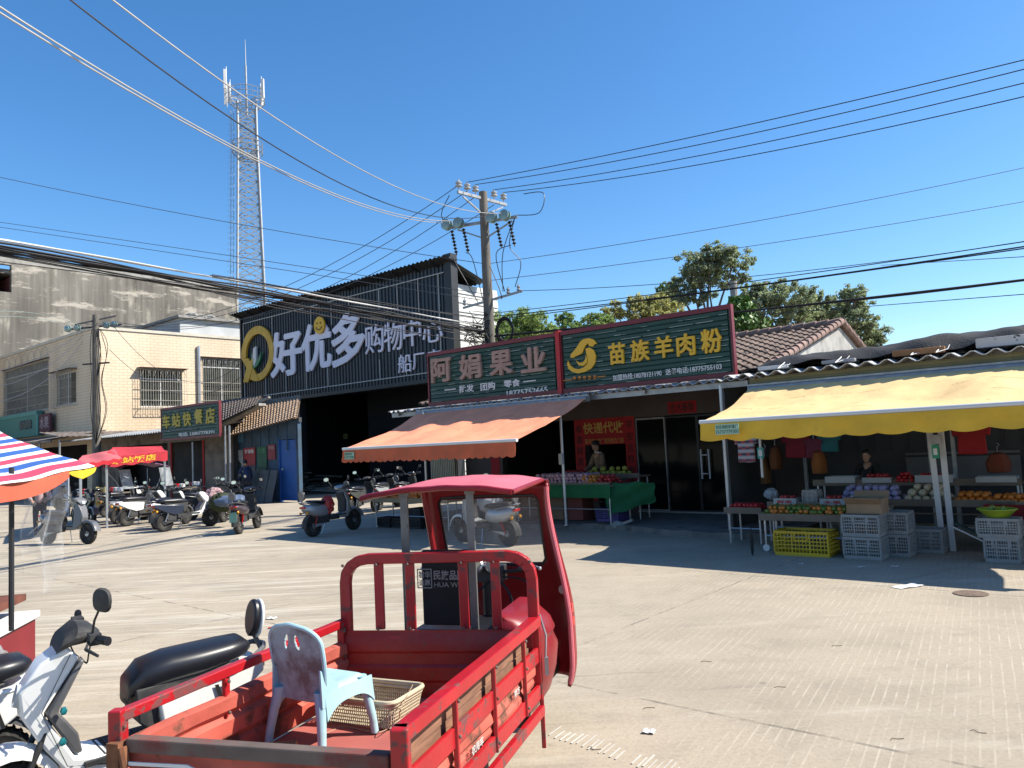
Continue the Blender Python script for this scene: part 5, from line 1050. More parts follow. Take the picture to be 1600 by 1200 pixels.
for i, (px, py, w_, h_, colr, lb, kd) in enumerate(((1212, 715, .3, .42, (.16, .06, .02), 'orange brown bag hanging left in the dark shed', 'bag'), (1243, 697, .5, .4, (.22, .015, .03), 'dark red shirt hanging in the dark of the shed', 'garment'), (1272, 700, .4, .35, (.16, .03, .06), 'wine coloured shirt beside the dark red one', 'garment'), (1296, 692, .4, .3, (.02, .14, .16), 'dull teal shirt hanging before the grey panels', 'garment'), (1280, 722, .35, .4, (.26, .09, .02), 'rust orange bag below the wine coloured shirt', 'bag'), (1196, 735, .26, .5, (.14, .07, .02), 'tan bag hanging low near the teal plate', 'bag'), (1560, 722, .5, .3, (.18, .04, .015), 'rust red sack at the right above the white tray', 'bag'))): garment(lb, px, py, w_, h_, 13.4, mat('hung_%d' % i, colr, rough=.9, var=.25), kd)
# ================================================================ FRUIT STAND OF THE RED-PAPERED SHOP
T0 = S(845, 775, 12.6)[0]; T1 = S(955, 770, 12.6)[0]
gt = table('long green skirted fruit stand before the brown shop', (T0 + T1) / 2 - .3, 12.9, (T1 - T0) + .7, .8, .86, M_PLY, cloth=M_CLG, group='market tables'); 
heap('wrapped_apple', 'heaped on the green skirted stand at left', T0 - .2, T0 + 1.25, 12.55, 13.2, .87, .046, 3, 30); heap('tangerine', 'on the right half of the green skirted stand', T0 + 1.0, T0 + 1.45, 12.55, 12.9, .87, .040, 3, 31); heap('apple', 'on the right end of the green skirted stand', T0 + 1.42, T1 + .05, 12.55, 12.95, .87, .040, 3, 32)
mb = MB()
def clf(u, v): a = u * 1.9; return (-.05 + .75 * u, -.42 + .55 * u + .03 * math.sin(v * 9 + u * 6) , .88 - (.62 - .25 * u) * v + .02 * math.sin(u * 12))
mb.grid(clf, 16, 12, 0, .01); o = mb.build('green_cloth', M_CLG, None, smooth=60); o.location = W(T1 - .02, 12.95, 0); o.rotation_euler.z = -TH; tag(o, 'crumpled green cloth hanging off the right end of the fruit stand', 'cloth')
bt = table('raised back table of melons behind the green skirted stand', (T0 + T1) / 2 + .15, 13.65, (T1 - T0), .45, .98, M_PLY, group='market tables'); heap('pomelo', 'on the raised back table beside the woman', T1 - .75, T1 - .2, 13.5, 13.8, .98, .06, 2, 33); heap('pomelo', 'on the raised back table at left', T0 + .55, T0 + 1.0, 13.5, 13.8, .98, .06, 2, 34); heap('apple', 'on the raised back table at far left', T0 - .1, T0 + .45, 13.5, 13.8, .98, .04, 2, 35)
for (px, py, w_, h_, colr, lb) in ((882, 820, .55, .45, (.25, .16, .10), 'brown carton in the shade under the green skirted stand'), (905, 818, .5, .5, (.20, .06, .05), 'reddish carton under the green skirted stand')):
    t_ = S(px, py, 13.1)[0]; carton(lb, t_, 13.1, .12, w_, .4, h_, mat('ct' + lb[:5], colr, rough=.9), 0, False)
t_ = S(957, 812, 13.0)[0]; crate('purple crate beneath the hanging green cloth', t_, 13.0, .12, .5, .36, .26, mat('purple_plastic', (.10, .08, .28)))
# left stand with oranges under the orange awning (seen beside the cab)
ta = S(582, 788, 11.3)[0]; tb_ = S(700, 780, 11.3)[0]; tbl = table('wooden stand of oranges under the orange awning left of the cab', (ta + tb_) / 2, 11.6, tb_ - ta, .6, .62, mat('raw_wood_top', (.36, .26, .15), rough=.8), group='market tables'); heap('orange', 'on the wooden stand under the orange awning', ta + .12, tb_ - .2, 11.35, 11.85, .62, .055, 2, 36)
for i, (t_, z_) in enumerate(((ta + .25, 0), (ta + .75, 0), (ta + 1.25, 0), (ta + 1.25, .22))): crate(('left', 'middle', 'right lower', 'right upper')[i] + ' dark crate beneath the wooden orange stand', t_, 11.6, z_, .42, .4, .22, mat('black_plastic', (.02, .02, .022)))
t_ = S(790, 765, 12.8)[0]; table('back stand of oranges above the cab roof', t_ - .6, 13.0, 1.9, .6, .92, M_PLY, group='market tables'); heap('orange', 'on the back stand above the cab roof', t_ - 1.5, t_ + .1, 12.75, 13.2, .92, .045, 2, 37)
o = grid_thing('louvred_shutter', 'pale slatted shutter leaning in the dark left of the shop', 'shutter', S(692, 718, 14.2)[0], 14.2, .9); mb = MB()
for i in range(14): mb.bx(-.45 + i * .065, -.45 + i * .065 + .045, -.02, .02, 0, .95)
mb.bx(-.47, .47, .021, .04, 0, .95); mb.build('slats', mat('pale_slat', (.42, .34, .22)), o, smooth=0)
o = grid_thing('stone', 'jagged broken kerb stone lying at the pavement edge beside the fruit stand', 'stone', *TS(G(966, 828))); mb = MB(); mb.sphere((0, 0, .07), .13, 8, 5, sz=(1.3, 1, .8)); mb.box((.12, .05, .13), (.35, .14, .05), ry=-.35, rz=.3); mb.build('chunk', mat('broken_concrete', (.34, .33, .30), rough=.95), o, smooth=0)
o = grid_thing('broom', 'short dark umbrella standing upright on the ground by the low tables', 'umbrella', *TS(G(1176, 868))); mb = MB(); mb.tube([(0, 0, 0), (0, 0, .05), (0, 0, .25), (0, 0, .32)], [.008, .02, .028, .01], 8); mb.build('folded_canopy', M_BLACK, o); mb = MB(); mb.tube([(0, 0, .32), (0, 0, .38), (.02, 0, .40)], .007, 6); mb.build('handle', M_BLACK, o); o.name = 'umbrella'
# ================================================================ TREES
def tree(name, label, x, y, h, crown, seed, leafcol, trunkcol=(.16, .13, .10), n=5200, leaf=.16, group='trees behind the shops', bare=.45, base=.32, spread_k=1.):
    q = random.Random(seed); r = thing(name, label, 'tree', (x, y, 0), q.uniform(0, 6)); tm = mat('bark_%d' % seed, trunkcol, rough=.9, var=.3, scale=4, bump=.3)
    mb = MB(); top = h * bare; mb.tube(jump([(0, 0, 0), (q.uniform(-.3, .3), q.uniform(-.3, .3), top * .5), (q.uniform(-.5, .5), q.uniform(-.5, .5), top)]), [h * .022 * (1 - .5 * i / 12) for i in range(13)], 8); ends = []
    for (cx, cy, cz, rr) in crown:
        st = Vector((q.uniform(-.2, .2), q.uniform(-.2, .2), top * q.uniform(.75, 1.05))); en = Vector((cx, cy, cz - rr * .2)); md = st.lerp(en, .5) + Vector((q.uniform(-.3, .3), q.uniform(-.3, .3), q.uniform(-.1, .5)))
        mb.tube(jump([st, md, en]), [h * .009 * (1 - .75 * i / 12) for i in range(13)], 5)
        for _ in range(4): d = Vector((q.gauss(0, 1), q.gauss(0, 1), abs(q.gauss(0, .6)))).normalized() * rr * .8; mb.tube([md.lerp(en, q.uniform(.4, 1)), en + d], [h * .004, h * .0012], 4)
    mb.build('trunk', tm, r)
    lm = mat('leaf_%s' % str(leafcol), leafcol, rough=.6, var=.45, scale=1.1, detail=3); n_, L_, b_ = nodes_of(lm)
    if not lm.get('tl'):
        lm['tl'] = 1; tr_ = n_.new('ShaderNodeBsdfTranslucent'); tr_.inputs[0].default_value = (leafcol[0] * 1.6, leafcol[1] * 1.75, leafcol[2] * 1.2, 1); ms = n_.new('ShaderNodeMixShader'); ms.inputs[0].default_value = .45; out_ = n_['Material Output']; L_.new(b_.outputs[0], ms.inputs[1]); L_.new(tr_.outputs[0], ms.inputs[2]); L_.new(ms.outputs[0], out_.inputs[0])
    vs = []; fs = []; tot = sum(c[3] ** 2 for c in crown)
    for (cx, cy, cz, rr) in crown:
        k = int(1.9 * n * rr * rr / tot); sub = [(Vector((q.gauss(0, 1), q.gauss(0, 1), q.gauss(0, .75))).normalized() * rr * q.uniform(.45, 1.12), rr * q.uniform(.09, .24)) for _ in range(44)]
        for i in range(k):
            c_, sr = sub[q.randrange(44)]; d = Vector((q.gauss(0, 1), q.gauss(0, 1), q.gauss(0, .7))) * sr * .62
            p = Vector((cx, cy, cz)) + Vector((c_.x, c_.y, c_.z * .75)) + d; s_ = leaf * .62 * q.uniform(.6, 1.25); a = Vector((q.gauss(0, 1), q.gauss(0, 1), q.gauss(0, .8) - .3)).normalized(); b = a.cross(Vector((q.gauss(0, 1), q.gauss(0, 1), q.gauss(0, 1)))).normalized()
            o_ = len(vs); vs += [p - a * s_ * .6, p + b * s_ * .3, p + a * s_ * .6, p - b * s_ * .3]; fs.append((o_, o_ + 1, o_ + 2, o_ + 3))
    mb = MB(); mb.add(vs, fs); mb.build('crown', lm, r, smooth=0); return r
def px_tree(name, label, blobs, d, seed, leafcol, n=5200, leaf=.16, **kw):
    """blobs: pixel centre and radius of crown lobes, turned into metres at distance d"""
    pts = [(Y(px, py, d), pr * 1.22 * d / FPX) for px, py, pr in blobs]; bx_ = sum(p[0][0] for p in pts) / len(pts); q = random.Random(seed); top = max(p[0][2] + p[1] for p in pts); rz = None
    r_ = tree(name, label, bx_, d, top, [(p[0][0] - bx_, q.uniform(-1, 1) * p[1] * 1.1, p[0][2], p[1]) for p in pts], seed, leafcol, n=n, leaf=leaf, **kw); r_.rotation_euler.z = 0; return r_
EUC = (.195, .22, .15); OLV = (.10, .115, .035); DKG = (.14, .20, .08)
px_tree('eucalyptus_tree', 'tallest eucalyptus with a broad flat crown behind the green signboard', [(1085, 420, 26), (1110, 402, 20), (1140, 412, 24), (1065, 445, 18), (1155, 435, 14), (1110, 440, 26), (1090, 465, 14), (1060, 470, 14)], 46, 41, EUC, n=9000, leaf=.26, bare=.5)
px_tree('eucalyptus_tree', 'domed eucalyptus left of the tiled ridge behind the leafy post', [(1205, 450, 22), (1225, 470, 28), (1190, 480, 24), (1245, 490, 24), (1210, 505, 26), (1170, 500, 20), (1180, 455, 18)], 42, 42, EUC, n=9500, leaf=.24, bare=.5)
px_tree('eucalyptus_tree', 'narrow eucalyptus at the right end rising over the gable', [(1325, 462, 16), (1340, 480, 22), (1330, 505, 24), (1355, 520, 22), (1310, 490, 14), (1370, 532, 14)], 40, 43, EUC, n=8000, leaf=.22, bare=.5)
px_tree('eucalyptus_tree', 'small rounded eucalyptus between the domed one and the narrow one', [(1280, 475, 18), (1290, 495, 18), (1270, 490, 14)], 44, 44, EUC, n=4000, leaf=.22, bare=.5)
px_tree('broadleaf_tree', 'olive tree with yellowish crown over the middle of the green boards', [(1020, 478, 20), (1045, 485, 18), (990, 480, 18), (960, 488, 16), (1000, 500, 22), (1040, 505, 20)], 38, 45, (.30, .28, .13), n=7000, leaf=.2, bare=.5)
px_tree('broadleaf_tree', 'bushy green tree directly right of the utility pole', [(800, 505, 26), (830, 500, 22), (815, 525, 26), (850, 515, 20), (785, 530, 20), (855, 530, 16)], 30, 46, (.19, .25, .09), n=9000, leaf=.15, bare=.4)
px_tree('broadleaf_tree', 'slender tree with pointed top between the bushy and the olive tree', [(883, 498, 12), (885, 515, 16), (880, 530, 16)], 32, 47, DKG, n=3000, leaf=.15, bare=.4)
px_tree('broadleaf_tree', 'low light green tree left of the olive one behind the board top', [(925, 500, 16), (940, 510, 18), (912, 515, 16)], 34, 48, (.16, .22, .075), n=4000, leaf=.15, bare=.4)
px_tree('broadleaf_tree', 'dark tree peeping over the left end of the eucalyptus group', [(1040, 455, 12), (1030, 465, 10), (1050, 470, 10)], 50, 49, DKG, n=2500, leaf=.24, bare=.5)
px_tree('broadleaf_tree', 'dark bush filling the gap behind the right end of the green board', [(1150, 530, 20), (1130, 520, 20), (1185, 530, 20), (1100, 505, 20), (1065, 515, 18)], 33, 50, DKG, n=6000, leaf=.17, bare=.4)
# ivy-covered post
cpx = Y(1150, 500, 20.5); iv = thing('ivy_post', 'concrete post smothered in bright climbing ivy beside the green board end', 'post', (cpx[0], 20.5, 0)); ztp = Y(1144, 440, 20.5)[2]; mb = MB(); mb.tube([(0, 0, 0), (0, 0, ztp)], .10, 10); mb.build('post', M_PLASTER, iv)
q = random.Random(77); vs = []; fs = []
for i in range(6500):
    z_ = q.uniform(2.0, ztp - .45); k = math.sin(math.pi * min(1, (ztp - .45 - z_) / 1.1 * .5 + .08)); rr = (.52 * k + .1) * (1 + .25 * math.sin(z_ * 6) + .15 * math.sin(z_ * 15 + 1)); a = q.uniform(0, 6.28); p = Vector((rr * math.cos(a) * q.uniform(.6, 1.1) + .12, rr * math.sin(a) * q.uniform(.6, 1.05), z_)); s_ = .07 * q.uniform(.6, 1.3)
    u_ = Vector((q.gauss(0, 1), q.gauss(0, 1), q.gauss(0, 1))).normalized(); b = u_.cross(Vector((q.gauss(0, 1), q.gauss(0, 1), q.gauss(0, 1)))).normalized(); o_ = len(vs); vs += [p - u_ * s_, p + b * s_ * .8, p + u_ * s_, p - b * s_ * .8]; fs.append((o_, o_ + 1, o_ + 2, o_ + 3))
mb = MB(); mb.add(vs, fs); mb.build('ivy', mat('ivy_leaf', (.10, .19, .03), rough=.5, var=.5, scale=3), iv, smooth=0)
# ================================================================ SCOOTERS
M_TYRE = mat('tyre_rubber', (.020, .019, .018), rough=.9, var=.3, scale=10, col2=(.11, .10, .085), mask=(.52, .72), mscale=9); M_RIM = mat('alloy_rim', (.42, .42, .43), rough=.35, metal=.7, var=.15); M_SEAT = mat('black_vinyl', (.012, .013, .018), rough=.38, var=.2, scale=3)
M_PLAS = mat('dusty_black_plastic', (.030, .030, .031), rough=.65, var=.3, scale=6, col2=(.10, .095, .085), mask=(.50, .75), mscale=5); M_MIRG = mat('mirror_glass', (.6, .65, .7), rough=.05, metal=1.); M_AMB = mat('amber_lens', (.75, .32, .01), rough=.2); M_REDL = mat('red_lens', (.45, .01, .01), rough=.2); M_LENS = mat('clear_lens', (.55, .58, .6), rough=.1)
M_SWHITE = mat('scooter_white', (.88, .88, .85), rough=.28, var=.04, coat=.5, col2=(.50, .47, .41), mask=(.60, .85), mscale=3); M_SGREY = mat('scooter_grey', (.15, .15, .155), rough=.35, var=.1, coat=.3); M_SNAVY = mat('scooter_navy', (.030, .040, .065), rough=.3, coat=.5, var=.1); M_SBROWN = mat('scooter_brown', (.10, .075, .08), rough=.3, metal=.4, coat=.5, var=.1); M_SSILV = mat('scooter_silver', (.38, .40, .42), rough=.35, metal=.3, coat=.4); M_SBLK = mat('scooter_black', (.015, .015, .017), rough=.3, coat=.5)
def wheel(mb_parent, name, x, z, r, root, w_=.045, n=28):
    mb = MB(); mb.lathe([(r * .72, -w_ * .75), (r * .86, -w_), (r * .97, -w_ * .75), (r, -w_ * .25), (r, w_ * .25), (r * .97, w_ * .75), (r * .86, w_), (r * .72, w_ * .75)], c=(x, 0, z), axis='y', n=n)
    for i in range(n * 2): a = math.pi * i / n; mb.box((x + r * math.cos(a), (.5 if i % 2 else -.5) * w_, z + r * math.sin(a)), (.010, w_ * .8, .012), ry=-a, rz=0)
    wl = mb.build(name, M_TYRE, root, smooth=40); mb = MB()
    mb.lathe([(r * .74, -w_ * .7), (r * .66, -w_ * .6), (r * .66, w_ * .6), (r * .74, w_ * .7)], c=(x, 0, z), axis='y', n=n); mb.lathe([(r * .26, -w_ * 1.0), (r * .26, w_ * 1.0)], c=(x, 0, z), axis='y', n=16)
    for i in range(6): a = math.pi * 2 * i / 6; mb.beam((x + r * .22 * math.cos(a), 0, z + r * .22 * math.sin(a)), (x + r * .69 * math.cos(a), 0, z + r * .69 * math.sin(a)), .03, .022, up=(0, 1, 0))
    mb.build('rim', M_RIM, wl, smooth=40); return wl
def taper(mb, i0, fn):
    for i in range(i0, len(mb.v)): x, y, z = mb.v[i]; mb.v[i] = (x, y * fn(x, z), z)
def scooter(label, loc, head, body, accent, style='angular', side=None, mirrors=True, back=True, plate=False, near=False, seatm=None, group='scooters parked in the yard', lean=.07, steer=0.):
    """x forward, z up; head = compass angle of the nose in world xy (radians)"""
    r = thing('scooter', label, 'scooter', loc, head, group); r.rotation_euler = (-lean, 0, head); seatm = seatm or M_SEAT; bv = .012
    wheel(None, 'wheel', .64, .225, .225, r); wheel(None, 'wheel', -.58, .22, .22, r, .052)
    mb = MB()
    for y in (-.075, .075): mb.tube([(.34, y * .7, .80), (.50, y, .50), (.64, y, .23)], [.015, .018, .016], 8)
    mb.beam((.34, -.06, .80), (.34, .06, .80), .04, .04); mb.build('fork', M_PLAS, r)
    mb = MB(); rr = [];
    for k in range(12):
        a = R_(12 + k * 13); ring = [(.64 + R * math.cos(a), y, .225 + R * math.sin(a)) for R, y in ((.25, -.085), (.29, -.075), (.305, 0), (.29, .075), (.25, .085), (.28, 0))]; rr.append(ring)
    mb.rings(rr); mb.build('front_fender', body if near or style != 'angular' else (side or M_SGREY), r)
    mb = MB(); poly_ = [(.37, .93), (.31, .87), (.485, .645), (.33, .43), (.05, .385), (.05, .325), (.34, .335), (.49, .50), (.585, .64), (.60, .75), (.50, .87)] if style == 'angular' else [(.36, .90), (.30, .86), (.36, .66), (.33, .44), (.10, .38), (.10, .32), (.36, .32), (.50, .44), (.53, .58), (.47, .76)]
    # shield in strips so it can narrow towards the nose
    mb.prism(poly_, -.13, .13); taper(mb, 0, lambda x, z: (1 - .62 * max(0, (x - .36) / .24)) * (1 - .30 * max(0, (z - .75) / .2)))
    mb.build('leg_shield', body, r, smooth=30, bevel=.014, seg=3)
    mb = MB(); ip = [(.305, .865), (.475, .645), (.32, .435), (.285, .44), (.31, .53), (.415, .645), (.28, .855)] if style == 'angular' else [(.295, .86), (.355, .66), (.325, .44), (.29, .45), (.31, .66), (.26, .86)]
    mb.prism(ip, -.112, .112); mb.build('inner_shield', side or M_PLAS, r, bevel=.01)
    mb = MB(); mb.bx(-.30, .285, -.15, .15, .375, .40); mb.bx(-.30, .06, -.16, .16, .30, .374); mb.bx(-.55, -.2, -.12, .12, .26, .40)
    for i in range(7): mb.bx(-.2 + i * .06, -.175 + i * .06, -.12, .12, .40, .405)
    mb.build('floorboard', M_PLAS, r, smooth=0, bevel=.008)
    mb = MB()
    if style == 'angular':
        mb.prism([(-.12, .615), (-.165, .41), (-.38, .385), (-.60, .47), (-.84, .60), (-.83, .67), (-.40, .64)], -.155, .155); taper(mb, 0, lambda x, z: 1 - .35 * max(0, (-.4 - x) / .45)); mb.build('body_panel', accent or body, r, bevel=.016, seg=3)
    else:
        mb.loft([(-.14, .50, .11, .11, 0), (-.22, .52, .155, .14, 0), (-.40, .52, .18, .15, -.1), (-.60, .55, .165, .125, -.25), (-.76, .60, .11, .08, -.3), (-.84, .62, .03, .03, -.3)], 18, e=.85); mb.build('body_panel', accent or body, r)
    mb = MB(); mb.loft([(.03, .60, .07, .02, 0), (.02, .66, .10, .05, 0), (-.06, .70, .125, .075, 0), (-.22, .72, .145, .075, -.03), (-.40, .725, .15, .07, 0), (-.58, .735, .14, .062, .05), (-.70, .745, .12, .05, 0), (-.76, .735, .05, .02, 0)] if style == 'angular' else [(-.10, .66, .08, .02, 0), (-.16, .68, .12, .04, 0), (-.32, .69, .15, .045, 0), (-.52, .71, .14, .045, 0), (-.66, .73, .10, .035, 0), (-.70, .73, .03, .01, 0)], 20, e=.75); mb.build('seat', seatm, r, smooth=50)
    if style == 'angular': mb = MB(); mb.prism([(.0, .66), (-.02, .50), (-.13, .42), (-.14, .62), (-.6, .67), (-.6, .69), (-.1, .67)], -.12, .12); mb.build('seat_base', M_PLAS, r, bevel=.01)
    if back:
        mb = MB()
        for y in (-.13, .13): mb.tube(jump([(-.45, y * 1.15, .645), (-.70, y * 1.1, .69), (-.84, y * .6, .72)]), .014, 8)
        mb.tube(jump([(-.84, -.08, .72), (-.88, 0, .72), (-.84, .08, .72)]), .014, 8); mb.tube([(-.86, 0, .70), (-.80, 0, .80)], .016, 8); mb.build('grab_rail', M_SGREY, r)
        mb = MB(); mb.prism([(.075 * math.cos(R_(a)) * 1.0, .10 * math.sin(R_(a))) for a in range(0, 360, 24)][::-1], -.02, .02, M=Matrix.Translation((-.80, 0, .87)) @ Matrix.Rotation(math.pi / 2, 4, 'Z') @ Matrix.Rotation(-.15, 4, 'X')); b_ = mb.build('backrest', M_SEAT, r, bevel=.012, seg=3)
        mb = MB(); mb.prism([(.08 * math.cos(R_(a)) * 1.0, .105 * math.sin(R_(a))) for a in range(0, 360, 24)][::-1], -.004, .018, M=Matrix.Translation((-.832, 0, .865)) @ Matrix.Rotation(math.pi / 2, 4, 'Z') @ Matrix.Rotation(-.15, 4, 'X')); mb.build('backrest_shell', body if near else M_SGREY, b_, bevel=.008)
    # handlebar
    SM = Matrix.Translation((.30, 0, 0)) @ Matrix.Rotation(steer, 4, 'Z') @ Matrix.Translation((-.30, 0, 0))
    mb = MB(); mb.loft([(.42, .90, .07, .03, .5), (.40, .94, .12, .05, .5), (.33, .97, .14, .055, .4), (.25, .965, .12, .045, .3), (.19, .95, .06, .02, .3)], 16, e=.8, M=SM); hb = mb.build('handlebar', M_PLAS if style == 'angular' else body, r)
    mb = MB(); mb.tube([SM @ Vector(p) for p in ((.22, -.34, .98), (.26, -.18, .96), (.27, 0, .95), (.26, .18, .96), (.22, .34, .98))], .014, 8); mb.box((0, 0, 0), (.06, .07, .05), M=SM @ Matrix.Translation((.25, .2, .97))); mb.box((0, 0, 0), (.06, .07, .05), M=SM @ Matrix.Translation((.25, -.2, .97))); mb.build('bar', M_PLAS, hb)
    for y in (-1, 1):
        mb = MB(); a = SM @ Vector((.215, y * .35, .982)); b = SM @ Vector((.24, y * .23, .972)); mb.tube([a, a.lerp(b, .05), a.lerp(b, .06), b], [.021, .021, .018, .018], 12)
        for k in range(6): p = a.lerp(b, .12 + k * .14); mb.tube([p, p.lerp(b, .04)], .0205, 12)
        mb.build('grip', M_SEAT, hb)
        mb = MB(); mb.tube([SM @ Vector(p) for p in ((.28, y * .20, .955), (.31, y * .27, .945), (.27, y * .37, .93))], [.008, .009, .007], 6); mb.build('brake_lever', M_PLAS, hb)
        if mirrors is True or mirrors == y:
            mb = MB(); mb.tube([SM @ Vector(p) for p in ((.26, y * .19, .98), (.26, y * .24, 1.06), (.24, y * .30, 1.14))], .007, 6)
            mb.loft([(0, 0, .01, .01, 0), (.006, 0, .066, .055, 0), (.022, 0, .060, .050, 0), (.03, 0, .02, .02, 0)], 14, e=.75, M=SM @ Matrix.Translation((.235, y * .33, 1.165)) @ Matrix.Rotation(y * .5, 4, 'Z')); mi = mb.build('mirror', M_PLAS, hb)
            mb = MB(); mb.loft([(-.001, 0, .052, .038, 0), (.004, 0, .052, .038, 0)], 14, e=.75, M=SM @ Matrix.Translation((.235, y * .33, 1.165)) @ Matrix.Rotation(y * .5, 4, 'Z')); mb.build('mirror_glass', M_MIRG, mi)
    mb = MB(); mb.loft([(.55, .72, .03, .055, .25), (.61, .735, .025, .05, .25)] if style == 'angular' else [(.40, .90, .06, .045, .2), (.45, .91, .045, .035, .2)], 12, e=.7); mb.build('headlight', M_LENS, r)
    for y in (-1, 1): mb = MB(); mb.sphere((-.80, y * .10, .50), .032, 10, 6, sz=(1, .7, 1)); mb.tube([(-.80, y * .09, .50), (-.72, y * .06, .51)], .012, 6, mi=1); mb.build('turn_signal', [M_AMB, M_PLAS], r)
    mb = MB(); mb.loft([(-.82, .62, .09, .025, 0), (-.855, .625, .07, .02, 0)], 12, e=.6); mb.build('tail_light', M_REDL, r)
    mb = MB(); rr = []
    for k in range(9):
        a = R_(60 + k * 16); rr.append([(-.58 + R * math.cos(a), y, .22 + R * math.sin(a)) for R, y in ((.25, -.07), (.28, 0), (.25, .07), (.265, 0))])
    mb.rings(rr); mb.build('rear_fender', M_PLAS, r)
    mb = MB(); mb.beam((-.2, -.09, .30), (-.58, -.09, .22), .03, .06); mb.beam((-.2, .09, .30), (-.58, .09, .22), .03, .06); mb.build('swingarm', M_SSILV if style != 'angular' else M_PLAS, r, smooth=0)
    for y in (-.1, .1):
        mb = MB(); mb.tube([(-.60, y, .24), (-.50, y, .48)], .012, 6)
        for k in range(7): p = Vector((-.60, y, .24)).lerp(Vector((-.50, y, .48)), .3 + k * .09); mb.lathe([(.024, -.004), (.024, .004)], c=tuple(p), n=10)
        mb.build('shock_absorber', M_REDL if style != 'angular' else M_STEEL, r)
    mb = MB(); mb.tube([(-.05, .12, .30), (-.12, .24, .01)], .011, 6); mb.tube([(-.12, .24, .01), (-.07, .26, .005)], .012, 6); mb.build('kickstand', M_STEEL, r)
    if plate: mb = MB(); mb.box((-.875, 0, .40), (.008, .16, .22), ry=.15); p_ = mb.build('number_plate', mat('green_plate', (.10, .22, .18), rough=.5, var=.2), r)
    return r
def sc_at(F, Rr, *a, **k):
    f, g = G(*F), G(*Rr); h = math.atan2(f[1] - g[1], f[0] - g[0]); loc = ((f[0] + g[0]) / 2 - .03 * math.cos(h), (f[1] + g[1]) / 2 - .03 * math.sin(h), 0); return a[0], loc, h
def put(label, F, Rr, body, accent=None, **k): return scooter(label, *sc_at(F, Rr, label)[1:], body, accent, **k)
put('dark grey scooter at the left end of the parked row, nose pointing right', (140, 850), (72, 850), M_SGREY, M_SBLK, side=M_SGREY, style='round', back=False)
put('black scooter parked behind the dark grey one at the far left', (150, 820), (112, 817), M_SBLK, M_SBLK)
pc = put('scooter shaded by a purple rain canopy in the left row', (240, 812), (190, 818), M_SGREY, M_SWHITE)
put('white tailed scooter beside the purple canopy', (258, 815), (202, 822), M_SWHITE, M_SWHITE, back=False)
put('white and black scooter squeezed between the canopy scooter and the navy one', (300, 817), (236, 829), M_SWHITE, M_SWHITE)
put('navy scooter with a white leg shield in the middle of the left row', (330, 822), (257, 831), M_SWHITE, M_SNAVY, side=M_SGREY, back=False)
put('brown round-tailed scooter with green number plate seen from behind', (409, 823), (366, 837), M_SBLK, M_SBROWN, style='round', plate=True)
put('silver scooter shaded left of the orange awning with a red bag on its hook', (556, 827), (487, 839), M_SSILV, M_SSILV, style='round')
put('silver white scooter seen through the cab windshield', (722, 846), (800, 853), M_SSILV, M_SSILV, style='round', plate=False)
put('black scooter behind the brown one, left of it', (378, 802), (335, 812), M_SBLK, M_SNAVY)
put('black scooter behind the navy one under the restaurant roof', (352, 808), (312, 812), M_SBLK, M_SBLK)
put('dark scooter deep in shade, leftmost below the orange awning', (585, 800), (556, 806), M_SBLK, M_SBLK)
put('white tailed scooter deep in shade below the orange awning', (625, 790), (588, 798), M_SBLK, M_SSILV)
put('dark scooter deep in shade, rightmost before the dark hall', (655, 786), (628, 792), M_SBLK, M_SBLK, style='round')
put('white scooter with black seat behind the purple canopy one', (218, 803), (172, 808), M_SWHITE, M_SBLK)
put('pale scooter behind the white tailed one near the restaurant post', (282, 806), (232, 811), M_SWHITE, M_SSILV)
put('dark scooter tucked between the navy and the brown ones', (385, 808), (345, 817), M_SBLK, M_SGREY)
# purple canopy over its scooter
def purple(root):
    M_PUR = mat('purple_canopy', (.20, .09, .19), rough=.6, var=.15); o = thing('rain_canopy', 'purple rain canopy with clear side flaps over a scooter', 'canopy', tuple(root.location), root.rotation_euler.z)
    mb = MB(); mb.grid(lambda u, v: (-.80 + 1.65 * u, -.40 + .8 * v, 1.48 + .22 * math.sin(math.pi * (.15 + .75 * u)) + .06 * math.sin(math.pi * v) + .008 * math.sin(u * 60)), 40, 8, 0, .008); mb.build('cover', M_PUR, o)
    mb = MB()
    for x, y in ((-.72, -.38), (-.72, .38), (.6, -.38), (.6, .38)): mb.tube([(x, y, 1.55), (x * .75 + .1, y * .8, 1.2), (x * .5 + .1, y * .4, .7)], .01, 6)
    mb.build('frame', M_STEEL, o)
    for x0, x1 in ((-.8, -.45), (.45, .82)): mb = MB(); mb.grid(lambda u, v: (x0 + (x1 - x0) * u + .12 * v, -.40 - .02 * math.sin(u * 6), 1.54 - .55 * v), 8, 8, 0, .002); mb.build('clear_flap', mat('clear_film', (.55, .58, .6), rough=.25, alpha=.5), o)
purple(pc)
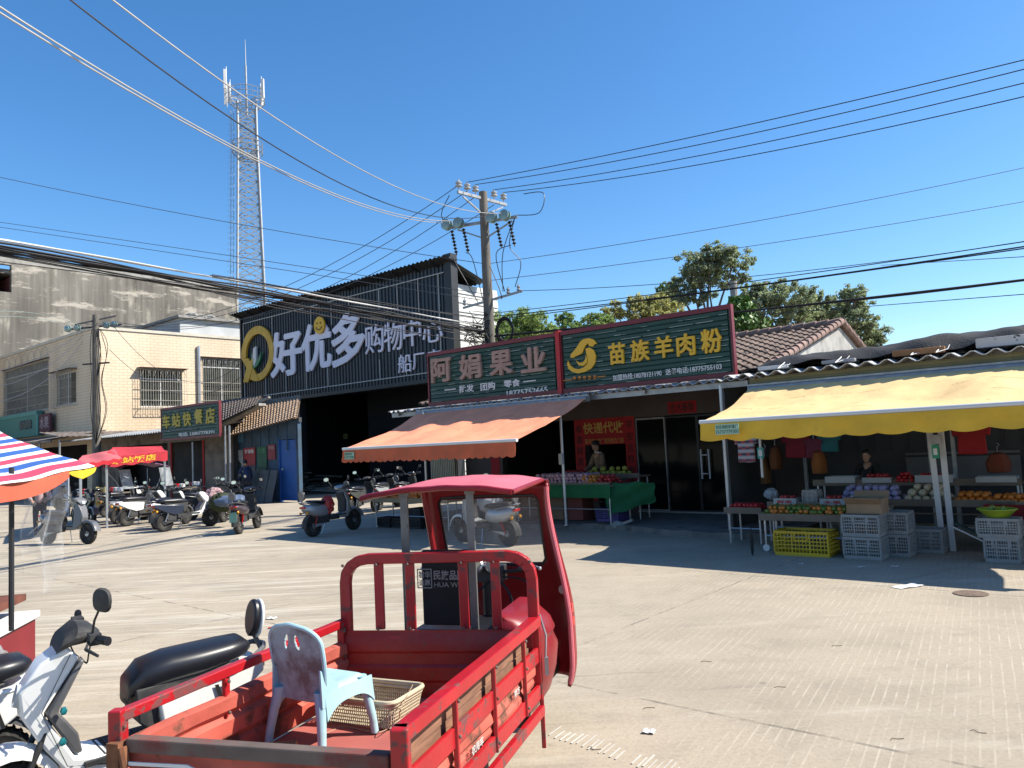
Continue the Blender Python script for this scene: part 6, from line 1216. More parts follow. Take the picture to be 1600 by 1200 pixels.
# red carrier bag on the shaded scooter, blue tarp bundle, helmet
def blob(name, label, cat, px, py, d, r, m, sz=(1, 1, 1), seed=0, loc=None, group=None):
    p = loc or Y(px, py, d); q = random.Random(seed); mb = MB(); mb.sphere((0, 0, 0), r, 16, 10, sz=sz); ph = [q.uniform(0, 6) for _ in range(4)]
    mb = MB(); mb.sphere((0, 0, 0), r, 40, 26, sz=sz); nv_ = []
    for x, y, z in mb.v:
        p_ = Vector((x, y, z)) * (2.2 / r) + Vector((seed * 3.1, 0, 0)); k_ = 1 + .32 * (1 - 2 * abs(mnoise.noise(p_ * .6))) * .5 + .16 * (1 - 2.4 * abs(mnoise.noise(p_ * 1.5))) - .12; nv_.append((x * k_, y * k_, z * k_))
    mb.v = nv_
    0 and [(x * (1 + .10 * math.sin(z / r * 5 + ph[0]) + .07 * math.sin(x / r * 6 + ph[1])), y * (1 + .1 * math.sin(z / r * 6 + ph[2])), z * (1 + .08 * math.sin(x / r * 5 + ph[3]))) for x, y, z in mb.v]
    o = mb.build(name, m, None); o.location = p; return tag(o, label, cat, group)
gR = G(520, 833); blob('carrier_bag', 'red carrier bag hanging from the shaded silver scooter', 'bag', 0, 0, 0, .17, mat('red_plastic_bag', (.40, .02, .02), rough=.45), (.8, .7, 1.15), 3, loc=(gR[0] - .05, gR[1] - .2, .62))
blob('tarp_bundle', 'blue grey tarp bundle on a scooter behind the brown one', 'bundle', 362, 783, 19.5, .30, mat('blue_grey_tarp', (.10, .14, .22), rough=.6, var=.2), (1.3, .8, .5), 5)
blob('carrier_bag', 'white and red carrier bag on the ground crates behind the row', 'bag', 335, 776, 20.5, .24, mat('pink_white_bag', (.45, .28, .28), rough=.5, var=.3), (1, .8, .9), 6)
blob('camouflage_bundle', 'olive camouflage bundle between the bags and the scooters', 'bundle', 347, 785, 20, .26, mat('olive_cloth', (.05, .065, .025), rough=.9, var=.5, scale=6), (1.2, .8, .9), 7)
hp = G(740, 846); blob('bag', 'white cloth sack riding on the scooter behind the windshield', 'bag', 766, 783, hp[1] + .1, .22, mat('white_cloth_sack', (.52, .52, .52), rough=.9), (1, .8, .9), 8)
# planks and junk by the blue door
jn = grid_thing('plank_pile', 'pile of dark planks and scraps beside the blue door', 'wood', *TS(G(478, 772))); mb = MB(); q = random.Random(5)
for i in range(16): mb.box((q.uniform(-1.1, 1.3), q.uniform(-.5, .4), .08 + .055 * i), (q.uniform(1.2, 2.6), q.uniform(.15, .35), .05), rz=q.uniform(-.35, .35), ry=q.uniform(-.06, .06))
mb.build('planks', mat('dark_plank', (.07, .065, .055), rough=.9, var=.4, col2=(.20, .18, .15), mask=(.55, .7)), jn, smooth=0)
for i, (px, w_) in enumerate(((395, .5), (410, .6), (424, .45))): t_ = S(px, 780, 15.9)[0]; o = grid_thing('board', ('left', 'middle', 'right')[i] + ' grey board leaning under the posters', 'board', t_, 15.9, 0); mb = MB(); mb.box((0, 0, .6), (w_, .03, 1.2), rx=-.22, ry=.06 * (i - 1)); mb.build('sheet', mat('grey_ply', (.10, .11, .12), rough=.9, var=.2), o, smooth=0)

# ================================================================ FOREGROUND WHITE SCOOTERS
hd_ = R_(46); h_ = (-math.sin(hd_), -math.cos(hd_)); ang = math.atan2(h_[1], h_[0]); O1 = (-1.98, 3.90)
M_DGP = mat('dusty_grey_plastic', (.10, .10, .105), rough=.5, var=.2, scale=3, col2=(.24, .225, .20), mask=(.5, .8), mscale=4)
s1 = scooter('white electric scooter with thick black seat standing left of the red cargo tricycle', (O1[0], O1[1], 0), ang, M_SWHITE, M_SWHITE, near=True, group='white scooters in the foreground', side=M_DGP, mirrors=1, steer=-.06)
s2 = scooter('white scooter cut by the left edge, further left than the complete one', (O1[0] - 1.08, O1[1] - .16, 0), ang - .04, M_SWHITE, M_SWHITE, near=True, group='white scooters in the foreground', side=M_DGP, mirrors=False, steer=.1, back=False)
for sx in (s1, s2): sx.scale = (.79, .86, 1.0)
for sx in (s1, s2):
    for z_, y_ in ((.66, .15), (.52, .14)):
        mb = MB(); mb.lathe([(.016, -.014), (.020, 0), (.016, .014), (.006, .018)], c=(.40, 0, z_), axis='y', n=6); mb.v = [(x, y + y_, z) for x, y, z in mb.v]; mb.build('blue_bolt', mat('aqua_anodised', (.03, .35, .38), rough=.3, metal=.6), sx)
    mb = MB(); mb.lathe([(.018, 0), (.018, .006)], n=16, M=Matrix.Translation((.475, .055, .84)) @ Vector((.75, .55, .4)).to_track_quat('Z', 'Y').to_matrix().to_4x4()); mb.build('badge', M_DARKMETAL, sx)
    mb = MB(); mb.tube(jump([(.26, .15, .96), (.28, .17, .90), (.27, .10, .84), (.29, .05, .86)]), .0045, 6); mb.tube(jump([(.26, -.15, .96), (.29, -.17, .90), (.28, -.09, .84)]), .0045, 6); mb.build('brake_cable', M_BLACK, sx)
    mb = MB(); mb.tube([(.36, y_ * 0 + .118, .90), (.50, .108, .66), (.37, .128, .40), (.08, .134, .345)], .0022, 4); mb.tube([(-.16, .137, .50), (-.40, .139, .47), (-.70, .115, .56)], .0022, 4); mb.build('panel_seam', M_DARKMETAL, sx)
    mb = MB()
    for k in range(2): mb.prism([(-.50 - k * .05, .60), (-.475 - k * .05, .60), (-.53 - k * .05, .47), (-.555 - k * .05, .47)], .141, .1435)
    mb.build('stripe_decal', M_BLACK, sx, smooth=0)

# ================================================================ CARGO TRICYCLE
def worn_red():
    m = mat('worn_red_paint', (.30, .012, .012), rough=.42, var=.18, scale=3, col2=(.17, .085, .05), mask=(.60, .68), mscale=4.5, spec=.4); n, L, b = nodes_of(m)
    tc = n.new('ShaderNodeTexCoord'); col = b.inputs['Base Color'].links[0].from_socket
    x = n.new('ShaderNodeTexNoise'); x.inputs['Scale'].default_value = 2.2; x.inputs['Detail'].default_value = 10; x.inputs['Roughness'].default_value = .75; L.new(tc.outputs['Object'], x.inputs['Vector']); r = n.new('ShaderNodeMapRange'); r.inputs[1].default_value = .46; r.inputs[2].default_value = .66; r.inputs[4].default_value = .65; L.new(x.outputs[0], r.inputs[0])
    mx = n.new('ShaderNodeMix'); mx.data_type = 'RGBA'; L.new(r.outputs[0], mx.inputs[0]); L.new(col, mx.inputs[6]); mx.inputs[7].default_value = (.30, .045, .035, 1)
    y = n.new('ShaderNodeTexNoise'); y.inputs['Scale'].default_value = 28; y.inputs['Detail'].default_value = 8; L.new(tc.outputs['Object'], y.inputs['Vector']); r2 = n.new('ShaderNodeMapRange'); r2.inputs[1].default_value = .62; r2.inputs[2].default_value = .70; r2.inputs[4].default_value = .75; L.new(y.outputs[0], r2.inputs[0])
    m2 = n.new('ShaderNodeMix'); m2.data_type = 'RGBA'; L.new(r2.outputs[0], m2.inputs[0]); L.new(mx.outputs[2], m2.inputs[6]); m2.inputs[7].default_value = (.12, .05, .035, 1); L.new(m2.outputs[2], b.inputs['Base Color']); return m
M_TR = worn_red(); M_TRF = mat('glossy_red_rail', (.42, .006, .012), rough=.42, var=.15, scale=5, coat=.12, col2=(.17, .045, .04), mask=(.565, .60), mscale=8, detail=9, bump=.08, bscale=50)
M_RUST = mat('sun_bleached_red', (.50, .10, .065), rough=.75, var=.28, scale=4, col2=(.16, .06, .035), mask=(.54, .62), mscale=6, detail=8, bump=.1); M_RSTEEL = mat('brown_rusty_steel', (.16, .12, .10), rough=.75, metal=.2, var=.3, scale=5, col2=(.22, .06, .05), mask=(.5, .65), mscale=4)
M_CAB = mat('deep_red_cab', (.24, .005, .010), rough=.42, var=.15, coat=.12, col2=(.26, .03, .03), mask=(.62, .8), mscale=5); M_CABTOP = mat('faded_roof_lit_rim_red', (.66, .15, .18), rough=.5, var=.15, scale=4)
RT = Vector((-.7, 3.4, 0)); trk = thing('cargo_tricycle', 'worn red cargo tricycle with open railed bed and roofed cab', 'tricycle', tuple(RT))
def bw(mb, name, m, parent=None, **k):
    mb.v = [(x - RT.x, y - RT.y, z - RT.z) for x, y, z in mb.v]; return mb.build(name, m, parent or trk, **k)
NL, NR, FL, FRR = Vector((-1.475, 2.89, 0)), Vector((-.42, 2.60, 0)), Vector((-.955, 4.25, 0)), Vector((.055, 4.075, 0))
def tp(u, v, z): p = NL.lerp(NR, u).lerp(FL.lerp(FRR, u), v); return Vector((p.x, p.y, z))
ZF, ZR, ZP = .44, .85, .735
mb = MB(); mb.grid(lambda u, v: tuple(tp(.01 + .98 * u, .01 + .98 * v, ZF - .006 * math.sin(u * 9) * math.sin(v * 7))), 12, 16, 0, .02); bw(mb, 'bed_floor', mat('bleached_floor_red', (.46, .12, .10), rough=.7, var=.18, scale=3, col2=(.30, .16, .12), mask=(.55, .75), mscale=6), smooth=30)
mb = MB()
for v in (.1, .5, .9): mb.beam(tp(0, v, ZF - .06), tp(1, v, ZF - .06), .05, .06)
for u in (.2, .8): mb.beam(tp(u, 0, ZF - .13), tp(u, 1.9, ZF - .13), .06, .08)
bw(mb, 'chassis', M_DARKMETAL, smooth=0)
# left side panel: pressed sheet facing in, rail above
mb = MB(); prof = [(0, ZF), (.012, ZF + .01), (.012, ZF + .085), (-.008, ZF + .10), (-.008, ZF + .11), (.014, ZF + .125), (.014, ZF + .19), (-.006, ZF + .21), (-.006, ZF + .215), (.012, ZF + .235), (.012, ZP - .01), (-.012, ZP), (-.03, ZP)]
def lp(v, k):
    o_, z_ = prof[min(int(round(k * (len(prof) - 1))), len(prof) - 1)]; p = tp(0, v, z_); dent = .008 * math.sin(v * 17 + z_ * 20) * math.sin(v * 5); return (p.x + (o_ + dent) * .95, p.y - (o_ + dent) * .3, z_)
mb.grid(lambda u, v: lp(.005 + .99 * u, v), 26, len(prof) - 1, 0, .006, flip=True); bw(mb, 'side_panel', M_RUST, smooth=30)
mb = MB()
def rail(p0, p1, w_=.042, h=.042): mb.beam(p0, p1, w_, h)
rail(tp(-.01, -.02, ZR - .02), tp(-.01, 1, ZR - .02)); 
for v in (0, .37, .97): rail(tp(-.01, v, ZP - .1), tp(-.01, v, ZR - .041), .05 if v == .37 else .036, .02 if v == .37 else .036)
mb.beam(tp(-.012, -.01, ZF - .12), tp(-.012, -.01, ZR + .005), .05, .05)
bw(mb, 'side_rail', M_TRF, smooth=0, bevel=.006, seg=3)
# right side panel with open slots, leaning out at the front
def rp_(v, z, out=0.): p = tp(1, v, z); k = (.03 + .05 * v) * (ZR - z) / .4 * 0 + out; return Vector((p.x + k * .95, p.y - k * .3, z))
mb = MB(); mb.beam(rp_(-.02, ZR - .022, .01), rp_(1, ZR - .022, .01), .055, .05); mb.beam(rp_(0, ZR - .19, .012), rp_(1, ZR - .19, .012), .02, .075); mb.beam(rp_(0, ZF + .035, .012), rp_(1, ZF + .035, .012), .022, .07); mb.beam(rp_(.0, ZF - .06, .02), rp_(1.0, ZF - .06, .02), .03, .05)
for v in (.27, .55, .83): mb.beam(rp_(v, ZF, .018), rp_(v, ZR - .045, .018), .045, .02, up=(1, 0, 0))
mb.beam(rp_(1.0, ZF - .25, .02), rp_(1.0, ZR, .02), .022, .022)
bw(mb, 'side_rail', M_TRF, smooth=0, bevel=.004)
mb = MB(); mb.beam(rp_(-.015, ZF - .15, .01), rp_(-.015, ZR + .003, .01), .06, .06); bw(mb, 'corner_post', M_TRF, smooth=0, bevel=.008, seg=3)
mb = MB(); q = random.Random(3)
mb.grid(lambda u, v: (lambda p: (p.x, p.y, p.z))(rp_(.02 + .95 * u, ZF + .07 + (ZR - .225 - ZF - .07) * v, .004 + .010 * math.sin(u * 11 + v * 3) + .006 * math.sin(v * 14))), 24, 6, 0, .004); bw(mb, 'side_panel', M_RUST, smooth=30)
mb = MB(); mb.beam(rp_(.03, ZR - .10, -.03), rp_(.95, ZR - .105, -.03), .012, .07); mb.beam(rp_(.05, ZR - .19, -.035), rp_(.97, ZR - .2, -.03), .012, .10); bw(mb, 'plank_lining', mat('weathered_plank', (.27, .13, .075), rough=.9, var=.35, scale=6, stretch=(1, 1, 6), col2=(.14, .08, .05), mask=(.55, .7)), smooth=0)
mb = MB(); ang_r = math.atan2((FRR - NR).y, (FRR - NR).x)
for v, s_, w_ in ((.74, '南方', .08), (.40, '农用车', .13), (.16, '宗申', .07)):
    i0 = len(mb.v); text(mb, s_, -w_ / 2, w_ / 2, -.018, .018, 0, .002, .02); c_ = rp_(v, ZR - .255 if v > .5 else ZF + .11, .022)
    for i in range(i0, len(mb.v)): x, y, z = mb.v[i]; mb.v[i] = (c_.x + x * math.cos(ang_r) - y * math.sin(ang_r) * -1 * -1, c_.y + x * math.sin(ang_r) + y * math.cos(ang_r), c_.z + z)
bw(mb, 'lettering', mat('faded_sticker', (.55, .48, .44), rough=.8), smooth=0)
# tailgate
mb = MB(); mb.beam(tp(.03, -.005, ZP + .0), tp(.97, -.005, ZP + .0), .05, .05); mb.beam(tp(.03, -.005, ZF - .1), tp(.97, -.005, ZF - .1), .04, .05); bw(mb, 'tailgate', M_RSTEEL, smooth=0, bevel=.006)
mb = MB(); mb.grid(lambda u, v: tuple(tp(.03 + .94 * u, -.008, ZF - .08 + (ZP - .02 - ZF + .08) * v)), 20, 4, 0, .006); tg = bw(mb, 'tailgate_sheet', M_RUST, smooth=0)
mb = MB(); mb.beam(tp(.05, -.03, ZP - .055), tp(.28, -.03, ZP - .05), .006, .012); mb.beam(tp(.05, -.03, ZP - .085), tp(.28, -.03, ZP - .085), .006, .012); mb.beam(tp(.28, -.03, ZP - .05), tp(.36, -.03, ZP - .08), .006, .012); mb.beam(tp(.58, -.03, ZP - .05), tp(.9, -.03, ZP - .09), .006, .012); mb.beam(tp(.58, -.03, ZP - .075), tp(.9, -.03, ZP - .11), .006, .010); bw(mb, 'tailgate_trim', M_WHT, smooth=0)
mb = MB(); mb.box(tuple(tp(.005, -.025, ZP - .03)), (.05, .05, .09), rz=-.25); mb.tube([tp(.03, -.03, ZP), tp(.045, -.03, ZP - .07)], .018, 8); bw(mb, 'hinge', mat('deep_rust', (.18, .07, .03), rough=.9, var=.4, scale=20))
# headboard
mb = MB(); hp_ = [(0, ZF), (0, ZF + .08), (.012, ZF + .095), (.012, ZF + .16), (0, ZF + .175), (0, ZF + .23), (.012, ZF + .245), (.012, ZF + .31), (0, ZF + .33), (0, .79)]
def hbf(u, k): o_, z_ = hp_[min(int(round(k * (len(hp_) - 1))), len(hp_) - 1)]; p = tp(u, 1 - .02 - o_ * .6, z_); return tuple(p)
mb.grid(hbf, 10, len(hp_) - 1, 0, .006); bw(mb, 'headboard', M_TR, smooth=30)
mb = MB(); arch = [tp(.0, 1.0, ZF), tp(.0, 1.0, 1.04), tp(.008, 1.0, 1.09), tp(.035, 1.0, 1.13), tp(.075, 1.0, 1.155), tp(.13, 1, 1.165), tp(.87, 1, 1.165), tp(.925, 1, 1.155), tp(.965, 1, 1.13), tp(.992, 1, 1.09), tp(1, 1, 1.04), tp(1.0, 1, ZF)]
for a, b in zip(arch, arch[1:]):
    d = (b - a).normalized(); mb.beam(a - d * .006, b + d * .006, .055, .050, up=(FRR - FL).cross(Vector((0, 0, 1))))
bw(mb, 'headboard_arch', M_TRF, smooth=40, bevel=.005)
for u in (.185, .355, .64, .81): mb = MB(); mb.beam(tp(u, 1.0, .79), tp(u, 1.0, 1.14), .05, .03, up=(0, 1, 0)); bw(mb, 'headboard_bar', M_TRF, smooth=0, bevel=.004)
mb = MB()
for u in (.0, .185, .355, .64, .81, 1.0):
    for z_ in (.80, 1.135): p = tp(u, 1, z_); mb.sphere((p.x - .008, p.y - .03, p.z), .009, 8, 5)
for v in (.27, .55, .83):
    for z_ in (ZR - .06, ZR - .19, ZF + .035): p = rp_(v, z_, .033); mb.sphere(tuple(p), .008, 8, 5)
for v in (.0, .37, .97):
    for z_ in (ZR - .055, ZP - .07): p = tp(0, v, z_); mb.sphere((p.x + .012, p.y - .02, p.z), .008, 8, 5)
bw(mb, 'rivets', M_RSTEEL)
for v in (.03, .97):
    mb = MB(); p = tp(.03 if v < .5 else .97, v, ZF + .02); mb.box(tuple(p), (.06, .06, .05)); bw(mb, 'bracket', M_RSTEEL, bevel=.004)
# ---- cab frame of reference
CM = (FL + FRR) / 2; Fd = Vector((.27, .963, 0)); Rd = Vector((.963, -.27, 0))
def cp(r, f, z): p = CM + Fd * f + Rd * r; return Vector((p.x, p.y, z))
for r, zt in ((-.235, 1.525), (.155, 1.53)):
    mb = MB(); mb.beam(cp(r, .14, .45), cp(r, .14, zt), .042, .042, up=(0, 1, 0)); mb.beam(cp(r, .14, zt - .045), cp(r, .14, zt - .01), .055, .055, up=(0, 1, 0)); bw(mb, 'cab_post', mat('worn_grey_tube', (.20, .20, .19), rough=.5, metal=.4, var=.3, scale=9, col2=(.08, .06, .05), mask=(.58, .7), mscale=9), smooth=0, bevel=.004)
# seat back panel with lettering
mb = MB(); mb.box(tuple(cp(-.05, .30, .95)), (.31, .05, .42), rz=-R_(15.7)); sb_ = bw(mb, 'seat_back', mat('black_board', (.018, .017, .018), rough=.8, var=.3, scale=6), smooth=0, bevel=.01)
mb = MB()
def seat_text(s_, x0, x1, z0, z1, bold=.0):
    i0 = len(mb.v); text(mb, s_, x0, x1, z0, z1, 0, .002, bold); c_ = cp(-.085, .2735, 0)
    for i in range(i0, len(mb.v)): x, y, z = mb.v[i]; p = c_ + Rd * x + Fd * y; mb.v[i] = (p.x, p.y, z)
seat_text('民族品牌', -.045, .145, .995, 1.05, .02); seat_text('HUA WIN', -.042, .145, .955, .982, .0); seat_text('智华', -.135, -.065, 1.005, 1.045, .02); seat_text('造赢', -.135, -.065, .962, .998, .02)
for a, b in (((-.145, 1.052), (-.055, 1.058)), ((-.145, .948), (-.055, .954)), ((-.145, .954), (-.139, 1.052)), ((-.061, .954), (-.055, 1.052))):
    i0 = len(mb.v); mb.bx(a[0], b[0], -.002, 0, a[1], b[1]); c_ = cp(-.085, .2735, 0)
    for i in range(i0, len(mb.v)): x, y, z = mb.v[i]; p = c_ + Rd * x + Fd * y; mb.v[i] = (p.x, p.y, z)
bw(mb, 'lettering', mat('pale_grey_print', (.38, .37, .36), rough=.7), smooth=0)
mb = MB(); mb.box(tuple(cp(-.02, .50, .66)), (.55, .42, .10), rz=-R_(15.7)); bw(mb, 'seat', M_SEAT, bevel=.03)
mb = MB(); mb.box(tuple(cp(-.02, .48, .47)), (.60, .44, .30), rz=-R_(15.7)); bw(mb, 'battery_box', M_TR, smooth=0, bevel=.02)
# bulging inner side guard right of the seat
mb = MB(); rr = []
for z_, rm in ((.20, .30), (.27, .41), (.36, .475), (.48, .515), (.60, .53), (.66, .50), (.69, .515), (.74, .49), (.79, .42), (.82, .34), (.83, .29)):
    rr.append([cp(.27 + (rm - .27) * abs(math.cos(a)) ** .5, .42 + .27 * math.sin(a) * (1 if rm > .3 else .8), z_) for a in np.linspace(-math.pi / 2, math.pi / 2, 14)])
mb.rings(rr); bw(mb, 'inner_guard', M_CAB, smooth=50)
# cab shell: u goes round from the left rear flange over the nose to the right flange
def shell(th, z):
    zz = (z - .25) / 1.24; e = .42; c, s_ = math.cos(th), math.sin(th)
    k_ = max(0., min(1., (1.45 - z) / .85)); hwR = .405 + .105 * k_ * k_ * (3 - 2 * k_) - .03 * max(0, (.42 - z) / .17) ** 2; hwL = .40
    fr = 1.12 - .26 * max(0, zz - .38) / .62; back = (.84 - .02 * zz) if c < 0 else fr - .10
    r = -(hwL if c > 0 else hwR) * math.copysign(abs(c) ** e, c); f = back + (fr - back) * abs(s_) ** .55
    return cp(r + .02, f, z)
def shell_mb(inner, NT=56, NZ=44):
    mb = MB(); vs = []; fs = []
    zs = [.25 + 1.24 * k / NZ for k in range(NZ + 1)]; ths = [math.pi * k / NT for k in range(NT + 1)]
    return zs, ths
zs, ths = shell_mb(0); mb = MB(); NT, NZ = len(ths) - 1, len(zs) - 1
P = [[shell(t_, z_) for t_ in ths] for z_ in zs]
def r_of(p): d = p - CM; return d.dot(Rd)
def is_win(z_, r_): 
    if not (.965 < z_ < 1.415): return False
    w_ = .335; 
    ez = min(z_ - .965, 1.415 - z_); ex = w_ - abs(r_ - .02)
    return ex > 0 and not (ez < .04 and ex < .04 and (.04 - ez) ** 2 + (.04 - ex) ** 2 > .0016)
vs = [p for row in P for p in row]; fs = []; winf = []
for k in range(NZ):
    for j in range(NT):
        c_ = (P[k][j] + P[k + 1][j + 1]) / 2; qd = (k * (NT + 1) + j, k * (NT + 1) + j + 1, (k + 1) * (NT + 1) + j + 1, (k + 1) * (NT + 1) + j)
        onfront = abs(math.cos((ths[j] + ths[j + 1]) / 2)) ** .42 < .97
        if onfront and is_win(c_.z, r_of(c_)): winf.append(qd)
        else: fs.append(qd)
mb.add(vs, fs); o = bw(mb, 'cab_shell', M_CAB, smooth=50); sm_ = o.modifiers.new('s', 'SOLIDIFY'); sm_.thickness = .022; sm_.offset = 0
mb = MB(); mb.add([p for p in vs], winf); o = bw(mb, 'windshield', mat('dusty_windshield', (.75, .78, .76), rough=.08, alpha=.19, var=.1, col2=(.62, .60, .55), mask=(.50, .9), mscale=9), smooth=60)
# rubber seal round the glass
mb = MB(); loop = []
def wpt(r_, z_):
    best = min((shell(t_, z_) for t_ in np.linspace(.02, math.pi - .02, 400)), key=lambda p: abs(r_of(p) - r_) + (0 if (p - CM).dot(Fd) > .86 else 9)); return best
for (r_, z_) in [(-.31, .965), (-.1, .96), (.1, .96), (.31, .965), (.335, 1.0), (.335, 1.2), (.335, 1.385), (.31, 1.415), (0, 1.42), (-.31, 1.415), (-.335, 1.385), (-.335, 1.2), (-.335, 1.0)]: loop.append(wpt(r_ + .02, z_) - Fd * .006)
mb.tube(loop, .011, 8, closed=True); bw(mb, 'windshield_seal', M_SEAT)
# side flanges edges
for th in (0., math.pi):
    mb = MB(); mb.tube([shell(th, z_) for z_ in np.linspace(.27, 1.47, 24)], .016, 8); bw(mb, 'flange_edge', M_CABTOP if th > 1 else M_CAB)  # right edge paler: the sunlit rim is put into its colour
mb = MB(); a_ = [shell(math.pi * .995, z_) + Rd * .012 for z_ in (.62, .70)]; mb.box(tuple(a_[0] + Vector((0, 0, .02))), (.012, .035, .05), rz=-R_(15.7)); mb.box(tuple(a_[1] + Vector((0, 0, .02))), (.012, .035, .05), rz=-R_(15.7)); bw(mb, 'reflector', mat('red_reflector', (.7, .05, .04), rough=.3))
# roof
def roof(u, v):
    r = -.47 + .885 * u; f = .08 + .86 * v; z = 1.492 + .058 * (1 - abs(2 * u - 1) ** 2.4) * (.35 + .65 * math.sin(math.pi * min(1, v * .8 + .15))) + .012 * u + .022 * v + .002 * math.sin(u * 25)
    if v > .9: z -= (v - .9) * .4
    return tuple(cp(r + (.12 * v if u < .5 else -.02 * v) * abs(2 * u - 1), f, z))
mb = MB(); mb.grid(roof, 24, 18, 0, .012); bw(mb, 'cab_roof', M_CABTOP, smooth=50)
mb = MB(); mb.tube([Vector(roof(u, 0)) + Vector((0, 0, -.012)) for u in np.linspace(0, 1, 20)], .016, 8); mb.tube([Vector(roof(0, v)) + Vector((0, 0, -.012)) for v in np.linspace(0, 1, 14)], .014, 8); mb.tube([Vector(roof(1, v)) + Vector((0, 0, -.012)) for v in np.linspace(0, 1, 14)], .014, 8); bw(mb, 'roof_rim', M_CAB)
# roof header joins shell
mb = MB(); mb.grid(lambda u, v: tuple(Vector(shell(math.pi * (.04 + .92 * u), 1.44 + .07 * v))), 30, 3, 0, .02); bw(mb, 'header', M_CAB)
# instruments and handlebar
mb = MB(); mb.box(tuple(cp(.0, .88, .93)), (.22, .12, .10), rz=-R_(15.7)); mb.tube([cp(-.02, .92, .35), cp(0, .86, .92)], .035, 10); mb.tube([cp(-.34, .72, .99), cp(-.2, .84, .95), cp(0, .86, .93), cp(.2, .84, .95), cp(.34, .72, .99)], .013, 8); hb_ = bw(mb, 'handlebar', M_PLAS, bevel=.008)
for sx in (-.055, .055):
    mb = MB(); mb.lathe([(.046, -.02), (.048, .02), (.040, .028)], n=20, M=Matrix.Translation(cp(.0 + sx, .83, .985)) @ Fd.lerp(Vector((0, 0, 1)), .45).normalized().cross(Vector((1, 0, 0))).to_track_quat('Y', 'Z').to_matrix().to_4x4() if 0 else Matrix.Translation(cp(sx, .82, .985)) @ (-Fd + Vector((0, 0, .5))).normalized().to_track_quat('Z', 'Y').to_matrix().to_4x4()); g_ = bw(mb, 'gauge', [M_STEEL], hb_); g_.parent = hb_
    mb = MB(); mb.lathe([(.038, .0), (.038, .004)], n=20, M=Matrix.Translation(cp(sx, .82, .985) + (-Fd + Vector((0, 0, .5))).normalized() * .027) @ (-Fd + Vector((0, 0, .5))).normalized().to_track_quat('Z', 'Y').to_matrix().to_4x4()); gg = bw(mb, 'dial', mat('cream_dial', (.52, .50, .36), rough=.4), hb_)
for sg in (-1, 1):
    mb = MB(); mb.tube([cp(sg * .24, .81, .965), cp(sg * .35, .71, .99)], .02, 10); bw(mb, 'grip', M_SEAT, hb_); mb = MB(); mb.tube([cp(sg * .22, .87, .98), cp(sg * .30, .80, 1.0), cp(sg * .38, .72, .985)], .007, 6); mb.sphere(tuple(cp(sg * .385, .715, .985)), .012, 8, 5); bw(mb, 'brake_lever', M_STEEL, hb_)
mb = MB(); mb.lathe([(.028, 0), (.028, .01), (.012, .012)], n=18, M=Matrix.Translation(shell(math.pi * .93, .82) - Rd * .03 - Fd * .02) @ (-Fd - Rd * .3).to_track_quat('Z', 'Y').to_matrix().to_4x4()); bw(mb, 'round_cap', mat('beige_cap', (.50, .45, .38)))
mb = MB(); mb.tube(jump([cp(.1, .8, .9), cp(.2, .7, .8), cp(.15, .75, .6), cp(.22, .7, .5)]), .008, 5); mb.tube(jump([cp(.05, .82, .9), cp(-.1, .75, .75), cp(.05, .8, .55)]), .007, 5); mb.tube(jump([cp(.12, .8, .92), cp(.3, .72, .9), cp(.36, .74, .7), cp(.30, .8, .5)]), .006, 5); bw(mb, 'wiring', M_BLACK)
def wheel3(c_, r, w_, nm='wheel'):
    M = Matrix.Translation(c_) @ Rd.to_track_quat('Z', 'Y').to_matrix().to_4x4(); mb = MB(); mb.lathe([(r * .62, -w_ * .7), (r * .85, -w_), (r, -w_ * .5), (r, w_ * .5), (r * .85, w_), (r * .62, w_ * .7)], n=30, M=M); wl = bw(mb, nm, M_TYRE); mb = MB(); mb.lathe([(r * .63, -w_ * .6), (r * .55, -w_ * .2), (r * .2, -w_ * .2), (r * .18, -w_ * .7), (1e-4, -w_ * .7)], n=24, M=M); mb.lathe([(r * .63, w_ * .6), (r * .55, w_ * .2), (r * .2, w_ * .2), (r * .18, w_ * .7), (1e-4, w_ * .7)], n=24, M=M); bw(mb, 'rim', M_RIM, wl)
wheel3(tp(.12, .42, .23), .23, .055); wheel3(tp(.88, .42, .23), .23, .055); wheel3(cp(0, 1.0, .23), .23, .05)
mb = MB(); mb.tube([rp_(1.0, ZR + .01, .03), rp_(1.01, ZR - .1, .055), rp_(1.0, ZR - .22, .05)], .006, 5); mb.box(tuple(rp_(1.0, ZR - .25, .055)), (.02, .02, .09)); bw(mb, 'latch', M_GREYMETAL)

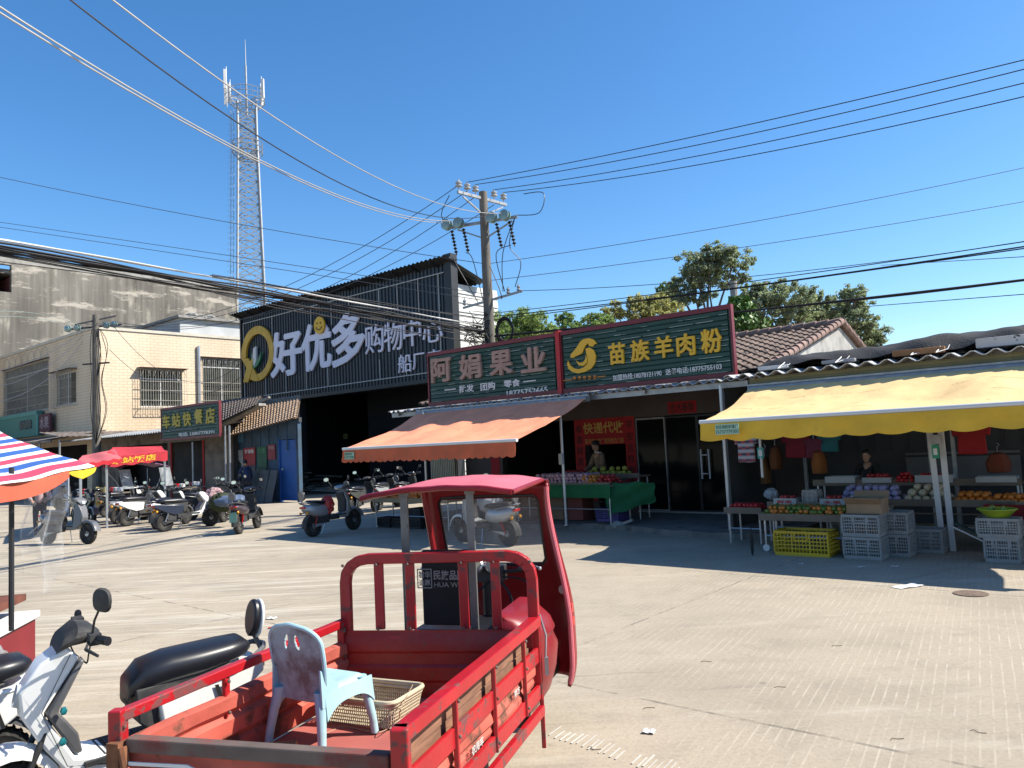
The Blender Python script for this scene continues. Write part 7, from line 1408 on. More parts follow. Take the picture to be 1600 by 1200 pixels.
# ================================================================ CHILD'S CHAIR ON THE BED
M_CH = mat('pale_aqua_plastic', (.40, .62, .68), rough=.5, var=.10, scale=4, col2=(.27, .28, .26), mask=(.56, .85), mscale=8)
ZC = ZF + .005; fb = {k: Vector(G(*p, ZC)) for k, p in dict(RL=(428, 1162), RR=(512, 1186), FR=(580, 1152), FL=(497, 1128)).items()}
cc_ = sum(fb.values(), Vector()) / 4; fwd = ((fb['FR'] + fb['FL']) / 2 - (fb['RL'] + fb['RR']) / 2); print('chair', [tuple(round(c, 2) for c in v) for v in fb.values()], fwd.length)
cang = math.atan2(fwd.y, fwd.x); chair = thing('child_chair', 'pale blue plastic child chair with two leaf shaped slots in its back', 'chair', (cc_.x, cc_.y, ZC), cang)
CW, CD, SH, BH = .155, .15, .265, .555  # half width, half depth, seat height, back top
for sx, sy in ((1, 1), (1, -1), (-1, 1), (-1, -1)):
    mb = MB(); rr = []
    for k, (z_, o_, r_) in enumerate(((0, 1.0, .017), (.06, .97, .018), (.16, .88, .021), (SH - .03, .78, .027), (SH, .74, .03))):
        x, y = sx * (CD + .02) * o_, sy * (CW + .01) * o_; rr.append([(x + r_ * 1.1 * math.cos(2 * math.pi * j / 10) * (1 if 1 else 1), y + r_ * math.sin(2 * math.pi * j / 10), z_) for j in range(10)])
    mb.rings(rr); mb.build('leg', M_CH, chair, smooth=50)
mb = MB()
def seatf(u, v):
    x = -.125 + .29 * u; y = (-1 + 2 * v) * (.150 - .012 * (1 - u)); z = SH + .012 - .014 * math.sin(math.pi * v) * math.sin(math.pi * min(1, u + .15)) - (.035 * max(0, (abs(v - .5) - .36) / .14) ** 2 + .03 * max(0, (u - .86) / .14) ** 2)
    return (x, y, z)
mb.grid(seatf, 18, 18, 0, .012); st = mb.build('seat', M_CH, chair, smooth=60)
mb = MB(); # skirt joining seat and legs
for y in (-1, 1): mb.grid(lambda u, v: (-.135 + .305 * u, y * (.148 + .014 * v), SH - .005 - (.055 + .06 * (abs(2 * u - 1)) ** 3) * v), 16, 3, 0, .008, flip=(y > 0))
mb.build('side_skirt', M_CH, chair, smooth=60)
# back with two real slots
def back_out(t):  # rounded outline in (y, z)
    pass
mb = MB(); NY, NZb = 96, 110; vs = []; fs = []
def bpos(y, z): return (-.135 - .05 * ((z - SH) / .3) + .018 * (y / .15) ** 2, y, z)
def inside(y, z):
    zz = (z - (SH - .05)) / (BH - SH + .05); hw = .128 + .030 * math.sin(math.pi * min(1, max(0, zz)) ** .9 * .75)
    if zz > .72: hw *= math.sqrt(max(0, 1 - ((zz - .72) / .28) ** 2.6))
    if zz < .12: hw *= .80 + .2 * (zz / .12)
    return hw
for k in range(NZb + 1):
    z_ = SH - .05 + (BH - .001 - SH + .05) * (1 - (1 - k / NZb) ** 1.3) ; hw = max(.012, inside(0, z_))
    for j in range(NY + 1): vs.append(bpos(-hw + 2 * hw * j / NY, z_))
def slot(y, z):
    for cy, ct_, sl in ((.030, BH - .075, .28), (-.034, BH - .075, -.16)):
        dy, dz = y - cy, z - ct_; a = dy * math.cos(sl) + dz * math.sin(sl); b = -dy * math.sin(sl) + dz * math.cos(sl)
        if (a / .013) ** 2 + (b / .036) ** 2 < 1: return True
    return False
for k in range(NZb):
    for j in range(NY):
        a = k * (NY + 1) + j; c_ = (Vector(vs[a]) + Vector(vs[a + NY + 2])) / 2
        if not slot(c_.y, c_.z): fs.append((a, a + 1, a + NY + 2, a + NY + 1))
mb.add(vs, fs); o = mb.build('backrest', mat('brown_mottled_aqua_plastic', (.36, .50, .54), rough=.55, var=.12, scale=5, col2=(.17, .14, .13), mask=(.42, .62), mscale=5), chair, smooth=60); s_ = o.modifiers.new('s', 'SOLIDIFY'); s_.thickness = .011; s_.offset = 0  # back is browner and darker in patches than the other chair parts
mb = MB(); rim = [bpos(-max(.012, inside(0, z_)), z_) for z_ in np.linspace(SH - .05, BH, 26)] + [bpos(max(.012, inside(0, z_)), z_) for z_ in np.linspace(BH, SH - .05, 26)]; mb.tube(rim, .010, 8); mb.build('backrest_rim', M_CH, o)
for y in (-1, 1): mb = MB(); mb.grid(lambda u, v: (-.155 + .11 * u * (1 - v * .3), y * (.142 + .008 * v), SH + .10 - .16 * v - .085 * u * (1 - v)), 8, 8, 0, .010, flip=(y < 0)); mb.build('side_wing', M_CH, chair, smooth=60)
# ================================================================ BASKET, WOOD BLOCK, STRING
M_BSK = mat('cream_basket_plastic', (.58, .51, .36), rough=.55, var=.1, scale=5, col2=(.34, .27, .17), mask=(.55, .8), mscale=6)
bc = [Vector(G(*p, ZF + .125)) for p in ((500, 1092), (618, 1108), (657, 1064), (556, 1057))]; ctr = sum(bc, Vector()) / 4; ax = ((bc[1] - bc[0]) + (bc[2] - bc[3])) / 2; print('basket', ax.length, ((bc[2] - bc[1]) + (bc[3] - bc[0])).length / 2)
BL, BW, BHt = .42, .30, .125; bk = thing('basket', 'shallow cream plastic basket on the tricycle bed behind the chair', 'basket', (ctr.x, ctr.y, ZF), math.atan2(ax.y, ax.x))
def rrect(w_, d, r, n=5): 
    out = []
    for cx, cy, a0 in ((w_ / 2 - r, d / 2 - r, 0), (-w_ / 2 + r, d / 2 - r, 90), (-w_ / 2 + r, -d / 2 + r, 180), (w_ / 2 - r, -d / 2 + r, 270)):
        for i in range(n + 1): a = R_(a0 + 90 * i / n); out.append((cx + r * math.cos(a), cy + r * math.sin(a)))
    return out
mb = MB(); mb.tube([(x, y, BHt) for x, y in rrect(BL, BW, .04)], .012, 8, closed=True); mb.tube([(x, y, BHt - .018) for x, y in rrect(BL - .01, BW - .01, .04)], .009, 8, closed=True); mb.build('rim', M_BSK, bk)
mb = MB()
def wallp(s_, z_): # s_ 0..1 round the perimeter
    k = .88 + .12 * z_ / BHt; P_ = rrect(BL * k, BW * k, .04 * k, 5); n_ = len(P_); f = s_ * n_; i = int(f) % n_; t_ = f - int(f); a, b = P_[i], P_[(i + 1) % n_]; return (a[0] + (b[0] - a[0]) * t_, a[1] + (b[1] - a[1]) * t_, z_)
P_ = rrect(BL, BW, .04, 5); L_ = [math.dist(P_[i], P_[(i + 1) % len(P_)]) for i in range(len(P_))]; tot = sum(L_)
def s_of(d): 
    acc = 0
    for i, l in enumerate(L_):
        if acc + l >= d: return (i + (d - acc) / l) / len(P_)
        acc += l
    return 0
for k in range(7): z_ = .008 + k * .0165; mb.tube([wallp(s_of(tot * j / 64), z_) for j in range(64)], .0032, 4, closed=True)
for k in range(110): s_ = s_of(tot * k / 110); mb.beam(wallp(s_, .004), wallp(s_, BHt), .0055, .0035)
for k in range(26): x = -BL * .42 + BL * .84 * k / 25; mb.beam((x, -BW * .42, .005), (x, BW * .42, .005), .005, .004)
for k in range(18): y = -BW * .42 + BW * .84 * k / 17; mb.beam((-BL * .42, y, .006), (BL * .42, y, .006), .005, .004)
mb.build('lattice', M_BSK, bk, smooth=0)
g_ = Vector(G(437, 1176, ZF + .02)); o = thing('wood_block', 'small rough wood block on the tricycle bed by the tailgate', 'wood', (g_.x, g_.y + .02, ZF), .1); mb = MB(); mb.box((0, 0, .025), (.13, .09, .045)); mb.build('block', mat('raw_wood', (.36, .19, .08), rough=.9, var=.35, scale=12, stretch=(1, 5, 5)), o, bevel=.006)
mb = MB(); mb.tube(jump([tuple(Vector(G(645, 1070, ZF + .13))), tuple(Vector(G(626, 1108, ZF + .12))), tuple(Vector(G(622, 1125, ZF + .01))), tuple(Vector(G(592, 1144, ZF + .006))), tuple(Vector(G(540, 1136, ZF + .006))), tuple(Vector(G(508, 1146, ZF + .006)))]), .0022, 5); o = mb.build('string', mat('jute_string', (.45, .33, .22))); tag(o, 'thin frayed string trailing from the cream basket across the bed', 'string')
# ================================================================ LEFT SIDE: STRIPED TARP, CART, RED CANOPIES
def striped():
    m = mat('striped_tarp', (.7, .7, .7), rough=.55, var=.04, bump=.15, bscale=9); n, L, b = nodes_of(m); tc = n.new('ShaderNodeTexCoord'); sp = n.new('ShaderNodeSeparateXYZ'); L.new(tc.outputs['UV'], sp.inputs[0])
    r = n.new('ShaderNodeValToRGB'); r.color_ramp.interpolation = 'CONSTANT'; e = r.color_ramp.elements; W_ = (.70, .70, .68, 1); RD = (.62, .045, .085, 1); BL_ = (.03, .10, .33, 1)
    seq = [(0, W_), (.12, RD), (.27, W_), (.36, BL_), (.52, W_), (.62, RD), (.76, W_), (.86, BL_)]
    e[0].position = 0; e[0].color = W_; e[1].position = .12; e[1].color = RD
    for p, c in seq[2:]: k = e.new(p); k.color = c
    md = n.new('ShaderNodeMath'); md.operation = 'FRACT'; L.new(sp.outputs[1], md.inputs[0]); L.new(md.outputs[0], r.inputs[0]); L.new(r.outputs[0], b.inputs['Base Color']); return m
A_ = Vector(Y(148, 729, 5.0)); B_ = Vector(Y(2, 758, 3.9)); D1 = (A_ - B_); E_ = Vector(Y(0, 665, 6.6)); E2 = A_ + (E_ - A_) * 1.7; F2 = B_ + (E_ - A_) * 1.7; B3 = B_ - D1 * .8; F3 = F2 - D1 * .8
tr = thing('striped_canopy', 'red white and blue striped tarpaulin canopy over the vendor cart at the left edge', 'canopy', tuple(A_))
mb = MB(); nu, nv = 26, 30
def tf(u, v): p = A_.lerp(B3, u).lerp(E2.lerp(F3, u), v); p = p - A_; return (p.x, p.y, p.z - .10 * math.sin(math.pi * v) * .6 + .004 * math.sin(u * 11 + v * 5) + .004 * math.sin(v * 23) - .004 * math.sin(u * 20) * (1 - v) ** 3)
mb.grid(tf, nu, nv, 0, 0); me = mb.mesh('canopy', striped()); uv = me.uv_layers.new(name='UVMap'); k = 0
for p in me.polygons:
    for li in p.loop_indices: vi = me.loops[li].vertex_index; uv.data[li].uv = (vi // (nv + 1) / nu, (vi % (nv + 1)) / nv * 3.1 + .02 + .12 * (vi // (nv + 1)) / nu)
o = bpy.data.objects.new('tarp', me); C.objects.link(o); o.parent = tr; me.polygons.foreach_set('use_smooth', [True] * len(me.polygons)); s_ = o.modifiers.new('s', 'SOLIDIFY'); s_.thickness = .004
mb = MB(); mb.grid(lambda u, v: (lambda p: (p.x + .02 * math.sin(u * 12), p.y, p.z - (.02 + .075 * math.sin(math.pi * min(1, u * 1.1 + .05)) ** .7) * v))(Vector(tf(.18 + .75 * u, 0))), 20, 5, 0, .004); mb.build('orange_flap', mat('orange_red_cloth', (.62, .12, .06), rough=.8, var=.15), tr, smooth=60)
mb = MB(); mb.grid(lambda u, v: (lambda p: (p.x + .01 * math.sin(u * 12), p.y + .02 * v, p.z - .005 - (.055 * math.sin(math.pi * u) ** .8) * v))(Vector(tf(.0 + .19 * u, 0))), 14, 5, 0, .004); mb.build('yellow_flap', mat('yellow_flap_cloth', (.62, .45, .02), rough=.7, var=.15), tr, smooth=60)
for px, y_ in ((18, 4.35), (-60, 5.6)): g = Y(px, 800, y_); mb = MB(); mb.tube([(g[0] - A_.x, g[1] - A_.y, -A_.z + (.85 if px > 0 else 0)), (g[0] - A_.x, g[1] - A_.y, .02)], .014, 8); mb.build('post', M_DARKMETAL, tr)
# vendor cart
g = Y(-100, 930, 4.3); ct_ = thing('vendor_cart', 'red vendor cart with white rim under the striped canopy at the left edge', 'cart', (g[0], g[1], 0), R_(12)); mb = MB(); mb.bx(-.5, .28, -.6, .6, .42, .80); mb.build('body', mat('dull_red_cart', (.22, .012, .02), rough=.5, var=.2), ct_, bevel=.01)
mb = MB(); mb.bx(-.52, .30, -.62, .62, .80, .845); mb.build('rim', M_WHT, ct_, bevel=.008)
for x in (-.3, .12):
    mb = MB(); mb.lathe([(.17, -.03), (.20, -.02), (.20, .02), (.17, .03)], c=(x, -.64, .20), axis='y', n=20); mb.build('wheel', M_TYRE, ct_)
mb = MB(); mb.bx(-.48, .24, -.56, .56, .92, .96); mb.bx(-.46, -.43, -.5, -.47, .845, .92); mb.bx(.2, .23, -.5, -.47, .845, .92); mb.build('shelf', mat('brown_shelf', (.16, .05, .03), rough=.8, var=.4, scale=6), ct_, smooth=0)
ca, sa_ = math.cos(R_(12)), math.sin(R_(12)); on_cart = lambda x, y, z: (g[0] + x * ca - y * sa_, g[1] + x * sa_ + y * ca, z)
blob('cloth_bundle', 'navy cloth bundle draped over the vendor cart', 'cloth', 0, 0, 0, .16, mat('navy_cloth', (.012, .02, .07), rough=.9, var=.2), (1.2, 1.0, .55), 11, loc=on_cart(.12, -.15, 1.03))
blob('carrier_bag', 'orange red plastic bag on the cart rim', 'bag', 0, 0, 0, .07, mat('orange_bag', (.60, .08, .03), rough=.4), (1.3, .9, .6), 14, loc=on_cart(.27, -.40, .885))
blob('carrier_bag', 'clear grey plastic bag hanging from the cart corner', 'bag', 0, 0, 0, .10, mat('clear_bag', (.40, .41, .41), rough=.3, alpha=.6, var=.3, scale=9), (.9, .8, 1.3), 15, loc=on_cart(.36, -.25, .72))
blob('food_box', 'peach coloured box of goods standing on the cart shelf', 'box', 0, 0, 0, .14, mat('peach_card', (.42, .28, .22), rough=.9), (1, 1, .9), 16, loc=on_cart(-.15, .1, 1.08))
# clear plastic side sheet
mb = MB(); p0 = Vector(Y(30, 765, 4.9)); mb.grid(lambda u, v: (.16 * u + .03 * math.sin(u * 15 + v * 3), .25 * u + .03 * math.sin(v * 8), -.55 * v * (1 - .25 * math.sin(u * 9))), 20, 20, 0, 0); o = mb.build('plastic_sheet', mat('crumpled_clear_sheet', (.62, .64, .66), rough=.25, alpha=.16, bump=.5, bscale=12), None, smooth=60); o.location = p0; tag(o, 'crumpled clear plastic sheet hanging below the striped canopy', 'sheet')
# red canopies in the background row
def red_canopy(label, pts, z_drop, d, m, word=None, poles=()):
    P = [Vector(Y(px, py, dd)) for px, py, dd in pts]; o = thing('red_canopy', label, 'canopy', tuple(P[0]), group='red canopies in the left row')
    mb = MB(); mb.grid(lambda u, v: (lambda p: (p.x, p.y, p.z + .05 * math.sin(u * 9 + v * 4) * math.sin(math.pi * v)))(P[0].lerp(P[1], u).lerp(P[3].lerp(P[2], u), v) - P[0]), 20, 8, 0, .01); mb.build('cover', m, o, smooth=60)
    mb = MB(); mb.grid(lambda u, v: (lambda p: (p.x, p.y - .02, p.z - z_drop * v + .02 * math.sin(u * 25)))(P[0].lerp(P[1], u) - P[0]), 24, 3, 0, .01); vl = mb.build('valance', mat('deep_red_banner', (.48, .012, .025), rough=.7, var=.15), o, smooth=60)
    if word:
        mb = MB(); i0 = 0; text(mb, word, 0, 1, 0, 1, 0, 0, .02); a, b = P[0] - P[0], P[1] - P[0]
        mb.v = [tuple(a.lerp(b, .12 + .7 * x) + Vector((0, -.05, -z_drop * (.85 - .72 * z)))) for x, y, z in mb.v]; mb.build('lettering', M_YEL, vl, smooth=0)
    for px, dd in poles: g = Y(px, 780, dd); mb = MB(); mb.tube([(g[0] - P[0].x, g[1] - P[0].y, -P[0].z), (g[0] - P[0].x, g[1] - P[0].y, .0)], .03, 6); mb.build('pole', M_STEEL, o)
red_canopy('red canopy with yellow lettering on its banner before the restaurant shed', [(162, 716, 21), (262, 705, 22.5), (252, 697, 25), (176, 699, 24)], .26, 0, mat('bright_red_cover', (.55, .03, .04), rough=.7, var=.15), '车站饭店', ((167, 21), (258, 22.5)))
red_canopy('faded pink red canopy peeping behind the striped tarpaulin', [(120, 727, 18), (190, 716, 20), (180, 702, 23), (128, 712, 22)], .10, 0, mat('faded_red_cover', (.58, .12, .13), rough=.8, var=.15), None, ((126, 18.3),))
# yellow standing sign
(xa, ya_, _), (xb, _, _) = G(152, 800), G(166, 802); fx = G(159, 805); zt_ = Y(158, 762, fx[1])[2]
o = thing('standing_sign', 'narrow yellow standing sign with vertical characters by the red canopy', 'sign', fx, R_(-25)); mb = MB(); mb.bx(-.20, .20, -.03, .03, .08, zt_); mb.bx(-.24, -.20, -.05, .05, 0, zt_ + .03); mb.bx(.20, .24, -.05, .05, 0, zt_ + .03); mb.build('panel', mat('cream_yellow_board', (.50, .40, .16), rough=.6), o, smooth=0)
mb = MB(); hz = (zt_ - .2) / 4
for k, ch in enumerate('现磨肠粉'): text(mb, ch, -.13, .13, zt_ - .06 - hz * (k + .9), zt_ - .06 - hz * k, -.032, .006, .02)
mb.build('lettering', mat('brown_orange_ink', (.36, .14, .02)), o, smooth=0)
o = thing('standing_sign', 'pale blue standing sign with dark vertical characters behind the cart plastic', 'sign', G(98, 815), R_(-10)); mb = MB(); mb.bx(-.22, .22, -.02, .02, .2, 1.5); mb.build('panel', mat('pale_blue_board', (.38, .42, .50)), o, smooth=0); mb = MB()
for k, ch in enumerate('早餐小吃'): text(mb, ch, -.14, .14, 1.42 - .3 * (k + .85), 1.42 - .3 * k, -.022, .005, .02)
mb.build('lettering', M_BLACK, o, smooth=0)
# dim goods under the restaurant roof and by the cream building: tables, stools
for i, (px, py, w_) in enumerate(((278, 795, 1.0), (305, 790, .8), (222, 800, 1.2), (130, 805, 1.1), (182, 802, .9))):
    g = G(px, py); o = thing('food_table', ('small dark table beside the restaurant doorway', 'low table by the right red doorpost of the restaurant', 'wide table below the red lettered canopy', 'table near the slim utility pole', 'narrow table next to the yellow standing sign')[i], 'table', g, -TH, 'tables in front of the left shops'); mb = MB(); mb.bx(-w_ / 2, w_ / 2, -.3, .3, .68, .72); mb.build('table_top', M_PLY, o, bevel=.005)
    for sx in (-1, 1):
        for sy in (-1, 1): mb = MB(); mb.tube([(sx * (w_ / 2 - .05), sy * .25, 0), (sx * (w_ / 2 - .05), sy * .25, .68)], .018, 6); mb.build('leg', M_DARKMETAL, o)
    for k in range(3): mb = MB(); mb.lathe([(.07, 0), (.11, .05), (.10, .16), (.04, .18)], c=(-w_ / 3 + k * w_ / 3, 0, .72), n=12); oo = mb.build('pot', (M_STEEL, M_REDL, M_FOAM)[(i + k) % 3]); oo.location = g; oo.rotation_euler.z = -TH; tag(oo, ('left', 'middle', 'right')[k] + ' pot on the ' + ('small dark table', 'low table by the doorpost', 'wide table under the red canopy', 'table near the slim pole', 'table next to the standing sign')[i], 'pot')

# ================================================================ PEOPLE
def skin_body(J, Eg, name, m, parent, sub=1):
    """joints {name:(x,y,z,r)}, edges -> one continuous skinned surface"""
    names = list(J); me = bpy.data.meshes.new('sk'); me.from_pydata([J[k][:3] for k in names], [(names.index(a), names.index(b)) for a, b in Eg], []); ob = bpy.data.objects.new('sk', me); C.objects.link(ob)
    md = ob.modifiers.new('skin', 'SKIN'); md.use_smooth_shade = True; md.branch_smoothing = .6
    for i, k in enumerate(names):
        v = me.skin_vertices[0].data[i]; r = J[k][3]; v.radius = r if isinstance(r, tuple) else (r, r); v.use_root = (i == 0)
    s = ob.modifiers.new('sub', 'SUBSURF'); s.levels = sub; s.render_levels = sub
    dg = bpy.context.evaluated_depsgraph_get(); nm = bpy.data.meshes.new_from_object(ob.evaluated_get(dg)); bpy.data.objects.remove(ob); nm.name = name; nm.materials.clear(); nm.materials.append(m)
    o = bpy.data.objects.new(name, nm); C.objects.link(o); nm.polygons.foreach_set('use_smooth', [True] * len(nm.polygons)); o.parent = parent; return o
M_SKIN = mat('skin', (.48, .28, .19), rough=.55, var=.06, scale=4); M_HAIR = mat('black_hair', (.012, .010, .010), rough=.5, var=.3, scale=20)
def person(label, loc, rz, top, legs, lean=.12, hands=((.30, .18, 1.0), (.30, -.18, 1.0)), look=.15, group=None, height=1.62, collar=None):
    """faces local +x; torso leans forward, hands given in local metres"""
    k = height / 1.62; root = thing('person', label, 'person', loc, rz, group); root.scale = (k, k, k)
    hx = .55 * math.sin(lean); sh = (.50 * math.sin(lean), 1.34 - .5 * (1 - math.cos(lean)))
    J = {'hip': (0, 0, .88, (.125, .145)), 'waist': (.15 * math.sin(lean), 0, 1.03, (.10, .13)), 'chest': (.36 * math.sin(lean), 0, 1.22, (.115, .155)), 'neckb': (.50 * math.sin(lean), 0, 1.36, .06), 'neck': (.56 * math.sin(lean) + .01, 0, 1.43, .048)}
    Eg = [('hip', 'waist'), ('waist', 'chest'), ('chest', 'neckb'), ('neckb', 'neck')]
    for s, nm in ((1, 'L'), (-1, 'R')):
        hd = hands[0] if s == 1 else hands[1]; S0 = Vector((sh[0] - .0, s * .17, 1.33)); H0 = Vector(hd); el = S0.lerp(H0, .5) + Vector((-.06, s * .07, -.09))
        J['sh' + nm] = (*S0, .055); J['el' + nm] = (*el, .042); J['wr' + nm] = (*H0, .028); J['pa' + nm] = (*(H0 + (H0 - el).normalized() * .07), (.018, .036)); Eg += [('neckb', 'sh' + nm), ('sh' + nm, 'el' + nm), ('el' + nm, 'wr' + nm), ('wr' + nm, 'pa' + nm)]
        J['th' + nm] = (.0, s * .09, .84, .085); J['kn' + nm] = (.03, s * .10, .47, .058); J['an' + nm] = (-.01, s * .10, .09, .040); J['toe' + nm] = (.14, s * .11, .035, .036); Eg += [('hip', 'th' + nm), ('th' + nm, 'kn' + nm), ('kn' + nm, 'an' + nm), ('an' + nm, 'toe' + nm)]
    body = skin_body(J, Eg, 'body', M_SKIN, root)
    # head: skull, jaw, nose, ears, eyes
    hc = Vector((J['neck'][0] + .03, 0, 1.535)); Mh = Matrix.Translation(hc) @ Matrix.Rotation(look, 4, 'Y'); mb = MB()
    rr = []
    for z_, a, b, off in ((-.115, .03, .028, .045), (-.105, .05, .045, .035), (-.07, .072, .060, .018), (-.02, .085, .070, .006), (.03, .092, .074, 0), (.075, .085, .068, -.004), (.105, .055, .045, -.006), (.118, .015, .012, -.006)):
        rr.append([Mh @ Vector((off + a * math.cos(t), b * math.sin(t), z_)) for t in np.linspace(0, 2 * math.pi, 17)[:-1]])
    mb.rings(rr); mb.sphere((.098, 0, -.012), .016, 8, 6, sz=(1, .8, 1.5), M=Mh)
    for s in (-1, 1): mb.sphere((-.005, s * .076, -.005), .02, 8, 6, sz=(.7, .4, 1.3), M=Mh)
    head = mb.build('head', M_SKIN, body, smooth=70)
    mb = MB()
    for s in (-1, 1): mb.sphere((.083, s * .028, .010), .010, 8, 5, sz=(.6, 1.2, .6), M=Mh); mb.box((.09, s * .03, .030), (.008, .028, .005), M=Mh)
    mb.box((.090, 0, -.058), (.006, .036, .008), M=Mh); mb.build('face_features', mat('dark_face_ink', (.10, .035, .03)), head, smooth=0)
    mb = MB(); rr = []
    for z_, a, b, off in ((-.06, .040, .072, -.050), (-.02, .062, .080, -.034), (.03, .092, .084, -.016), (.075, .094, .080, -.010), (.108, .070, .058, -.010), (.128, .02, .018, -.010)):
        rr.append([Mh @ Vector((off + a * math.cos(t), b * math.sin(t), z_ + .008)) for t in np.linspace(0, 2 * math.pi, 17)[:-1]])
    mb.rings(rr); mb.sphere((-.085, 0, .055), .040, 10, 7, M=Mh); mb.build('hair', M_HAIR, body, smooth=70)
    # fingers
    for s, nm in ((1, 'L'), (-1, 'R')):
        p = Vector(J['pa' + nm][:3]); w_ = Vector(J['wr' + nm][:3]); d = (p - w_).normalized(); sd = Vector((0, 1, 0)); mb = MB()
        for i in range(4): b0 = p + sd * (i - 1.5) * .017 - d * .01; L_ = (.060, .070, .065, .050)[i]; mb.tube([b0, b0 + d * L_ * .5 + Vector((0, 0, -.006)), b0 + d * L_ * .8 + Vector((0, 0, -.03))], [.009, .008, .006], 6)
        b0 = w_ + d * .03 - sd * s * .028; mb.tube([b0, b0 + d * .03 - sd * s * .02, b0 + d * .055 - sd * s * .018], [.010, .009, .007], 6); mb.build('fingers', M_SKIN, body)
    # clothes: skins a little wider than the body
    g = .016; Jt = {n_: (*v[:3], tuple(x + g for x in v[3]) if isinstance(v[3], tuple) else v[3] + g) for n_, v in J.items() if n_ in ('hip', 'waist', 'chest', 'neckb', 'shL', 'shR', 'elL', 'elR', 'wrL', 'wrR')}
    for nm in 'LR': e_, w_ = Vector(J['el' + nm][:3]), Vector(J['wr' + nm][:3]); Jt['wr' + nm] = (*e_.lerp(w_, .92), .040)
    skin_body(Jt, [('hip', 'waist'), ('waist', 'chest'), ('chest', 'neckb'), ('neckb', 'shL'), ('shL', 'elL'), ('elL', 'wrL'), ('neckb', 'shR'), ('shR', 'elR'), ('elR', 'wrR')], 'jacket', top, root)
    Jl = {n_: (*v[:3], tuple(x + .012 for x in v[3]) if isinstance(v[3], tuple) else v[3] + .014) for n_, v in J.items() if n_ in ('hip', 'thL', 'knL', 'anL', 'thR', 'knR', 'anR')}
    skin_body(Jl, [('hip', 'thL'), ('thL', 'knL'), ('knL', 'anL'), ('hip', 'thR'), ('thR', 'knR'), ('knR', 'anR')], 'trousers', legs, root)
    for nm in 'LR': a, t_ = Vector(J['an' + nm][:3]), Vector(J['toe' + nm][:3]); mb = MB(); mb.loft([(a.x - .06, .045, .035, .045, 0), (a.x, .05, .042, .05, 0), (t_.x - .02, .035, .045, .035, 0), (t_.x + .04, .025, .025, .022, 0)], 12); mb.v = [(x, y + a.y, z) for x, y, z in mb.v]; mb.build('shoe', M_SEAT, root)
    if collar: mb = MB(); n_ = J['neckb']; mb.tube([(n_[0] + .075 * math.cos(a), .075 * math.sin(a), n_[2] + .03 + .01 * math.cos(a)) for a in np.linspace(0, 2 * math.pi, 15)[:-1]], .016, 6, closed=True); mb.build('collar', collar, root)
    return root
M_BRJ = mat('khaki_brown_jacket', (.26, .18, .12), rough=.9, var=.1); M_DKT = mat('dark_trousers', (.03, .03, .035), rough=.9); M_NVJ = mat('navy_jacket', (.015, .03, .10), rough=.85, var=.15)
t_, z_ = S(940, 720, 14.15); person('woman in khaki brown jacket with tied black hair sorting fruit by the red papers', W(t_, 14.15, .12), -TH + R_(-115), M_BRJ, M_DKT, lean=.16, hands=((.36, .20, 1.02), (.40, -.10, 1.0)), look=.45, collar=M_WHT, height=1.56)
t_, z_ = S(386, 760, 15.5); person('person in a navy jacket bending over beside the posters', W(t_, 15.5, 0), -TH + R_(160), M_NVJ, M_DKT, lean=.45, hands=((.45, .16, .80), (.42, -.14, .78)), look=.5, height=1.58)
t_, z_ = S(1358, 740, 13.75); person('dark haired vendor in black standing behind the foam boxes', W(t_, 13.75, 0), -TH + R_(-90), mat('black_top', (.02, .02, .022), rough=.9), M_DKT, lean=.1, hands=((.24, .14, .95), (.24, -.14, .95)), height=1.32)
g = G(62, 836); person('person in a pale pink top standing behind the plastic sheet at left', g, R_(-60), mat('pale_pink_top', (.45, .32, .33), rough=.9), M_DKT, lean=.15, height=1.45)
g = G(93, 828); person('person in a light grey top standing near the pale blue standing sign', g, R_(-140), mat('light_grey_top', (.36, .36, .38), rough=.9), M_DKT, lean=.1, height=1.45)

# ================================================================ LITTER AND SMALL THINGS ON THE GROUND
for i, (px, py, sx, sy, lb, m_) in enumerate(((1418, 917, .16, .07, 'flat white paper slip lying just outside the awning shadow', M_WHT), (1014, 1145, .035, .03, 'crumpled white scrap on the concrete near the bottom centre', M_WHT), (1345, 887, .05, .02, 'white scrap in the shade in front of the crate stack', M_WHT), (1398, 886, .04, .02, 'small white scrap right of the crates in the shade', M_WHT), (424, 967, .05, .04, 'white crumpled tissue left of the tricycle bed', M_WHT), (424, 982, .03, .02, 'tiny red wrapper beside the white tissue', M_REDINK), (8, 1112, .05, .03, 'yellow leaf at the left edge near the scooters', M_YEL), (1252, 882, .03, .02, 'white speck of litter before the yellow crate', M_WHT))):
    g = G(px, py); mb = MB(); q = random.Random(i); mb.grid(lambda u, v: (-sx + 2 * sx * u, -sy + 2 * sy * v, .006 + .35 * min(sx, .03) * abs(math.sin(u * 5 + i) * math.sin(v * 4 + 1))), 6, 5, 0, .002); o = mb.build('litter', m_, None, smooth=0); o.location = g; o.rotation_euler.z = q.uniform(-.5, .5); tag(o, lb, 'litter', 'litter on the concrete')
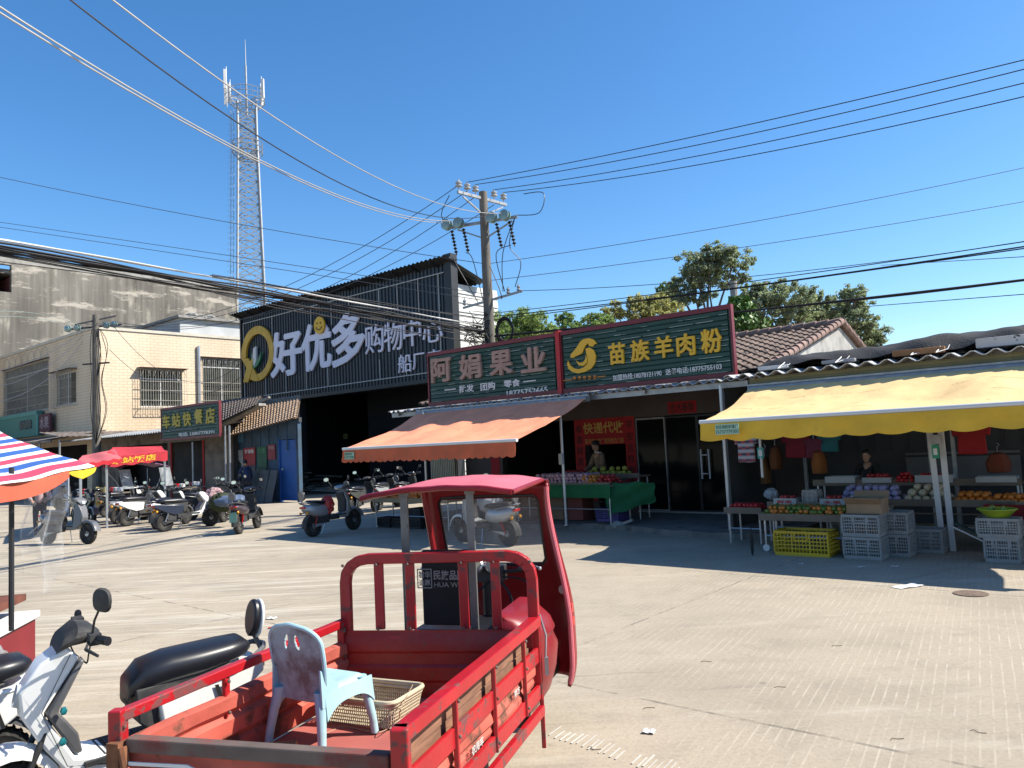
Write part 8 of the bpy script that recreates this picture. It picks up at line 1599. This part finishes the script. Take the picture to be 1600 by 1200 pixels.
for i, (px, py) in enumerate(((1392, 1157), (1516, 1142), (1005, 1109), (1300, 1010), (1095, 1035), (918, 1168), (1210, 1075))):
    g = G(px, py); mb = MB(); q = random.Random(i + 50); mb.tube(jump([(0, 0, .003), (.02, .01, .006), (.045, -.005 + q.uniform(-.015, .015), .004), (.08, q.uniform(-.02, .02), .003)]), .0018, 5); o = mb.build('twig', mat('dry_twig', (.06, .045, .03), rough=.9), None); o.location = g; o.rotation_euler.z = q.uniform(-1, 1); tag(o, ('bent dark twig at the bottom right', 'small dark twig near the right bottom corner', 'short twig near the bottom centre right of the tricycle', 'thin twig in the middle of the open concrete', 'twig on the concrete right of the cab', 'twig just above the white groove marks', 'twig between the tricycle and the right corner')[i], 'twig', 'twigs on the concrete')
g = G(1517, 928); mb = MB(); mb.lathe([(.16, .004), (.16, .008), (.12, .009)], n=24); o = mb.build('drain_cover', mat('rusty_drain', (.16, .11, .08), rough=.9, var=.4, scale=20), None); o.location = g; tag(o, 'small rusty round drain cover in the sunlit concrete at right', 'drain cover')
# white groove marks by the tricycle
mb = MB(); q = random.Random(9)
for k in range(34):
    if k in (13, 14, 24): continue
    px = 858 + k * 8.6; py = 1149 + k * 3.0; a = Vector(G(px, py + q.uniform(-2, 3))); b = a + Vector((.095, .15, 0)) * q.uniform(.7, 1.1); mb.beam((a.x, a.y, .0045), (b.x, b.y, .0045), q.uniform(.006, .011), .003, up=(0, 0, 1))
o = mb.build('groove_marks', mat('chalky_white', (.55, .52, .46), rough=.95, var=.2), None, smooth=0); tag(o, kind='structure')

for i, (px, py, d, r, colr, lb) in enumerate(((1352, 762, 13.0, .12, (.45, .45, .46), 'white plastic bag lying on the tiered benches left of the pears'), (1205, 772, 13.0, .10, (.42, .44, .48), 'pale plastic bag left of the printed trays'), (1384, 790, 12.3, .10, (.36, .34, .32), 'grey plastic bag stuffed beside the open cardboard box'), (1478, 752, 13.3, .09, (.40, .40, .40), 'small white bag on the bench right of the leaning rails'), (868, 748, 16.6, .10, (.44, .42, .44), 'pale bag standing on the back of the green skirted stand'))): blob('carrier_bag', lb, 'bag', px, py, d, r, mat('bag_%d' % i, colr, rough=.35, var=.2, scale=9), (1.1, .8, .9), 40 + i)
